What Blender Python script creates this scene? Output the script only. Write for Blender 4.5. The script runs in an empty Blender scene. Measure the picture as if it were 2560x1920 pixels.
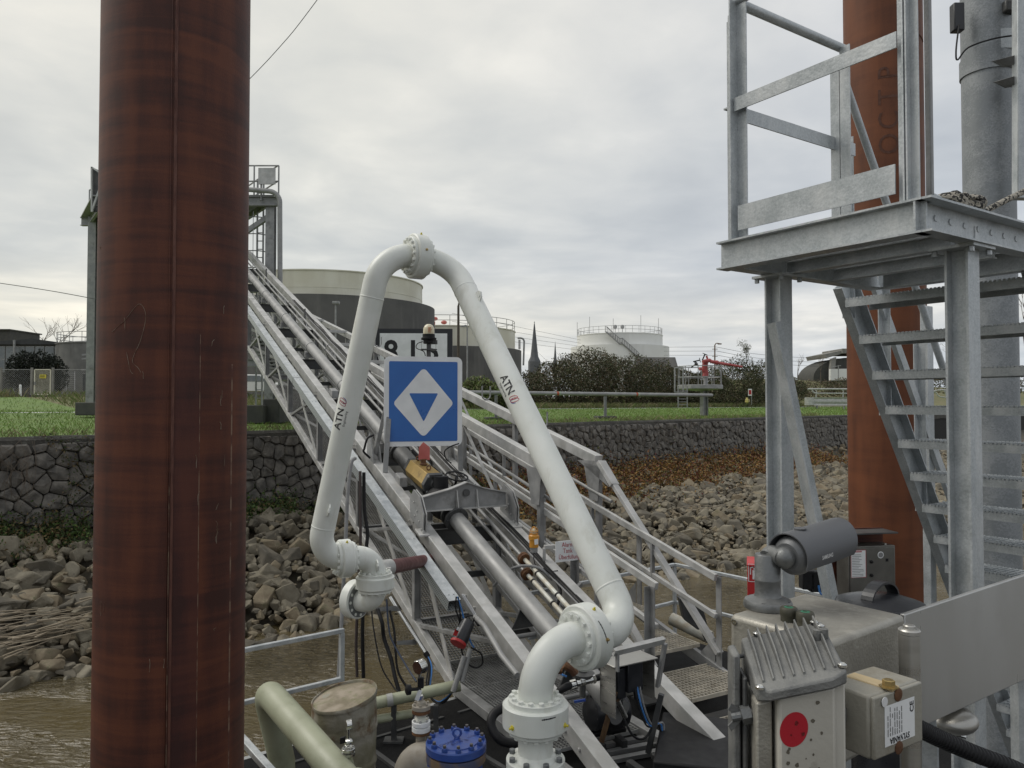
import bpy, math, random
from mathutils import Vector, Matrix, noise
random.seed(7)
sc = bpy.context.scene
COL = sc.collection
# ------------------------------------------------------------------ camera
CZ = 4.5                      # eye height above the river
cam_d = bpy.data.cameras.new('camera'); cam = bpy.data.objects.new('camera', cam_d); COL.objects.link(cam)
cam_d.sensor_width = 36; cam_d.lens = 27.06; cam_d.clip_start = 0.05; cam_d.clip_end = 6000
PITCH = math.radians(1.46)
cam.location = (0, 0, CZ); cam.rotation_euler = (math.pi/2 + PITCH, 0, 0)
sc.camera = cam
# ------------------------------------------------------------------ sky + sun
SUN_EL, SUN_AZ = 52, -75      # degrees; azimuth clockwise from the view axis
w = bpy.data.worlds.new('World'); sc.world = w; w.use_nodes = True
nt = w.node_tree; nt.nodes.clear()
def N(t, tree=None, **k):
    n = (tree or nt).nodes.new(t)
    for a, b in k.items(): setattr(n, a, b)
    return n
def L(a, b, tree=None): (tree or nt).links.new(a, b)
def ramp(n, stops, interp='LINEAR'):
    e = n.color_ramp.elements
    while len(e) > 1: e.remove(e[-1])
    e[0].position = stops[0][0]; e[0].color = (*stops[0][1], 1)
    for p, c in stops[1:]:
        x = e.new(p); x.color = (*c, 1)
    n.color_ramp.interpolation = interp
out = N('ShaderNodeOutputWorld'); bg = N('ShaderNodeBackground'); bg.inputs[1].default_value = 0.111
sky = N('ShaderNodeTexSky', sky_type='NISHITA', sun_disc=False)
sky.sun_elevation = math.radians(SUN_EL); sky.sun_rotation = math.radians(SUN_AZ)
tc = N('ShaderNodeTexCoord'); sep = N('ShaderNodeSeparateXYZ'); L(tc.outputs['Generated'], sep.inputs[0])
def mth(op, a, b, c=None):
    n = N('ShaderNodeMath', operation=op)
    for i, v in enumerate((a, b, c)):
        if v is None: continue
        if isinstance(v, (int, float)): n.inputs[i].default_value = v
        else: L(v, n.inputs[i])
    return n.outputs[0]
zz = mth('MAXIMUM', sep.outputs[2], 0.0)
den = mth('ADD', zz, 0.10)
cx_ = mth('DIVIDE', sep.outputs[0], den); cy_ = mth('DIVIDE', sep.outputs[1], den)
cmb = N('ShaderNodeCombineXYZ'); L(cx_, cmb.inputs[0]); L(cy_, cmb.inputs[1])
n1 = N('ShaderNodeTexNoise'); n1.inputs['Scale'].default_value = 0.75; n1.inputs['Detail'].default_value = 7; n1.inputs['Roughness'].default_value = .52; n1.inputs['Distortion'].default_value = .5
L(cmb.outputs[0], n1.inputs['Vector'])
n2 = N('ShaderNodeTexNoise'); n2.inputs['Scale'].default_value = 2.6; n2.inputs['Detail'].default_value = 6; n2.inputs['Distortion'].default_value = .3
L(cmb.outputs[0], n2.inputs['Vector'])
nm = mth('ADD', mth('MULTIPLY', n1.outputs[0], .68), mth('MULTIPLY', n2.outputs[0], .32))
cr = N('ShaderNodeValToRGB'); L(nm, cr.inputs[0])
ramp(cr, [(.34, (4.95, 5.15, 5.4)), (.45, (5.75, 5.9, 6.05)), (.54, (6.6, 6.65, 6.65)), (.64, (8.0, 7.9, 7.7))])
el = N('ShaderNodeValToRGB'); L(zz, el.inputs[0])
ramp(el, [(0, (.90, .94, 1.0)), (.05, (.98, 1.0, 1.02)), (.10, (1.08, 1.06, 1.01)), (.17, (.86, .89, .93)), (.30, (.95, .965, .98)), (.46, (1.03, 1.03, 1.03)), (1, (1.06, 1.06, 1.07))])
mu = N('ShaderNodeMix', data_type='RGBA', blend_type='MULTIPLY'); mu.inputs[0].default_value = 1
L(cr.outputs[0], mu.inputs[6]); L(el.outputs[0], mu.inputs[7])
# the lighter, warmer side of the overcast (where the sun stands behind the cloud)
sd = N('ShaderNodeVectorMath', operation='DOT_PRODUCT'); L(tc.outputs['Generated'], sd.inputs[0])
sd.inputs[1].default_value = (math.sin(math.radians(SUN_AZ))*.8, math.cos(math.radians(SUN_AZ))*.8 + .3, .45)
wr = N('ShaderNodeValToRGB'); L(sd.outputs['Value'], wr.inputs[0])
ramp(wr, [(0, (.95, .97, 1.0)), (.35, (1, 1, 1)), (.8, (1.12, 1.09, 1.0)), (1, (1.2, 1.15, 1.04))])
mu2 = N('ShaderNodeMix', data_type='RGBA', blend_type='MULTIPLY'); mu2.inputs[0].default_value = 1
L(mu.outputs[2], mu2.inputs[6]); L(wr.outputs[0], mu2.inputs[7])
mx = N('ShaderNodeMix', data_type='RGBA'); mx.inputs[0].default_value = .95
L(sky.outputs[0], mx.inputs[6]); L(mu2.outputs[2], mx.inputs[7])
L(mx.outputs[2], bg.inputs[0]); L(bg.outputs[0], out.inputs[0])
sl = bpy.data.lights.new('sun', 'SUN'); sl.energy = 1.5; sl.angle = math.radians(35); sl.color = (1, .97, .92)
so = bpy.data.objects.new('sun', sl); COL.objects.link(so)
a_, e_ = math.radians(SUN_AZ), math.radians(SUN_EL)
so.rotation_euler = Vector((-math.sin(a_)*math.cos(e_), -math.cos(a_)*math.cos(e_), -math.sin(e_))).to_track_quat('-Z', 'Y').to_euler()
sc.view_settings.view_transform = 'Standard'; sc.view_settings.look = 'None'
sc.view_settings.exposure = 0; sc.view_settings.gamma = 1; sc.view_settings.use_curve_mapping = False

# ------------------------------------------------------------------ photo pixels -> points
F = 1924.0
_cp, _sp = math.cos(PITCH), math.sin(PITCH)
def S(u, v, d):               # photo pixel (2560 wide) at horizontal distance d; z relative to the eye
    a, b = (u-1280)/F, (960-v)/F
    y, z = _cp - b*_sp, _sp + b*_cp
    return Vector((a, y, z))*(d/y)
def A(u, v, d): return S(u*1.15732, v*1.15732, d)
ZT = {1:(0,380,2.676),2:(560,560,3.073),3:(560,1000,3.318),4:(1050,700,3.16),5:(1700,0,2.305),6:(1750,640,2.514),7:(1750,1250,2.477),
      8:(560,1400,3.16),9:(1160,1400,3.16),10:(940,1080,3.318),11:(1350,1080,3.191),12:(0,1100,2.023),13:(1200,780,4.424),14:(1650,820,3.858),15:(600,760,4.1475)}
def Z(k, x, y, d):
    ox, oy, s = ZT[k]; return S(ox+x/s, oy+y/s, d)
def XY(u, v, z):              # photo pixel on the level z (relative to the eye)
    p = S(u, v, 1.0); return p*(z/p.z)
# ------------------------------------------------------------------ mesh builder
V = Vector
UP = V((0, 0, 1))
def basis(ax, up=UP):
    z = ax.normalized()
    if abs(z.dot(up.normalized())) > .999: up = V((1, 0, 0)) if abs(z.x) < .9 else V((0, 1, 0))
    x = up.cross(z).normalized(); y = z.cross(x)
    return x, y, z
class MB:
    def __init__(s): s.v, s.f, s.m = [], [], []
    def add(s, vs, fs, mi=0):
        o = len(s.v); s.v += [V(p) for p in vs]
        for f in fs: s.f.append([i+o for i in f]); s.m.append(mi)
        return s
    def box(s, c, x, y, z, mi=0):          # centre and three half-axes
        c, x, y, z = V(c), V(x), V(y), V(z)
        vs = [c+x*a+y*b+z*d for d in (-1, 1) for b in (-1, 1) for a in (-1, 1)]
        fs = [(0,2,3,1),(4,5,7,6),(0,1,5,4),(2,6,7,3),(0,4,6,2),(1,3,7,5)]
        if x.cross(y).dot(z) < 0: fs = [f[::-1] for f in fs]
        return s.add(vs, fs, mi)
    def abox(s, x0, x1, y0, y1, z0, z1, mi=0):
        return s.box(((x0+x1)/2, (y0+y1)/2, (z0+z1)/2), ((x1-x0)/2,0,0), (0,(y1-y0)/2,0), (0,0,(z1-z0)/2), mi)
    def beam(s, p, q, wd, h, up=UP, mi=0):
        p, q = V(p), V(q); x, y, z = basis(q-p, up)
        return s.box((p+q)/2, x*wd/2, y*h/2, (q-p)/2, mi)
    def prof(s, p, q, poly, up=UP, mi=0):  # extrude a closed 2D outline (x right, y up) from p to q
        p, q = V(p), V(q); x, y, z = basis(q-p, up); n = len(poly)
        ar = sum(poly[i][0]*poly[(i+1)%n][1]-poly[(i+1)%n][0]*poly[i][1] for i in range(n))
        if ar < 0: poly = poly[::-1]
        vs = [p+x*a+y*b for a, b in poly]+[q+x*a+y*b for a, b in poly]
        fs = [(i, (i+1)%n, n+(i+1)%n, n+i) for i in range(n)]
        fs += [tuple(range(n))[::-1], tuple(range(n, 2*n))]
        return s.add(vs, fs, mi)
    def ibeam(s, p, q, b, h, t=.008, up=UP, mi=0):
        B_, H_ = b/2, h/2
        return s.prof(p, q, [(-B_,-H_),(B_,-H_),(B_,-H_+t),(t/2,-H_+t),(t/2,H_-t),(B_,H_-t),(B_,H_),(-B_,H_),(-B_,H_-t),(-t/2,H_-t),(-t/2,-H_+t),(-B_,-H_+t)], up, mi)
    def angle(s, p, q, a, t=.007, up=UP, fx=1, fy=1, b=None, mi=0):
        b = b or a
        return s.prof(p, q, [(x*fx, y*fy) for x, y in [(0,0),(a,0),(a,t),(t,t),(t,b),(0,b)]], up, mi)
    def channel(s, p, q, h, b, t=.007, up=UP, fx=1, mi=0):
        H_ = h/2
        return s.prof(p, q, [(x*fx, y) for x, y in [(0,-H_),(b,-H_),(b,-H_+t),(t,-H_+t),(t,H_-t),(b,H_-t),(b,H_),(0,H_)]], up, mi)
    def tube(s, pts, r, seg=12, caps=True, mi=0):
        pts = [V(p) for p in pts]; n = len(pts); rs = r if isinstance(r, (list, tuple)) else [r]*n
        vs, fs = [], []; x = None
        for i, p in enumerate(pts):
            t = (pts[min(i+1, n-1)]-pts[max(i-1, 0)]).normalized()
            if x is None: x, y, _ = basis(t)
            else:
                x = (x-t*x.dot(t)).normalized(); y = t.cross(x)
            for k in range(seg):
                a = 2*math.pi*k/seg; vs.append(p+(x*math.cos(a)+y*math.sin(a))*rs[i])
        for i in range(n-1):
            for k in range(seg):
                k2 = (k+1) % seg
                fs.append((i*seg+k, i*seg+k2, (i+1)*seg+k2, (i+1)*seg+k))
        if caps: fs += [tuple(range(seg))[::-1], tuple(range((n-1)*seg, n*seg))]
        return s.add(vs, fs, mi)
    def lathe(s, o, ax, pr, seg=24, mi=0):  # pr = [(radius, height)] along ax, closed if radius 0
        o = V(o); x, y, z = basis(V(ax)); vs, fs = [], []
        for r, h in pr:
            for k in range(seg):
                a = 2*math.pi*k/seg; vs.append(o+z*h+(x*math.cos(a)+y*math.sin(a))*max(r, 1e-5))
        for i in range(len(pr)-1):
            for k in range(seg):
                k2 = (k+1) % seg; fs.append((i*seg+k, i*seg+k2, (i+1)*seg+k2, (i+1)*seg+k))
        if pr[0][0] > 1e-4: fs.append(tuple(range(seg))[::-1])
        if pr[-1][0] > 1e-4: fs.append(tuple(range((len(pr)-1)*seg, len(pr)*seg)))
        return s.add(vs, fs, mi)
    def plate(s, pts, off, mi=0):           # polygon thickened by the vector off
        pts = [V(p) for p in pts]; n = len(pts); off = V(off)
        nr = sum(((pts[i]-pts[0]).cross(pts[(i+1)%n]-pts[0]) for i in range(n)), V())
        if nr.dot(off) < 0: pts = pts[::-1]
        vs = pts+[p+off for p in pts]
        fs = [tuple(range(n))[::-1], tuple(range(n, 2*n))]+[(i, (i+1)%n, n+(i+1)%n, n+i) for i in range(n)]
        return s.add(vs, fs, mi)
    def quad(s, a, b, c, d, mi=0): return s.add([a, b, c, d], [(0,1,2,3)], mi)
    def sphere(s, c, r, seg=14, rings=8, mi=0, sc_=(1,1,1)):
        vs = []; fs = []; c = V(c)
        for i in range(1, rings):
            t = math.pi*i/rings
            for k in range(seg):
                a = 2*math.pi*k/seg
                vs.append(c+V((math.sin(t)*math.cos(a)*r*sc_[0], math.sin(t)*math.sin(a)*r*sc_[1], math.cos(t)*r*sc_[2])))
        T = len(vs); vs += [c+V((0,0,r*sc_[2])), c-V((0,0,r*sc_[2]))]
        for i in range(rings-2):
            for k in range(seg):
                k2 = (k+1)%seg; fs.append((i*seg+k, (i+1)*seg+k, (i+1)*seg+k2, i*seg+k2))
        for k in range(seg):
            k2 = (k+1)%seg; fs.append((T, k, k2)); fs.append((T+1, (rings-2)*seg+k2, (rings-2)*seg+k))
        return s.add(vs, fs, mi)
    def mesh(s, name, mats, org):
        me = bpy.data.meshes.new(name)
        me.from_pydata([(p-org)[:] for p in s.v], [], s.f)
        for m in (mats if isinstance(mats, (list, tuple)) else [mats]): me.materials.append(m)
        if len(set(s.m)) > 1: me.polygons.foreach_set('material_index', s.m)
        return me
    def build(s, name, mats, parent=None, ang=35, bevel=0, loc=None, segs=2, **tags):
        org = wloc(parent) if parent else V(loc if loc is not None else (sum(s.v, V())/max(1, len(s.v))))
        me = s.mesh(name, mats, org)
        if ang:
            me.polygons.foreach_set('use_smooth', [True]*len(me.polygons)); me.set_sharp_from_angle(angle=math.radians(ang))
        o = bpy.data.objects.new(name, me); COL.objects.link(o)
        if parent: o.parent = parent
        else: o.location = org+V((0,0,CZ))
        if bevel:
            b = o.modifiers.new('bevel', 'BEVEL'); b.width = bevel; b.segments = segs; b.limit_method = 'ANGLE'; b.angle_limit = math.radians(40); b.harden_normals = False
        for k, v in tags.items(): o[k] = v
        return o
WL = {}
def wloc(o):
    if o.parent is None: return V(o.location)-V((0,0,CZ))
    return wloc(o.parent)+V(o.location)
def thing(name, label, cat, loc, group=None):
    o = bpy.data.objects.new(name, None); COL.objects.link(o); o.location = V(loc)+V((0,0,CZ)); o.empty_display_size = .2
    o['label'] = label; o['category'] = cat
    if group: o['group'] = group
    return o
def single(mb, name, mats, label, cat, group=None, **k):
    o = mb.build(name, mats, **k); o['label'] = label; o['category'] = cat
    if group: o['group'] = group
    return o
def inst(name, me, parent, p, rot=None, scale=1):      # a piece sharing mesh data, placed at p (eye-relative)
    o = bpy.data.objects.new(name, me); COL.objects.link(o)
    if parent: o.parent = parent; o.location = V(p)-wloc(parent)
    else: o.location = V(p)+V((0,0,CZ))
    if rot is not None: o.rotation_mode = 'QUATERNION'; o.rotation_quaternion = rot
    o.scale = (scale,)*3 if isinstance(scale, (int, float)) else scale
    return o
def copy_tree(o, parent=None):
    c = o.copy(); COL.objects.link(c)
    if parent: c.parent = parent
    for ch in list(o.children): copy_tree(ch, c)
    return c
def fillet(pts, rad, n=10):
    pts = [V(p) for p in pts]; o = [pts[0]]
    for i in range(1, len(pts)-1):
        r = rad[i-1] if isinstance(rad, (list, tuple)) else rad
        a, b, c = pts[i-1], pts[i], pts[i+1]; u, v = (a-b).normalized(), (c-b).normalized()
        th = u.angle(v); t = r/math.tan(th/2); p0, p1 = b+u*t, b+v*t
        cen = b+(u+v).normalized()*(r/math.sin(th/2)); e0, e1 = p0-cen, p1-cen; an = e0.angle(e1); axn = e0.cross(e1).normalized()
        for k in range(n+1): o.append(cen+Matrix.Rotation(an*k/n, 3, axn) @ e0)
    o.append(pts[-1]); return o
def bez(pts, n=8):                                     # smooth curve through points
    pts = [V(p) for p in pts]; P = [pts[0]*2-pts[1]]+pts+[pts[-1]*2-pts[-2]]; o = []
    for i in range(1, len(P)-2):
        for k in range(n):
            t = k/n; a, b, c, d = P[i-1], P[i], P[i+1], P[i+2]
            o.append(.5*((2*b)+(c-a)*t+(2*a-5*b+4*c-d)*t*t+(3*b-a-3*c+d)*t**3))
    return o+[pts[-1]]
_hex = {}
def hexbolt(r, h, mat):
    k = (round(r, 4), round(h, 4), mat.name)
    if k not in _hex:
        m = MB().lathe((0,0,0), UP, [(r, 0), (r, h*.85), (r*.88, h)], 6); _hex[k] = m.mesh('bolt', mat, V((0,0,0)))
    return _hex[k]
def ring(parent, c, ax, R, n, r, h, mat, ph=0, name='bolt'):
    ax = V(ax).normalized(); x, y, z = basis(ax); q = UP.rotation_difference(ax); me = hexbolt(r, h, mat)
    for i in range(n):
        a = 2*math.pi*(i+ph)/n; inst(name, me, parent, V(c)+(x*math.cos(a)+y*math.sin(a))*R, q)
def text(s, size, fn, name, mat, parent, ext=.0, sub=0, bold=False, **tags):
    cu = bpy.data.curves.new('lettering', 'FONT'); cu.body = s; cu.size = size; cu.align_x = 'CENTER'; cu.align_y = 'CENTER'; cu.resolution_u = 3
    if bold: cu.offset = size*.022
    o = bpy.data.objects.new('lettering', cu); COL.objects.link(o)
    me = bpy.data.meshes.new_from_object(o.evaluated_get(bpy.context.evaluated_depsgraph_get()))
    bpy.data.objects.remove(o)
    org = wloc(parent)
    if sub:
        import bmesh
        bm = bmesh.new(); bm.from_mesh(me); bmesh.ops.triangulate(bm, faces=bm.faces[:])
        for _ in range(sub): bmesh.ops.subdivide_edges(bm, edges=[e for e in bm.edges if e.calc_length() > size*.12], cuts=1)
        bm.to_mesh(me); bm.free()
    for v in me.vertices: v.co = fn(v.co.x, v.co.y)-org
    me.materials.append(mat); ob = bpy.data.objects.new(name, me); COL.objects.link(ob); ob.parent = parent
    for k, v in tags.items(): ob[k] = v
    return ob
def flat(o, x, y, off=0):
    x, y = V(x).normalized(), V(y).normalized(); n = x.cross(y).normalized(); o = V(o)
    return lambda a, b: o+x*a+y*b+n*off
# ------------------------------------------------------------------ materials
MT = {}
def mat(name, c1, c2=None, scale=6, rough=.5, metal=0, bump=0, bscale=60, stretch=(1,1,1), lo=.4, hi=.62, dirt=None, dscale=2.5, dlo=.55, dhi=.75, detail=6, rvar=.12, spec=.5, vor=0, dstretch=(1,1,1)):
    m = bpy.data.materials.new(name); m.use_nodes = True; t = m.node_tree; b = t.nodes['Principled BSDF']
    b.inputs['Metallic'].default_value = metal; b.inputs['Roughness'].default_value = rough; b.inputs['Specular IOR Level'].default_value = spec
    tc = N('ShaderNodeTexCoord', t); mp = N('ShaderNodeMapping', t); mp.inputs['Scale'].default_value = stretch; L(tc.outputs['Object'], mp.inputs[0], t)
    c2 = c2 or tuple(x*.8 for x in c1)
    no = N('ShaderNodeTexNoise', t); no.inputs['Scale'].default_value = scale; no.inputs['Detail'].default_value = detail; L(mp.outputs[0], no.inputs['Vector'], t)
    r = N('ShaderNodeValToRGB', t); ramp(r, [(lo, c1), (hi, c2)])
    if vor:
        vo = N('ShaderNodeTexVoronoi', t); vo.inputs['Scale'].default_value = vor; L(mp.outputs[0], vo.inputs['Vector'], t)
        sp_ = N('ShaderNodeSeparateXYZ', t); L(vo.outputs['Color'], sp_.inputs[0], t)
        mm = N('ShaderNodeMath', t, operation='ADD'); ml = N('ShaderNodeMath', t, operation='MULTIPLY_ADD'); ml.inputs[1].default_value = .24; ml.inputs[2].default_value = -.12
        L(sp_.outputs[0], ml.inputs[0], t); L(no.outputs[0], mm.inputs[0], t); L(ml.outputs[0], mm.inputs[1], t); L(mm.outputs[0], r.inputs[0], t)
    else: L(no.outputs[0], r.inputs[0], t)
    col = r.outputs[0]
    if dirt:
        mp2 = N('ShaderNodeMapping', t); mp2.inputs['Scale'].default_value = dstretch; L(tc.outputs['Object'], mp2.inputs[0], t)
        n2 = N('ShaderNodeTexNoise', t); n2.inputs['Scale'].default_value = dscale; n2.inputs['Detail'].default_value = 9; n2.inputs['Roughness'].default_value = .65; L(mp2.outputs[0], n2.inputs['Vector'], t)
        r2 = N('ShaderNodeValToRGB', t); ramp(r2, [(dlo, (0,0,0)), (dhi, (1,1,1))]); L(n2.outputs[0], r2.inputs[0], t)
        mx = N('ShaderNodeMix', t, data_type='RGBA'); L(r2.outputs[0], mx.inputs[0], t); L(col, mx.inputs[6], t); mx.inputs[7].default_value = (*dirt, 1); col = mx.outputs[2]
    L(col, b.inputs['Base Color'], t)
    if rvar:
        mr = N('ShaderNodeMapRange', t); mr.inputs[1].default_value = .3; mr.inputs[2].default_value = .7; mr.inputs[3].default_value = max(.03, rough-rvar); mr.inputs[4].default_value = min(1, rough+rvar)
        L(no.outputs[0], mr.inputs[0], t); L(mr.outputs[0], b.inputs['Roughness'], t)
    if bump:
        nb = N('ShaderNodeTexNoise', t); nb.inputs['Scale'].default_value = bscale; nb.inputs['Detail'].default_value = 5; L(mp.outputs[0], nb.inputs['Vector'], t)
        bu = N('ShaderNodeBump', t); bu.inputs['Strength'].default_value = bump; bu.inputs['Distance'].default_value = .02; L(nb.outputs[0], bu.inputs['Height'], t); L(bu.outputs[0], b.inputs['Normal'], t)
    MT[name] = m; return m
galv = mat('galvanised steel', (.35,.375,.385), (.52,.545,.555), 9, .42, .3, .1, 60, vor=150, lo=.3, hi=.7, dirt=(.60,.61,.605), dscale=7, dlo=.50, dhi=.76, dstretch=(1.3,1.3,.4))
mast_m = mat('mast grey zinc', (.20,.215,.225), (.28,.295,.305), 5, .5, .3, .1, 60, vor=90)
galv_far = mat('dull galvanised steel', (.33,.34,.34), (.44,.45,.45), 3, .5, .3)
alu = mat('weathered aluminium', (.37,.37,.355), (.49,.485,.47), 5, .45, .15, .1, 60, dirt=(.34,.32,.285), dscale=4, dlo=.56, dhi=.8)
alu_d = mat('grey painted steel', (.23,.232,.23), (.31,.31,.305), 5, .5, .15, .1, 60, dirt=(.13,.125,.115), dscale=4)
steel_dk = mat('dark grey steel', (.06,.062,.063), (.09,.09,.088), 6, .5, .3, .1, 60)
pipe_g = mat('grey coated pipe', (.24,.24,.235), (.31,.31,.30), 4, .48, .2, .06, 90, dirt=(.17,.16,.145), dscale=5, dlo=.6, dhi=.82)
white = mat('white paint', (.69,.71,.66), (.76,.775,.73), 3, .36, 0, .03, 120, dirt=(.50,.49,.41), dscale=5, dlo=.54, dhi=.9, rvar=.08, dstretch=(1.6,1.6,.45))
white_s = mat('white paint stained', (.62,.62,.55), (.52,.47,.36), 9, .45)
stain = mat('stainless steel', (.36,.35,.325), (.44,.43,.40), 3, .33, .75, .04, 200, stretch=(1,1,9), dirt=(.26,.24,.21), dscale=3, dlo=.58, dhi=.85)
panelm = mat('brushed steel sheet', (.42,.42,.41), (.48,.48,.47), 1.5, .36, .6, .03, 220, stretch=(3,3,.6), dirt=(.36,.355,.34), dscale=2.5, dlo=.5, dhi=.85)
stain_d = mat('dusty stainless steel', (.33,.315,.275), (.24,.225,.195), 5, .5, .45, .12, 160, dirt=(.42,.40,.35), dscale=26, dlo=.5, dhi=.75)
black = mat('black rubber', (.010,.010,.011), (.016,.016,.017), 8, .55, 0, .06, 90, spec=.25)
deckm = mat('black deck coating', (.007,.0072,.0075), (.013,.013,.013), 4, .8, 0, .5, 140, dirt=(.022,.021,.019), dscale=3, spec=.15)
blackgl = mat('black plastic', (.013,.014,.017), (.02,.021,.025), 8, .33, 0, .03, 90)
chrome = mat('polished metal', (.62,.62,.60), (.55,.55,.53), 4, .16, 1)
grating_m = mat('grating steel', (.40,.37,.31), (.52,.48,.40), 7, .5, .2, dirt=(.20,.16,.10), dscale=6)
grating_d = mat('dark grating steel', (.27,.27,.26), (.36,.36,.35), 7, .5, .2)
greenp = mat('pale green paint', (.36,.375,.265), (.30,.315,.215), 4, .42, 0, .05, 80, dirt=(.21,.21,.145), dscale=4, dlo=.55, dhi=.85)
maroon = mat('maroon hose', (.10,.022,.02), (.075,.018,.017), 8, .55)
gold = mat('gold anodised metal', (.42,.29,.10), (.34,.235,.085), 6, .42, .5, dirt=(.15,.11,.05), dscale=5, dlo=.55, dhi=.75)
redp = mat('red paint', (.45,.022,.022), (.38,.02,.02), 5, .42)
redf = mat('faded red paint', (.50,.13,.11), (.42,.10,.085), 5, .5)
pinkred = mat('weathered red paint', (.32,.05,.05), (.40,.09,.09), 4, .5)
signblue = mat('sign blue', (.028,.125,.40), (.033,.14,.43), 2, .35)
signwhite = mat('sign white', (.78,.79,.79), (.70,.71,.71), 3, .35)
signblack = mat('sign black', (.012,.013,.016), (.02,.021,.024), 3, .45)
inkblack = mat('black ink', (.01,.01,.011), None, 3, .5); inkred = mat('red ink', (.42,.015,.03), None, 3, .5); inkblue = mat('blue ink', (.03,.07,.30), None, 3, .5)
inkwhite = mat('white ink', (.7,.7,.7), None, 3, .5); inkgrey = mat('grey ink', (.22,.22,.22), None, 3, .5)
bluep = mat('blue paint', (.026,.06,.26), (.035,.085,.31), 6, .4, 0, .08, 70, dirt=(.02,.035,.16), dscale=7, dlo=.55, dhi=.75)
rusty = mat('rusty metal', (.16,.075,.03), (.09,.04,.02), 12, .75, .1, .2, 60)
beige = mat('grey beige paint', (.31,.28,.23), (.25,.225,.185), 5, .5, 0, .1, 60, dirt=(.19,.15,.10), dscale=7)
olive = mat('drum paint', (.19,.175,.115), (.33,.31,.255), 4, .6, .1, .3, 25, dirt=(.14,.09,.045), dscale=3.6, dlo=.52, dhi=.64)
drumtop = mat('mossy drum lid', (.33,.28,.215), (.20,.17,.115), 6, .75, 0, .25, 40, dirt=(.11,.13,.03), dscale=3.5, dlo=.5, dhi=.66)
amber = mat('amber plastic', (.55,.25,.03), (.48,.21,.03), 4, .35); brass = mat('brass', (.45,.33,.14), None, 5, .35, .8)
lens_c = mat('clear amber lens', (.62,.55,.38), (.66,.60,.45), 4, .2)
bluecab = mat('blue cable sheath', (.05,.20,.52), None, 4, .4); greycab = mat('grey conduit', (.20,.20,.20), (.26,.26,.26), 8, .5)
wood = mat('weathered timber', (.17,.10,.05), (.11,.065,.035), 6, .7, 0, .2, 40, stretch=(6,6,1)); woodpale = mat('pale bar', (.52,.41,.24), (.46,.36,.21), 8, .5)
wallst = mat('basalt block', (.088,.081,.071), (.19,.174,.15), 5, .75, 0, .9, 16, dirt=(.15,.145,.13), dscale=9, dlo=.60, dhi=.78)
mortar = mat('wall joints', (.013,.012,.010), (.022,.02,.017), 6, .95, 0, .5, 20)
earthm = mat('bank soil', (.05,.042,.03), (.085,.072,.05), 2, .95, 0, .6, 9, dirt=(.035,.045,.02), dscale=3)
rubm = [mat('rubble stone', (.145,.125,.088), (.225,.20,.148), 2.6, .85, 0, .6, 14, dirt=(.26,.24,.19), dscale=7, dlo=.58, dhi=.75),
        mat('dark rubble stone', (.08,.07,.052), (.14,.123,.092), 2.6, .85, 0, .6, 14, dirt=(.18,.165,.13), dscale=7, dlo=.6, dhi=.76),
        mat('brown rubble stone', (.165,.13,.083), (.24,.20,.135), 2.6, .85, 0, .6, 14, dirt=(.10,.11,.05), dscale=3, dlo=.56, dhi=.75)]
lawnm = mat('short lawn', (.10,.165,.03), (.135,.205,.045), 1.1, .9, 0, .5, 30, dirt=(.10,.115,.035), dscale=.7, dlo=.56, dhi=.8)
meadow = mat('rough grassland', (.13,.135,.05), (.18,.16,.08), .6, .95, 0, .6, 8, dirt=(.06,.08,.02), dscale=.25)
pathm = mat('asphalt path', (.16,.16,.155), (.20,.20,.195), 3, .9)
conc = mat('concrete', (.19,.185,.17), (.25,.245,.225), 2, .85, 0, .2, 12, dirt=(.13,.125,.105), dscale=1.3, dstretch=(1,1,.3))
conc_d = mat('dark concrete', (.055,.055,.05), (.085,.083,.075), 2, .9, 0, .3, 12, dirt=(.05,.06,.025), dscale=2)
cream = mat('cream tank paint', (.66,.64,.53), (.60,.575,.46), .5, .5, dirt=(.48,.45,.36), dscale=.5, dstretch=(1,1,.15), dlo=.5, dhi=.8)
tankdk = mat('dark stained tank shell', (.085,.083,.08), (.12,.117,.112), .5, .8, dirt=(.17,.165,.155), dscale=.8, dstretch=(1,1,.12), dlo=.52, dhi=.8)
tankwh = mat('white tank paint', (.74,.74,.71), (.69,.69,.66), .3, .45, dirt=(.58,.57,.53), dscale=.4, dstretch=(1,1,.15), dlo=.55, dhi=.85)
slate = mat('slate spire', (.085,.09,.10), (.11,.115,.12), .5, .8); glassd = mat('dull window glass', (.10,.115,.12), (.17,.185,.19), 1.0, .25, 0, spec=.8)
roofd = mat('dark roofing', (.035,.037,.038), (.055,.057,.058), 2, .8); yellow = mat('yellow sign', (.62,.53,.06), (.56,.47,.05), 3, .5)
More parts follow.
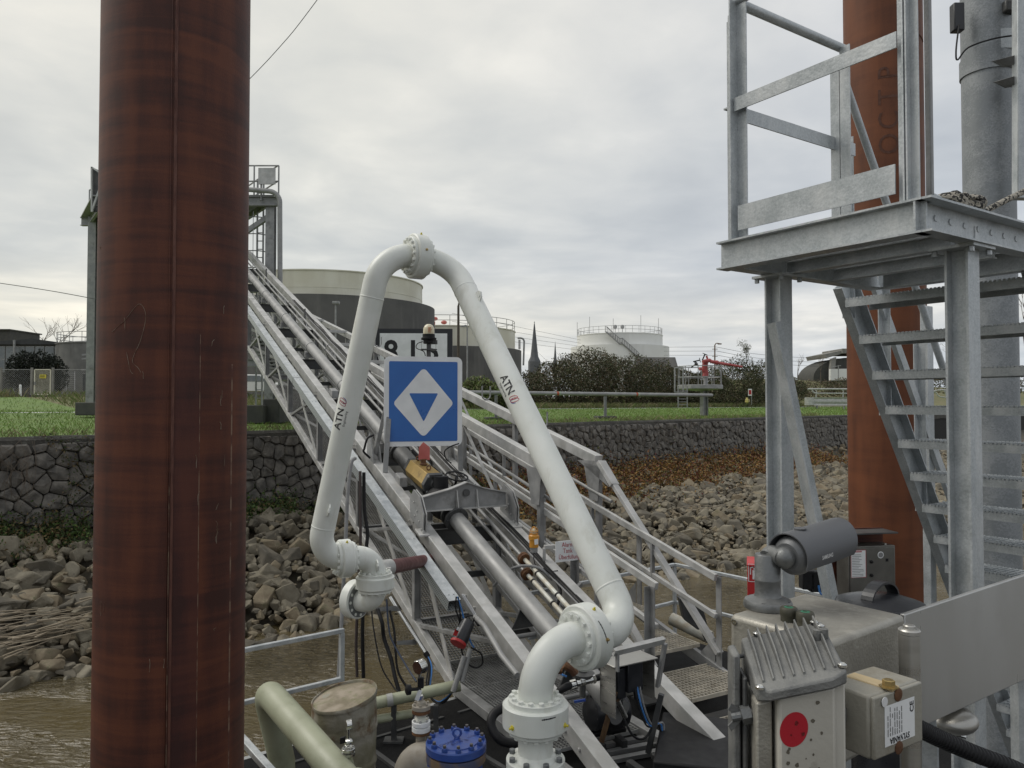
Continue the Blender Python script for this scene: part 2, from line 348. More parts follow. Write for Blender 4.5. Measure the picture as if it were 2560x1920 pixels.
def rust(name, ca, cb, cc, band=1.0, zs=7.0, xs=.8, streak=.38):
    m = bpy.data.materials.new(name); m.use_nodes = True; t = m.node_tree; b = t.nodes['Principled BSDF']
    tc = N('ShaderNodeTexCoord', t)
    mp = N('ShaderNodeMapping', t); mp.inputs['Scale'].default_value = (xs, xs, zs); L(tc.outputs['Object'], mp.inputs[0], t)
    a = N('ShaderNodeTexNoise', t); a.inputs['Scale'].default_value = 1.0; a.inputs['Detail'].default_value = 6; a.inputs['Roughness'].default_value = .6; a.inputs['Distortion'].default_value = .6; L(mp.outputs[0], a.inputs['Vector'], t)
    mp2 = N('ShaderNodeMapping', t); mp2.inputs['Scale'].default_value = (7, 7, 1.0); L(tc.outputs['Object'], mp2.inputs[0], t)
    c = N('ShaderNodeTexNoise', t); c.inputs['Scale'].default_value = 1; c.inputs['Detail'].default_value = 6; L(mp2.outputs[0], c.inputs['Vector'], t)
    g = N('ShaderNodeTexNoise', t); g.inputs['Scale'].default_value = 160; g.inputs['Detail'].default_value = 4; L(tc.outputs['Object'], g.inputs['Vector'], t)
    s1 = N('ShaderNodeMath', t, operation='MULTIPLY_ADD'); s1.inputs[1].default_value = band; L(a.outputs[0], s1.inputs[0], t)
    s2 = N('ShaderNodeMath', t, operation='MULTIPLY_ADD'); s2.inputs[1].default_value = streak; s2.inputs[2].default_value = -streak/2-.5*(band-1); L(c.outputs[0], s2.inputs[0], t); L(s2.outputs[0], s1.inputs[2], t)
    s3 = N('ShaderNodeMath', t, operation='MULTIPLY_ADD'); s3.inputs[1].default_value = .16; L(g.outputs[0], s3.inputs[0], t)
    s4 = N('ShaderNodeMath', t, operation='ADD'); s4.inputs[1].default_value = -.08; L(s1.outputs[0], s4.inputs[0], t); L(s4.outputs[0], s3.inputs[2], t)
    r = N('ShaderNodeValToRGB', t); ramp(r, [(.38, ca), (.48, cb), (.62, cc)]); L(s3.outputs[0], r.inputs[0], t)
    L(r.outputs[0], b.inputs['Base Color'], t)
    b.inputs['Roughness'].default_value = .62; b.inputs['Metallic'].default_value = .1; b.inputs['Specular IOR Level'].default_value = .35
    bu = N('ShaderNodeBump', t); bu.inputs['Strength'].default_value = .25; bu.inputs['Distance'].default_value = .004; L(g.outputs[0], bu.inputs['Height'], t); L(bu.outputs[0], b.inputs['Normal'], t)
    return m
rust_a = rust('dark red rust', (.050,.0175,.0125), (.078,.0245,.015), (.118,.037,.0185), .62, 10, .6, .6)
rust_b = rust('orange rust', (.10,.035,.017), (.135,.046,.020), (.175,.06,.025), .5, 4, .9, .45)
def water_mat():
    m = bpy.data.materials.new('muddy river water'); m.use_nodes = True; t = m.node_tree; b = t.nodes['Principled BSDF']
    tc = N('ShaderNodeTexCoord', t); mp = N('ShaderNodeMapping', t); mp.inputs['Rotation'].default_value = (0,0,math.radians(40)); mp.inputs['Scale'].default_value = (1, 2.6, 1); L(tc.outputs['Object'], mp.inputs[0], t)
    a = N('ShaderNodeTexNoise', t); a.inputs['Scale'].default_value = 3.4; a.inputs['Detail'].default_value = 4; a.inputs['Distortion'].default_value = .9; L(mp.outputs[0], a.inputs['Vector'], t)
    k = N('ShaderNodeTexNoise', t); k.inputs['Scale'].default_value = .35; k.inputs['Detail'].default_value = 2; L(tc.outputs['Object'], k.inputs['Vector'], t)
    kr = N('ShaderNodeMapRange', t); kr.inputs[1].default_value = .35; kr.inputs[2].default_value = .65; kr.inputs[3].default_value = .12; kr.inputs[4].default_value = .85; L(k.outputs[0], kr.inputs[0], t)
    bu = N('ShaderNodeBump', t); bu.inputs['Distance'].default_value = .6; L(kr.outputs[0], bu.inputs['Strength'], t); L(a.outputs[0], bu.inputs['Height'], t); L(bu.outputs[0], b.inputs['Normal'], t)
    b.inputs['Base Color'].default_value = (.098,.077,.037,1); b.inputs['Roughness'].default_value = .06; b.inputs['IOR'].default_value = 1.42
    return m
waterm = water_mat()
def perf(name, ca, hole, s1, dx, dy, r):               # perforated sheet: rows of dark holes, in the sheet's own u,v attribute
    m = bpy.data.materials.new(name); m.use_nodes = True; t = m.node_tree; b = t.nodes['Principled BSDF']
    uv = N('ShaderNodeUVMap', t); mp = N('ShaderNodeMapping', t); mp.inputs['Scale'].default_value = (1/dx, 1/dy, 1); L(uv.outputs[0], mp.inputs[0], t)
    vo = N('ShaderNodeTexVoronoi', t, voronoi_dimensions='2D'); vo.inputs['Scale'].default_value = 1; vo.inputs['Randomness'].default_value = 0; L(mp.outputs[0], vo.inputs['Vector'], t)
    g = N('ShaderNodeMath', t, operation='LESS_THAN'); g.inputs[1].default_value = r; L(vo.outputs['Distance'], g.inputs[0], t)
    mx = N('ShaderNodeMix', t, data_type='RGBA'); L(g.outputs[0], mx.inputs[0], t); mx.inputs[6].default_value = (*ca, 1); mx.inputs[7].default_value = (*hole, 1); L(mx.outputs[2], b.inputs['Base Color'], t)
    b.inputs['Roughness'].default_value = .45; b.inputs['Metallic'].default_value = .3
    return m
perfm = perf('perforated tray sheet', (.40,.43,.43), (.03,.03,.032), 1, .034, .034, .26)
def leafm(name, c):
    m = mat(name, c, tuple(x*.62 for x in c), 1.5, .6, 0, spec=.3, rvar=0); return m
GREENS = [leafm('dark leaf', (.055,.062,.026)), leafm('green leaf', (.072,.088,.03)), leafm('brown leaf', (.125,.088,.05)), leafm('pale leaf', (.20,.19,.12))]
AUTUMN = [leafm('ochre leaf', (.29,.165,.04)), leafm('rust leaf', (.20,.09,.03)), leafm('dead leaf', (.16,.115,.06)), leafm('olive leaf', (.13,.13,.042)), leafm('crimson leaf', (.12,.025,.02))]
FRESH = [leafm('ivy leaf', (.065,.11,.026)), leafm('bright leaf', (.095,.15,.032)), leafm('deep green leaf', (.045,.07,.02)), leafm('sere leaf', (.16,.115,.05))]  # ground cover leaf tones, picked at random for each leaf
STRAW = [leafm('straw blade', (.34,.29,.16)), leafm('green blade', (.15,.20,.055)), leafm('dull blade', (.22,.21,.10))]
BLADE = [leafm('grass blade', (.13,.235,.03)), leafm('young blade', (.175,.285,.045)), leafm('dry blade', (.21,.21,.07))]
twigm = mat('bare twig', (.11,.085,.06), (.15,.12,.09), 6, .8); barkm = mat('bark', (.06,.05,.04), (.09,.075,.06), 6, .9)
drift = mat('driftwood', (.30,.25,.18), (.22,.18,.125), 4, .8)
def leaves(mb, pos, n, size, mis, flat_=0.0):
    for _ in range(n):
        p = pos()
        if p is None: continue
        a = V((random.gauss(0,1), random.gauss(0,1), random.gauss(0,1)*(1-flat_))).normalized(); b = V((random.gauss(0,1), random.gauss(0,1), random.gauss(0,1)*(1-flat_)))
        b = (b-a*a.dot(b)).normalized(); s_ = size*random.uniform(.6, 1.4)
        mb.add([p-a*s_, p+b*s_*.5, p+a*s_, p-b*s_*.5], [(0,1,2,3)], random.choice(mis))
# ================================================================== SETTING
TD = V((.7, .714, 0)).normalized(); ND = V((TD.y, -TD.x, 0)); W0 = V((0, 26.7, 0))     # quay wall line, ND points to the river
def wp(tau, n, z): return W0+TD*tau+ND*n+V((0,0,z))
def interp(x, tab):
    if x <= tab[0][0]: return tab[0][1]
    for (a, b), (c, d) in zip(tab, tab[1:]):
        if x <= c: return b+(d-b)*(x-a)/(c-a)
    return tab[-1][1]
WTOP, WBOT, RIV, DK = -.72, -2.65, -4.5, -3.5
def edge(tau): return interp(tau, [(-40, 4.0), (-16, 4.2), (-12, 4.8), (-9.7, 4.8), (-5, 6.0), (-1.6, 7.5), (1, 8.1), (3.3, 10.2), (10, 10.8), (60, 12)])
MB().add([(-400,-120,RIV),(400,-120,RIV),(400,300,RIV),(-400,300,RIV)], [(0,1,2,3)]).build('river', waterm, ang=0, kind='structure')
def slope_z(tau, n):
    k = min(n/edge(tau), 1.3); return WBOT+(RIV-.1-WBOT)*k+.12*noise.noise(V((tau*.8, n*.8, 3)))
mb = MB(); T = [-260,-160,-100]+[-60+2*i for i in range(60)]+[70,100,200]; Q = [-.3+i*.75 for i in range(20)]
mb.add([wp(t, q, slope_z(t, max(q, 0))-.12) for t in T for q in Q], [(i*20+j, i*20+j+1, (i+1)*20+j+1, (i+1)*20+j) for i in range(65) for j in range(19)])
bank = mb.build('riverbank', earthm, kind='structure')
def ground(p):                      # terrain behind the wall
    q = -(p-W0).dot(ND); z = -.72+.37*min(q/15, 1)
    if q > 17.5:
        k = min((q-17.5)/(16-6*min(1, max(0, (p.x-8)/12))), 1); k = k*k*(3-2*k); r = 1/(1+math.exp(-(p.x-22)/3)); z += k*(.75+r*2.9)
        z += .10*noise.noise(p*.15)*k
    return z
mb = MB(); qs = [0,2,4,6,8,10,12,14,15.2]; ALLT = [-900,-500,-300,-200,-140,-100]+[-70+2.5*i for i in range(72)]+[125,150,190,250,350,500,900]
def strip(name, qs, m, dz=0, kind='structure', t0=-999, t1=999):
    ts = [t for t in ALLT if t0 <= t <= t1]
    mb = MB(); n = len(qs); pts = []
    for t in ts:
        for q in qs:
            p = wp(t, -q, 0); pts.append(V((p.x, p.y, ground(p)+dz)))
    mb.add(pts, [(i*n+j, i*n+j+1, (i+1)*n+j+1, (i+1)*n+j)[::-1] for i in range(len(ts)-1) for j in range(n-1)])
    return mb.build(name, m, kind=kind)
lawn = strip('lawn', [.35,2,4,6,8,10,12,14,15.2], lawnm)
strip('lawn', [15.1,17,19,21,23,25,27,29,31], lawnm, .02, t1=-7.5)
path = strip('path', [15.0,16,17.2], pathm, .012, t0=-7.5)
strip('rough_grassland', [17.0,18,20,22,24,26,28,30,32,34,38,44,60,90], meadow)
mb = MB(); P0 = [wp(-900, -80, -.4), wp(900, -80, -.4), wp(900, -3000, -.4), wp(-900, -3000, -.4)]
mb.add(P0, [(0,1,2,3)]).build('far_land', meadow, ang=0, kind='structure')

# ---- quay wall: courses of rough basalt, a coping band, each stone its own piece
def clip(poly, m, n):
    o = []
    for i in range(len(poly)):
        a, b = poly[i], poly[(i+1) % len(poly)]; da, db = (a[0]-m[0])*n[0]+(a[1]-m[1])*n[1], (b[0]-m[0])*n[0]+(b[1]-m[1])*n[1]
        if da <= 0: o.append(a)
        if da*db < 0:
            t = da/(da-db); o.append((a[0]+(b[0]-a[0])*t, a[1]+(b[1]-a[1])*t))
    return o
wall = thing('quay_wall', 'long dark basalt rubble retaining wall along the far bank below the lawn', 'wall', wp(-5, 0, WBOT))
MB().add([wp(-300,.03,WBOT-.4), wp(300,.03,WBOT-.4), wp(300,.0,WTOP-.02), wp(-300,.0,WTOP-.02), wp(-300,-.6,WBOT-.4), wp(300,-.6,WBOT-.4), wp(300,-.6,WTOP-.02), wp(-300,-.6,WTOP-.02)],
         [(0,1,2,3),(3,2,6,7),(5,4,7,6),(4,0,3,7),(1,5,6,2)]).build('wall_core', mortar, wall, ang=0)
mb = MB(); nseg = 130
cop = []
for i in range(nseg+1):
    t = -60+i; h = .30+.12*noise.noise(V((t*.5, 1, 0)))+(.18 if t > -3 else 0); j = .03*noise.noise(V((t*1.7, 5, 0)))
    cop += [wp(t, .075+j, WTOP-h), wp(t, .085+j, WTOP-.05), wp(t, .03, WTOP+.02+.03*noise.noise(V((t*2.1,9,0)))), wp(t, -.42, WTOP+.01)]
mb.add(cop, [(i*4+j, (i+1)*4+j, (i+1)*4+j+1, i*4+j+1) for i in range(nseg) for j in range(3)]).build('coping', mat('mossy coping', (.05,.046,.04), (.085,.08,.068), 3, .95, 0, .8, 25, dirt=(.15,.15,.13), dscale=8, dlo=.55, dhi=.7), wall)
rs = random.Random(3); gw, gh = .335, .285; rows = 8
seeds = {}
i0, i1 = int(-24/gw), int(34/gw)
for i in range(i0-2, i1+3):
    for j in range(-2, rows+2):
        seeds[i, j] = ((i+.5*(j % 2)+rs.uniform(-.42, .42))*gw, WBOT-.15+(j+.5+rs.uniform(-.40, .40))*gh)
cells = []
for i in range(i0, i1):
    for j in range(rows):
        c = seeds[i, j]; poly = [(c[0]-.7, c[1]-.6), (c[0]+.7, c[1]-.6), (c[0]+.7, min(c[1]+.6, WTOP-.12)), (c[0]-.7, min(c[1]+.6, WTOP-.12))]
        for di in range(-2, 3):
            for dj in range(-2, 3):
                o = seeds.get((i+di, j+dj))
                if o and (di or dj): poly = clip(poly, ((c[0]+o[0])/2, (c[1]+o[1])/2), (o[0]-c[0], o[1]-c[1]))
        if len(poly) < 3: continue
        cells.append((c, poly))
def px(p):
    y = p.y*_cp+p.z*_sp; return 1280+F*p.x/y, 960-F*(p.z*_cp-p.y*_sp)/y
def stone(mb, c, poly):
    cx0 = sum(p[0] for p in poly)/len(poly); cy0 = sum(p[1] for p in poly)/len(poly)
    d = rs.uniform(.05, .13); n = len(poly); vs = []
    poly2 = []                       # cut the corners so the outline is rounded
    for i in range(n):
        a, b, e = poly[i-1], poly[i], poly[(i+1) % n]
        poly2 += [(b[0]+(a[0]-b[0])*.13, b[1]+(a[1]-b[1])*.13), (b[0]+(e[0]-b[0])*.13, b[1]+(e[1]-b[1])*.13)]
    n = len(poly2)
    tx, ty = rs.uniform(-.22, .22), rs.uniform(-.28, .16)
    for k, dd in ((.965, -.02), (.925, d*.72), (.70, d)):
        for p in poly2: vs.append(wp(cx0+(p[0]-cx0)*k, .03+dd+(rs.uniform(-.016, .016)+(p[0]-cx0)*tx*k+(p[1]-cy0)*ty*k)*(k < .95), cy0+(p[1]-cy0)*k))
    vs.append(wp(cx0, .03+d+rs.uniform(-.012, .022), cy0))
    fs = [(r*n+i, r*n+(i+1) % n, (r+1)*n+(i+1) % n, (r+1)*n+i) for r in (0, 1) for i in range(n)]+[(2*n+i, 2*n+(i+1) % n, 3*n) for i in range(n)]
    mb.add(vs, fs)
def vis(c):
    u, v = px(wp(c[0][0], 0, c[0][1])); dd = wp(c[0][0], 0, c[0][1]).y
    hid = (245 < u < 615) or u < -10 or u > 2300 or c[0][0] > 30
    return (1e6 if hid else 0)+dd
cells.sort(key=vis)
for c in cells[:292]:
    mb = MB(); stone(mb, *c); mb.build('stone', wallst, wall, ang=28)
mb = MB()
for c in cells[292:]: stone(mb, *c)
mb.build('further_stones', wallst, wall, ang=28, kind='stuff')

# ---- rubble slope: broken rock, the largest in view one by one
import bmesh
protos = []
rr = random.Random(11)
for k in range(14):
    bm = bmesh.new(); sx, sy, sz = 1, rr.uniform(.6, .9), rr.uniform(.45, .7)
    for _ in range(15):
        p = V((rr.gauss(0,1), rr.gauss(0,1), rr.gauss(0,1))).normalized()
        p = V([math.copysign(abs(x)**.55, x) for x in p])
        bm.verts.new((p.x*sx*.5*rr.uniform(.8,1), p.y*sy*.5*rr.uniform(.8,1), p.z*sz*.5*rr.uniform(.8,1)))
    r_ = bmesh.ops.convex_hull(bm, input=bm.verts)
    bmesh.ops.delete(bm, geom=[g for g in r_['geom_interior'] if isinstance(g, bmesh.types.BMVert)], context='VERTS')
    bmesh.ops.dissolve_limit(bm, angle_limit=math.radians(12), verts=bm.verts, edges=bm.edges)
    bmesh.ops.bevel(bm, geom=bm.edges[:], offset=.022, segments=1, affect='EDGES')
    me = bpy.data.meshes.new('stone'); bm.to_mesh(me); bm.free(); me.materials.append(rubm[[0,1,0,2][k % 4]]); protos.append(me)
rocks = []
for layer, (sp, s0, s1) in enumerate([(.47, .34, .95), (.32, .20, .50), (.24, .10, .27)]):
    t = -26.0
    while t < 40:
        n = .15
        while n < edge(t)+.75:
            tt, nn = t+rr.uniform(-.6, .6)*sp, n+rr.uniform(-.6, .6)*sp; n += sp
            if nn < 0: continue
            if nn < (3.1+1.6*noise.noise(V((tt*.6, 2, 0))) if tt > -3 else .75+.5*noise.noise(V((tt*.9, 6, 0)))) and rr.random() < .93: continue
            p = wp(tt, nn, slope_z(tt, nn)+(.06, .13, .17)[layer]+rr.uniform(-.06, .05))
            sz_ = rr.uniform(s0, s1)*(1.0 if tt > -6 else 1.12)
            if p.y < 4: continue
            u, v = px(p); seen = -40 < u < 2600 and not (262 < u < 600)
            rocks.append(((sz_/p.y if seen else 0), p, sz_, V((rr.gauss(0,1), rr.gauss(0,1), rr.gauss(0,1), rr.gauss(0,1)))))
        t += sp
rocks.sort(key=lambda r: -r[0])
from mathutils import Quaternion
def rq(q): return Quaternion((q[0], q[1]*.35, q[2]*.35, q[3])).normalized() if True else None
for i, (k, p, s_, q) in enumerate(rocks[:296]): inst('stone', rr.choice(protos), bank, p, rq(q), s_)
mb = MB()
for k, p, s_, q in rocks[296:]:
    if k == 0 and p.x < -14: continue
    me = rr.choice(protos); R = rq(q).to_matrix(); mb.add([p+R @ (v.co*s_) for v in me.vertices], [tuple(f.vertices) for f in me.polygons], rr.choice((0,0,1,2)))
mb.build('further_rubble', rubm, bank, ang=0, kind='stuff')
# driftwood lying on the left rocks
mb = MB()
for i in range(60):
    c = wp(-15.4+rr.gauss(0, .55), 3.55+rr.gauss(0, .28), 0); c.z = slope_z((c-W0).dot(TD), (c-W0).dot(ND))+.36+rr.uniform(0, .08)
    d = (TD*rr.uniform(.75, 1.15)+ND*rr.gauss(-.1, .28)+V((0,0,rr.gauss(0,.08)))).normalized()*rr.uniform(.25, .8)
    r0 = rr.uniform(.007, .022); mb.tube(bez([c-d, c+V((0,0,rr.gauss(.03,.03))), c+d], 3), [r0*(1-.1*i_) for i_ in range(7)], 5)
single(mb, 'driftwood_heap', drift, 'heap of pale driftwood sticks lying on the rubble at the far left', 'driftwood', ang=60)
mb = MB()
for i in range(26):
    tt, nn = rr.uniform(-4, 14), rr.uniform(2, 7); c = wp(tt, nn, slope_z(tt, nn)+.32)
    d = (TD*rr.gauss(0,1)+ND*rr.gauss(0,.5)+V((0,0,rr.gauss(0,.15)))).normalized()*rr.uniform(.3, 1.1); mb.tube(bez([c-d, c+V((0,0,.06)), c+d], 3), rr.uniform(.006,.014), 5)
mb.build('loose_driftwood', drift, ang=60, kind='stuff')

# ---- plants on the bank
def on_slope(t0, t1, n0, n1, hs, dens=None):
    def f():
        tt, nn = rr.uniform(t0, t1), rr.uniform(n0, n1)
        if dens and rr.random() > dens(tt, nn): return None
        return wp(tt, nn, slope_z(tt, nn)+abs(rr.gauss(0, hs)))
    return f
def clumpy(f, k=.9, th=.0): return lambda a, b: 1 if noise.noise(V((a*k, b*k, f)))+.0 > th else .12
mb = MB(); leaves(mb, on_slope(-3, 22, .1, 4.6, .28, lambda a, b: (1 if b < 3.3+noise.noise(V((a*.6, 2, 0)))*1.6 else .06)), 46000, .05, [0,0,1,1,2,3,4]); mb.build('autumn_ivy', AUTUMN, kind='stuff', ang=0)
mb = MB(); leaves(mb, on_slope(-16.5, -2, .08, 1.15, .22, clumpy(4, .8, -.15)), 24000, .036, [0,0,1,2,2,3]); mb.build('green_groundcover', FRESH, kind='stuff', ang=0)
mb = MB(); leaves(mb, on_slope(-24, -14, .05, 1.3, .24, clumpy(8, .8, -.1)), 14000, .034, [0,2,2,3,3]); leaves(mb, on_slope(-24, -14, .3, 1.6, .12, clumpy(12, .9, .1)), 2500, .03, [3])
mb.build('browning_groundcover', FRESH, kind='stuff', ang=0)
def climber(t0, t1, zlo, zhi, n, size, f, th):
    mb = MB()
    def pos():
        tt, z = rr.uniform(t0, t1), rr.uniform(zlo, zhi)
        if noise.noise(V((tt*.55, z*.9, f)))-.25*(z-zlo) < th: return None
        return wp(tt, .13+abs(rr.gauss(0, .06)), z)
    leaves(mb, pos, n, size, [0,1,2,2,3]); return mb
climber(-6, 10, WBOT, WTOP-.2, 5000, .04, 2, .02).build('wall_creeper', [AUTUMN[2], AUTUMN[3], GREENS[0], AUTUMN[4]], kind='stuff', ang=0)
climber(-17, -12.5, WBOT, WTOP+.1, 3000, .03, 5, .0).build('wall_creeper', [AUTUMN[2], FRESH[2], GREENS[0], FRESH[3]], kind='stuff', ang=0)
mb = MB()
for i in range(240):
    tt = rr.choice((rr.uniform(-17.5,-14.5), rr.uniform(-3, 14))); z0 = WTOP-rr.uniform(.0, .5); p = wp(tt, .16, z0); L_ = rr.uniform(.3, 1.1)
    mb.tube(bez([p, p+TD*rr.gauss(0,.12)+ND*.08-UP*L_*.5, p+TD*rr.gauss(0,.22)+ND*.05-UP*L_], 3), .0045, 4)
mb.build('hanging_stems', twigm, kind='stuff', ang=0)
# lawn blades, denser toward the wall, long straw beyond the path
mb = MB()
def blades(mb, n, q0, q1, h0, h1, t0, t1, mis, wd=.006, pw=1.0):
    for _ in range(n):
        tt = rr.uniform(t0, t1); q = q0+(q1-q0)*rr.random()**pw; p = wp(tt, -q, 0); p.z = ground(p); h = rr.uniform(h0, h1); d = V((rr.gauss(0,.35), rr.gauss(0,.35), 1))*h; s_ = V((rr.gauss(0,1), rr.gauss(0,1), 0)).normalized()*wd
        mb.add([p-s_, p+s_, p+d*.6+V((0,0,0))+s_*.6, p+d+V((d.x,d.y,0))*.4], [(0,1,2,3)], rr.choice(mis))
blades(mb, 42000, .2, 15, .05, .12, -24, 26, [0,0,1,1,2], .007, 1.5); blades(mb, 12000, 15, 31, .05, .12, -40, -7.5, [0,0,1,1,2], .012, 1.2); blades(mb, 14000, .2, 14.8, .06, .13, 26, 70, [0,0,1,1,2], .014, 1.3)
mb.build('grass', BLADE, kind='stuff', ang=0)
mb = MB(); blades(mb, 9000, 30.5, 37, .2, .6, -60, -7.5, [0,0,1,2,2], .016, 1.3); blades(mb, 30000, 17.2, 31, .16, .5, -7.5, 66, [0,1,1,1,2,2], .015, 1.7); blades(mb, 2600, .02, .5, .06, .25, -24, 26, [0,1,2], .006)
mb.build('tall_weeds', STRAW, kind='stuff', ang=0)

# ---- shrubs and trees
def shrub(name, label, cat, lumps, n, size, mats, mis, stems=14, group=None, base=None):
    b = base or V((lumps[0][0].x, lumps[0][0].y, ground(lumps[0][0])))
    t = thing(name, label, cat, b, group); mb = MB()
    tot = sum(l[1][0]*l[1][2] for l in lumps)
    for c, r in lumps:
        def pos():
            v = V((rr.gauss(0,1), rr.gauss(0,1), rr.gauss(0,1))).normalized()*(rr.random()**.22)
            v = v*(1+.32*noise.noise(v*2.3+c)); p = c+V((v.x*r[0], v.y*r[1], v.z*r[2]))
            return p if p.z > b.z-.6 else None
        leaves(mb, pos, int(n*r[0]*r[2]/tot), size, mis)
    mb.build('foliage', mats, t, ang=0)
    mb = MB()
    for _ in range(stems):
        c, r = rr.choice(lumps); p0 = V((c.x+rr.gauss(0, r[0]*.4), c.y, b.z-.1)); p1 = c+V((rr.gauss(0, r[0]*.6), rr.gauss(0, r[1]*.5), r[2]*rr.uniform(.5, 1.12)))
        mb.tube(bez([p0, (p0+p1)/2+V((rr.gauss(0,.2), 0, .2)), p1], 4), [.03-.024*i/8 for i in range(9)], 5)
    mb.build('stems', twigm, t, ang=60, kind='stuff'); return t
def lump(u, v, d, rx, ry, rz, k=1.0): return (S(u, v, d), (rx*k, ry*k, rz*k))
shrub('bramble_thicket', 'broad dark bramble thicket below the white storage tank behind the pipeline', 'thicket',
      [lump(1330, 970, 58, 1.6, 1.4, 1.2, 1.07), lump(1400, 957, 60, 2.1, 1.5, 1.7, 1.1), lump(1470, 946, 63, 2.4, 1.6, 2.1, 1.16), lump(1555, 953, 66, 2.6, 1.6, 1.85, 1.2), lump(1635, 958, 69, 2.3, 1.5, 1.65, 1.26), lump(1695, 968, 72, 1.8, 1.3, 1.45, 1.33), lump(1265, 982, 57, 1.5, 1.2, .9)], 66000, .075, GREENS, [0,0,0,1,2,2,3], 70, base=V((7.6, 64, .0)))
shrub('bramble_thicket', 'smaller dark green bramble thicket behind the red and white sign post', 'thicket',
      [lump(1728, 976, 73, 1.5, 1.3, 1.2, 1.3), lump(1775, 967, 74, 1.7, 1.4, 1.45, 1.36), lump(1960, 975, 82, 1.9, 1.3, 1.2, 1.3), lump(1845, 958, 76, 1.9, 1.5, 1.8, 1.4), lump(1910, 962, 79, 1.6, 1.4, 1.6, 1.44)], 36000, .08, GREENS, [0,0,1,1,2,3], 36, base=V((22.3, 76, .4)))
shrub('dry_scrub', 'low brownish scrub growing on the dyke before the arched bunker', 'scrub', [lump(1975, 975, 88, 2.4, 1.5, 1.2), lump(2050, 972, 92, 3.0, 1.5, 1.1), lump(2130, 970, 94, 3.3, 1.5, 1.3)], 7000, .10, [GREENS[2], GREENS[3], GREENS[1]], [0,0,1,2], 20, base=V((36, 92, 1.2)))
shrub('grassy_hump', 'pale grassy hummock between the blue sign and the white pipe', 'hummock', [lump(1195, 985, 50, 1.5, 1, 1.1), lump(1250, 990, 50, 1.3, 1, .9)], 7000, .09, [STRAW[1], GREENS[1], STRAW[2]], [0,0,1,2], 4, base=V((-1.5, 50, -.2)))
shrub('distant_scrub', 'brown scrub seen between the stair treads behind the grey pile', 'scrub', [lump(2330, 975, 100, 4.6, 2, 2.4), lump(2450, 970, 103, 4.6, 2, 2.3), lump(2550, 975, 106, 4.6, 2, 2.6)], 11000, .13, GREENS, [0,1,2,2,3], 20, base=V((60, 103, 2)))
shrub('conifer_hedge', 'row of dark evergreen bushes in front of the glazed shed', 'hedge',
      [lump(x, 920+y, 72, 1.05, .9, 1.7) for x, y in ((42,8),(70,0),(98,2),(122,14),(140,18))], 11000, .10, [leafm('conifer leaf', (.012,.017,.011)), leafm('conifer tip', (.02,.028,.016))], [0,0,1], 10, base=V((-45, 72, .6)))
def bare_tree(name, label, base, h, spread, n, thick, group=None, cat='tree'):
    t = thing(name, label, cat, base, group); mb = MB(); tips = []
    def grow(p, d, l, r, lev):
        q = p+d*l; mid = (p+q)/2+V((rr.gauss(0,.04), rr.gauss(0,.04), 0))*l; mb.tube([p, mid, q], [r, r*.85, r*.7], 5, caps=False)
        if lev == 0: tips.append(q); return
        for _ in range(rr.randint(2, 3) if lev > 1 else 3):
            a = V((rr.gauss(0, spread), rr.gauss(0, spread), rr.uniform(.1, .5))); grow(p+(q-p)*rr.uniform(.6, 1), (d+a).normalized(), l*rr.uniform(.6, .85), r*.6, lev-1)
    grow(V(base), V((0,0,1)), h*.3, thick, n); mb2 = MB()
    mb.build('branches', twigm, t, ang=60)
    MB().tube([V(base)-UP*.2, V(base)+UP*h*.3], [thick*1.25, thick], 8).build('trunk', barkm, t); return tips
bare_tree('bare_tree', 'bare crowned tree rising behind the glazed shed at far left', S(118, 985, 110), 16, .5, 5, .16)
bare_tree('bare_tree', 'tall bare tree at the right edge beyond the grey pile', S(2570, 975, 112), 20, .28, 5, .2)
bare_tree('bare_tree', 'low bare tree seen between the stair treads and grey pile', S(2365, 960, 125), 11, .75, 5, .14)
tips = bare_tree('young_birch', 'thin young tree with sparse leaves above the bramble thicket', S(1868, 938, 76), 3.9, .3, 4, .035)
mb = MB(); leaves(mb, lambda: rr.choice(tips)+V((rr.gauss(0,.16), rr.gauss(0,.1), rr.gauss(0,.2))), 420, .06, [0,1]); mb.build('leaves', [GREENS[3], GREENS[1]], bpy.data.objects['young_birch'], ang=0)
for i, (u, lab) in enumerate(((1995, 'thin leafless sapling on the dyke left of the bunker'), (2052, 'thin leafless sapling before the white wall of the bunker'))):
    bare_tree('bare_sapling', lab, S(u, 955, 90), 4.6, .4, 3, .04, 'bare saplings on the dyke')

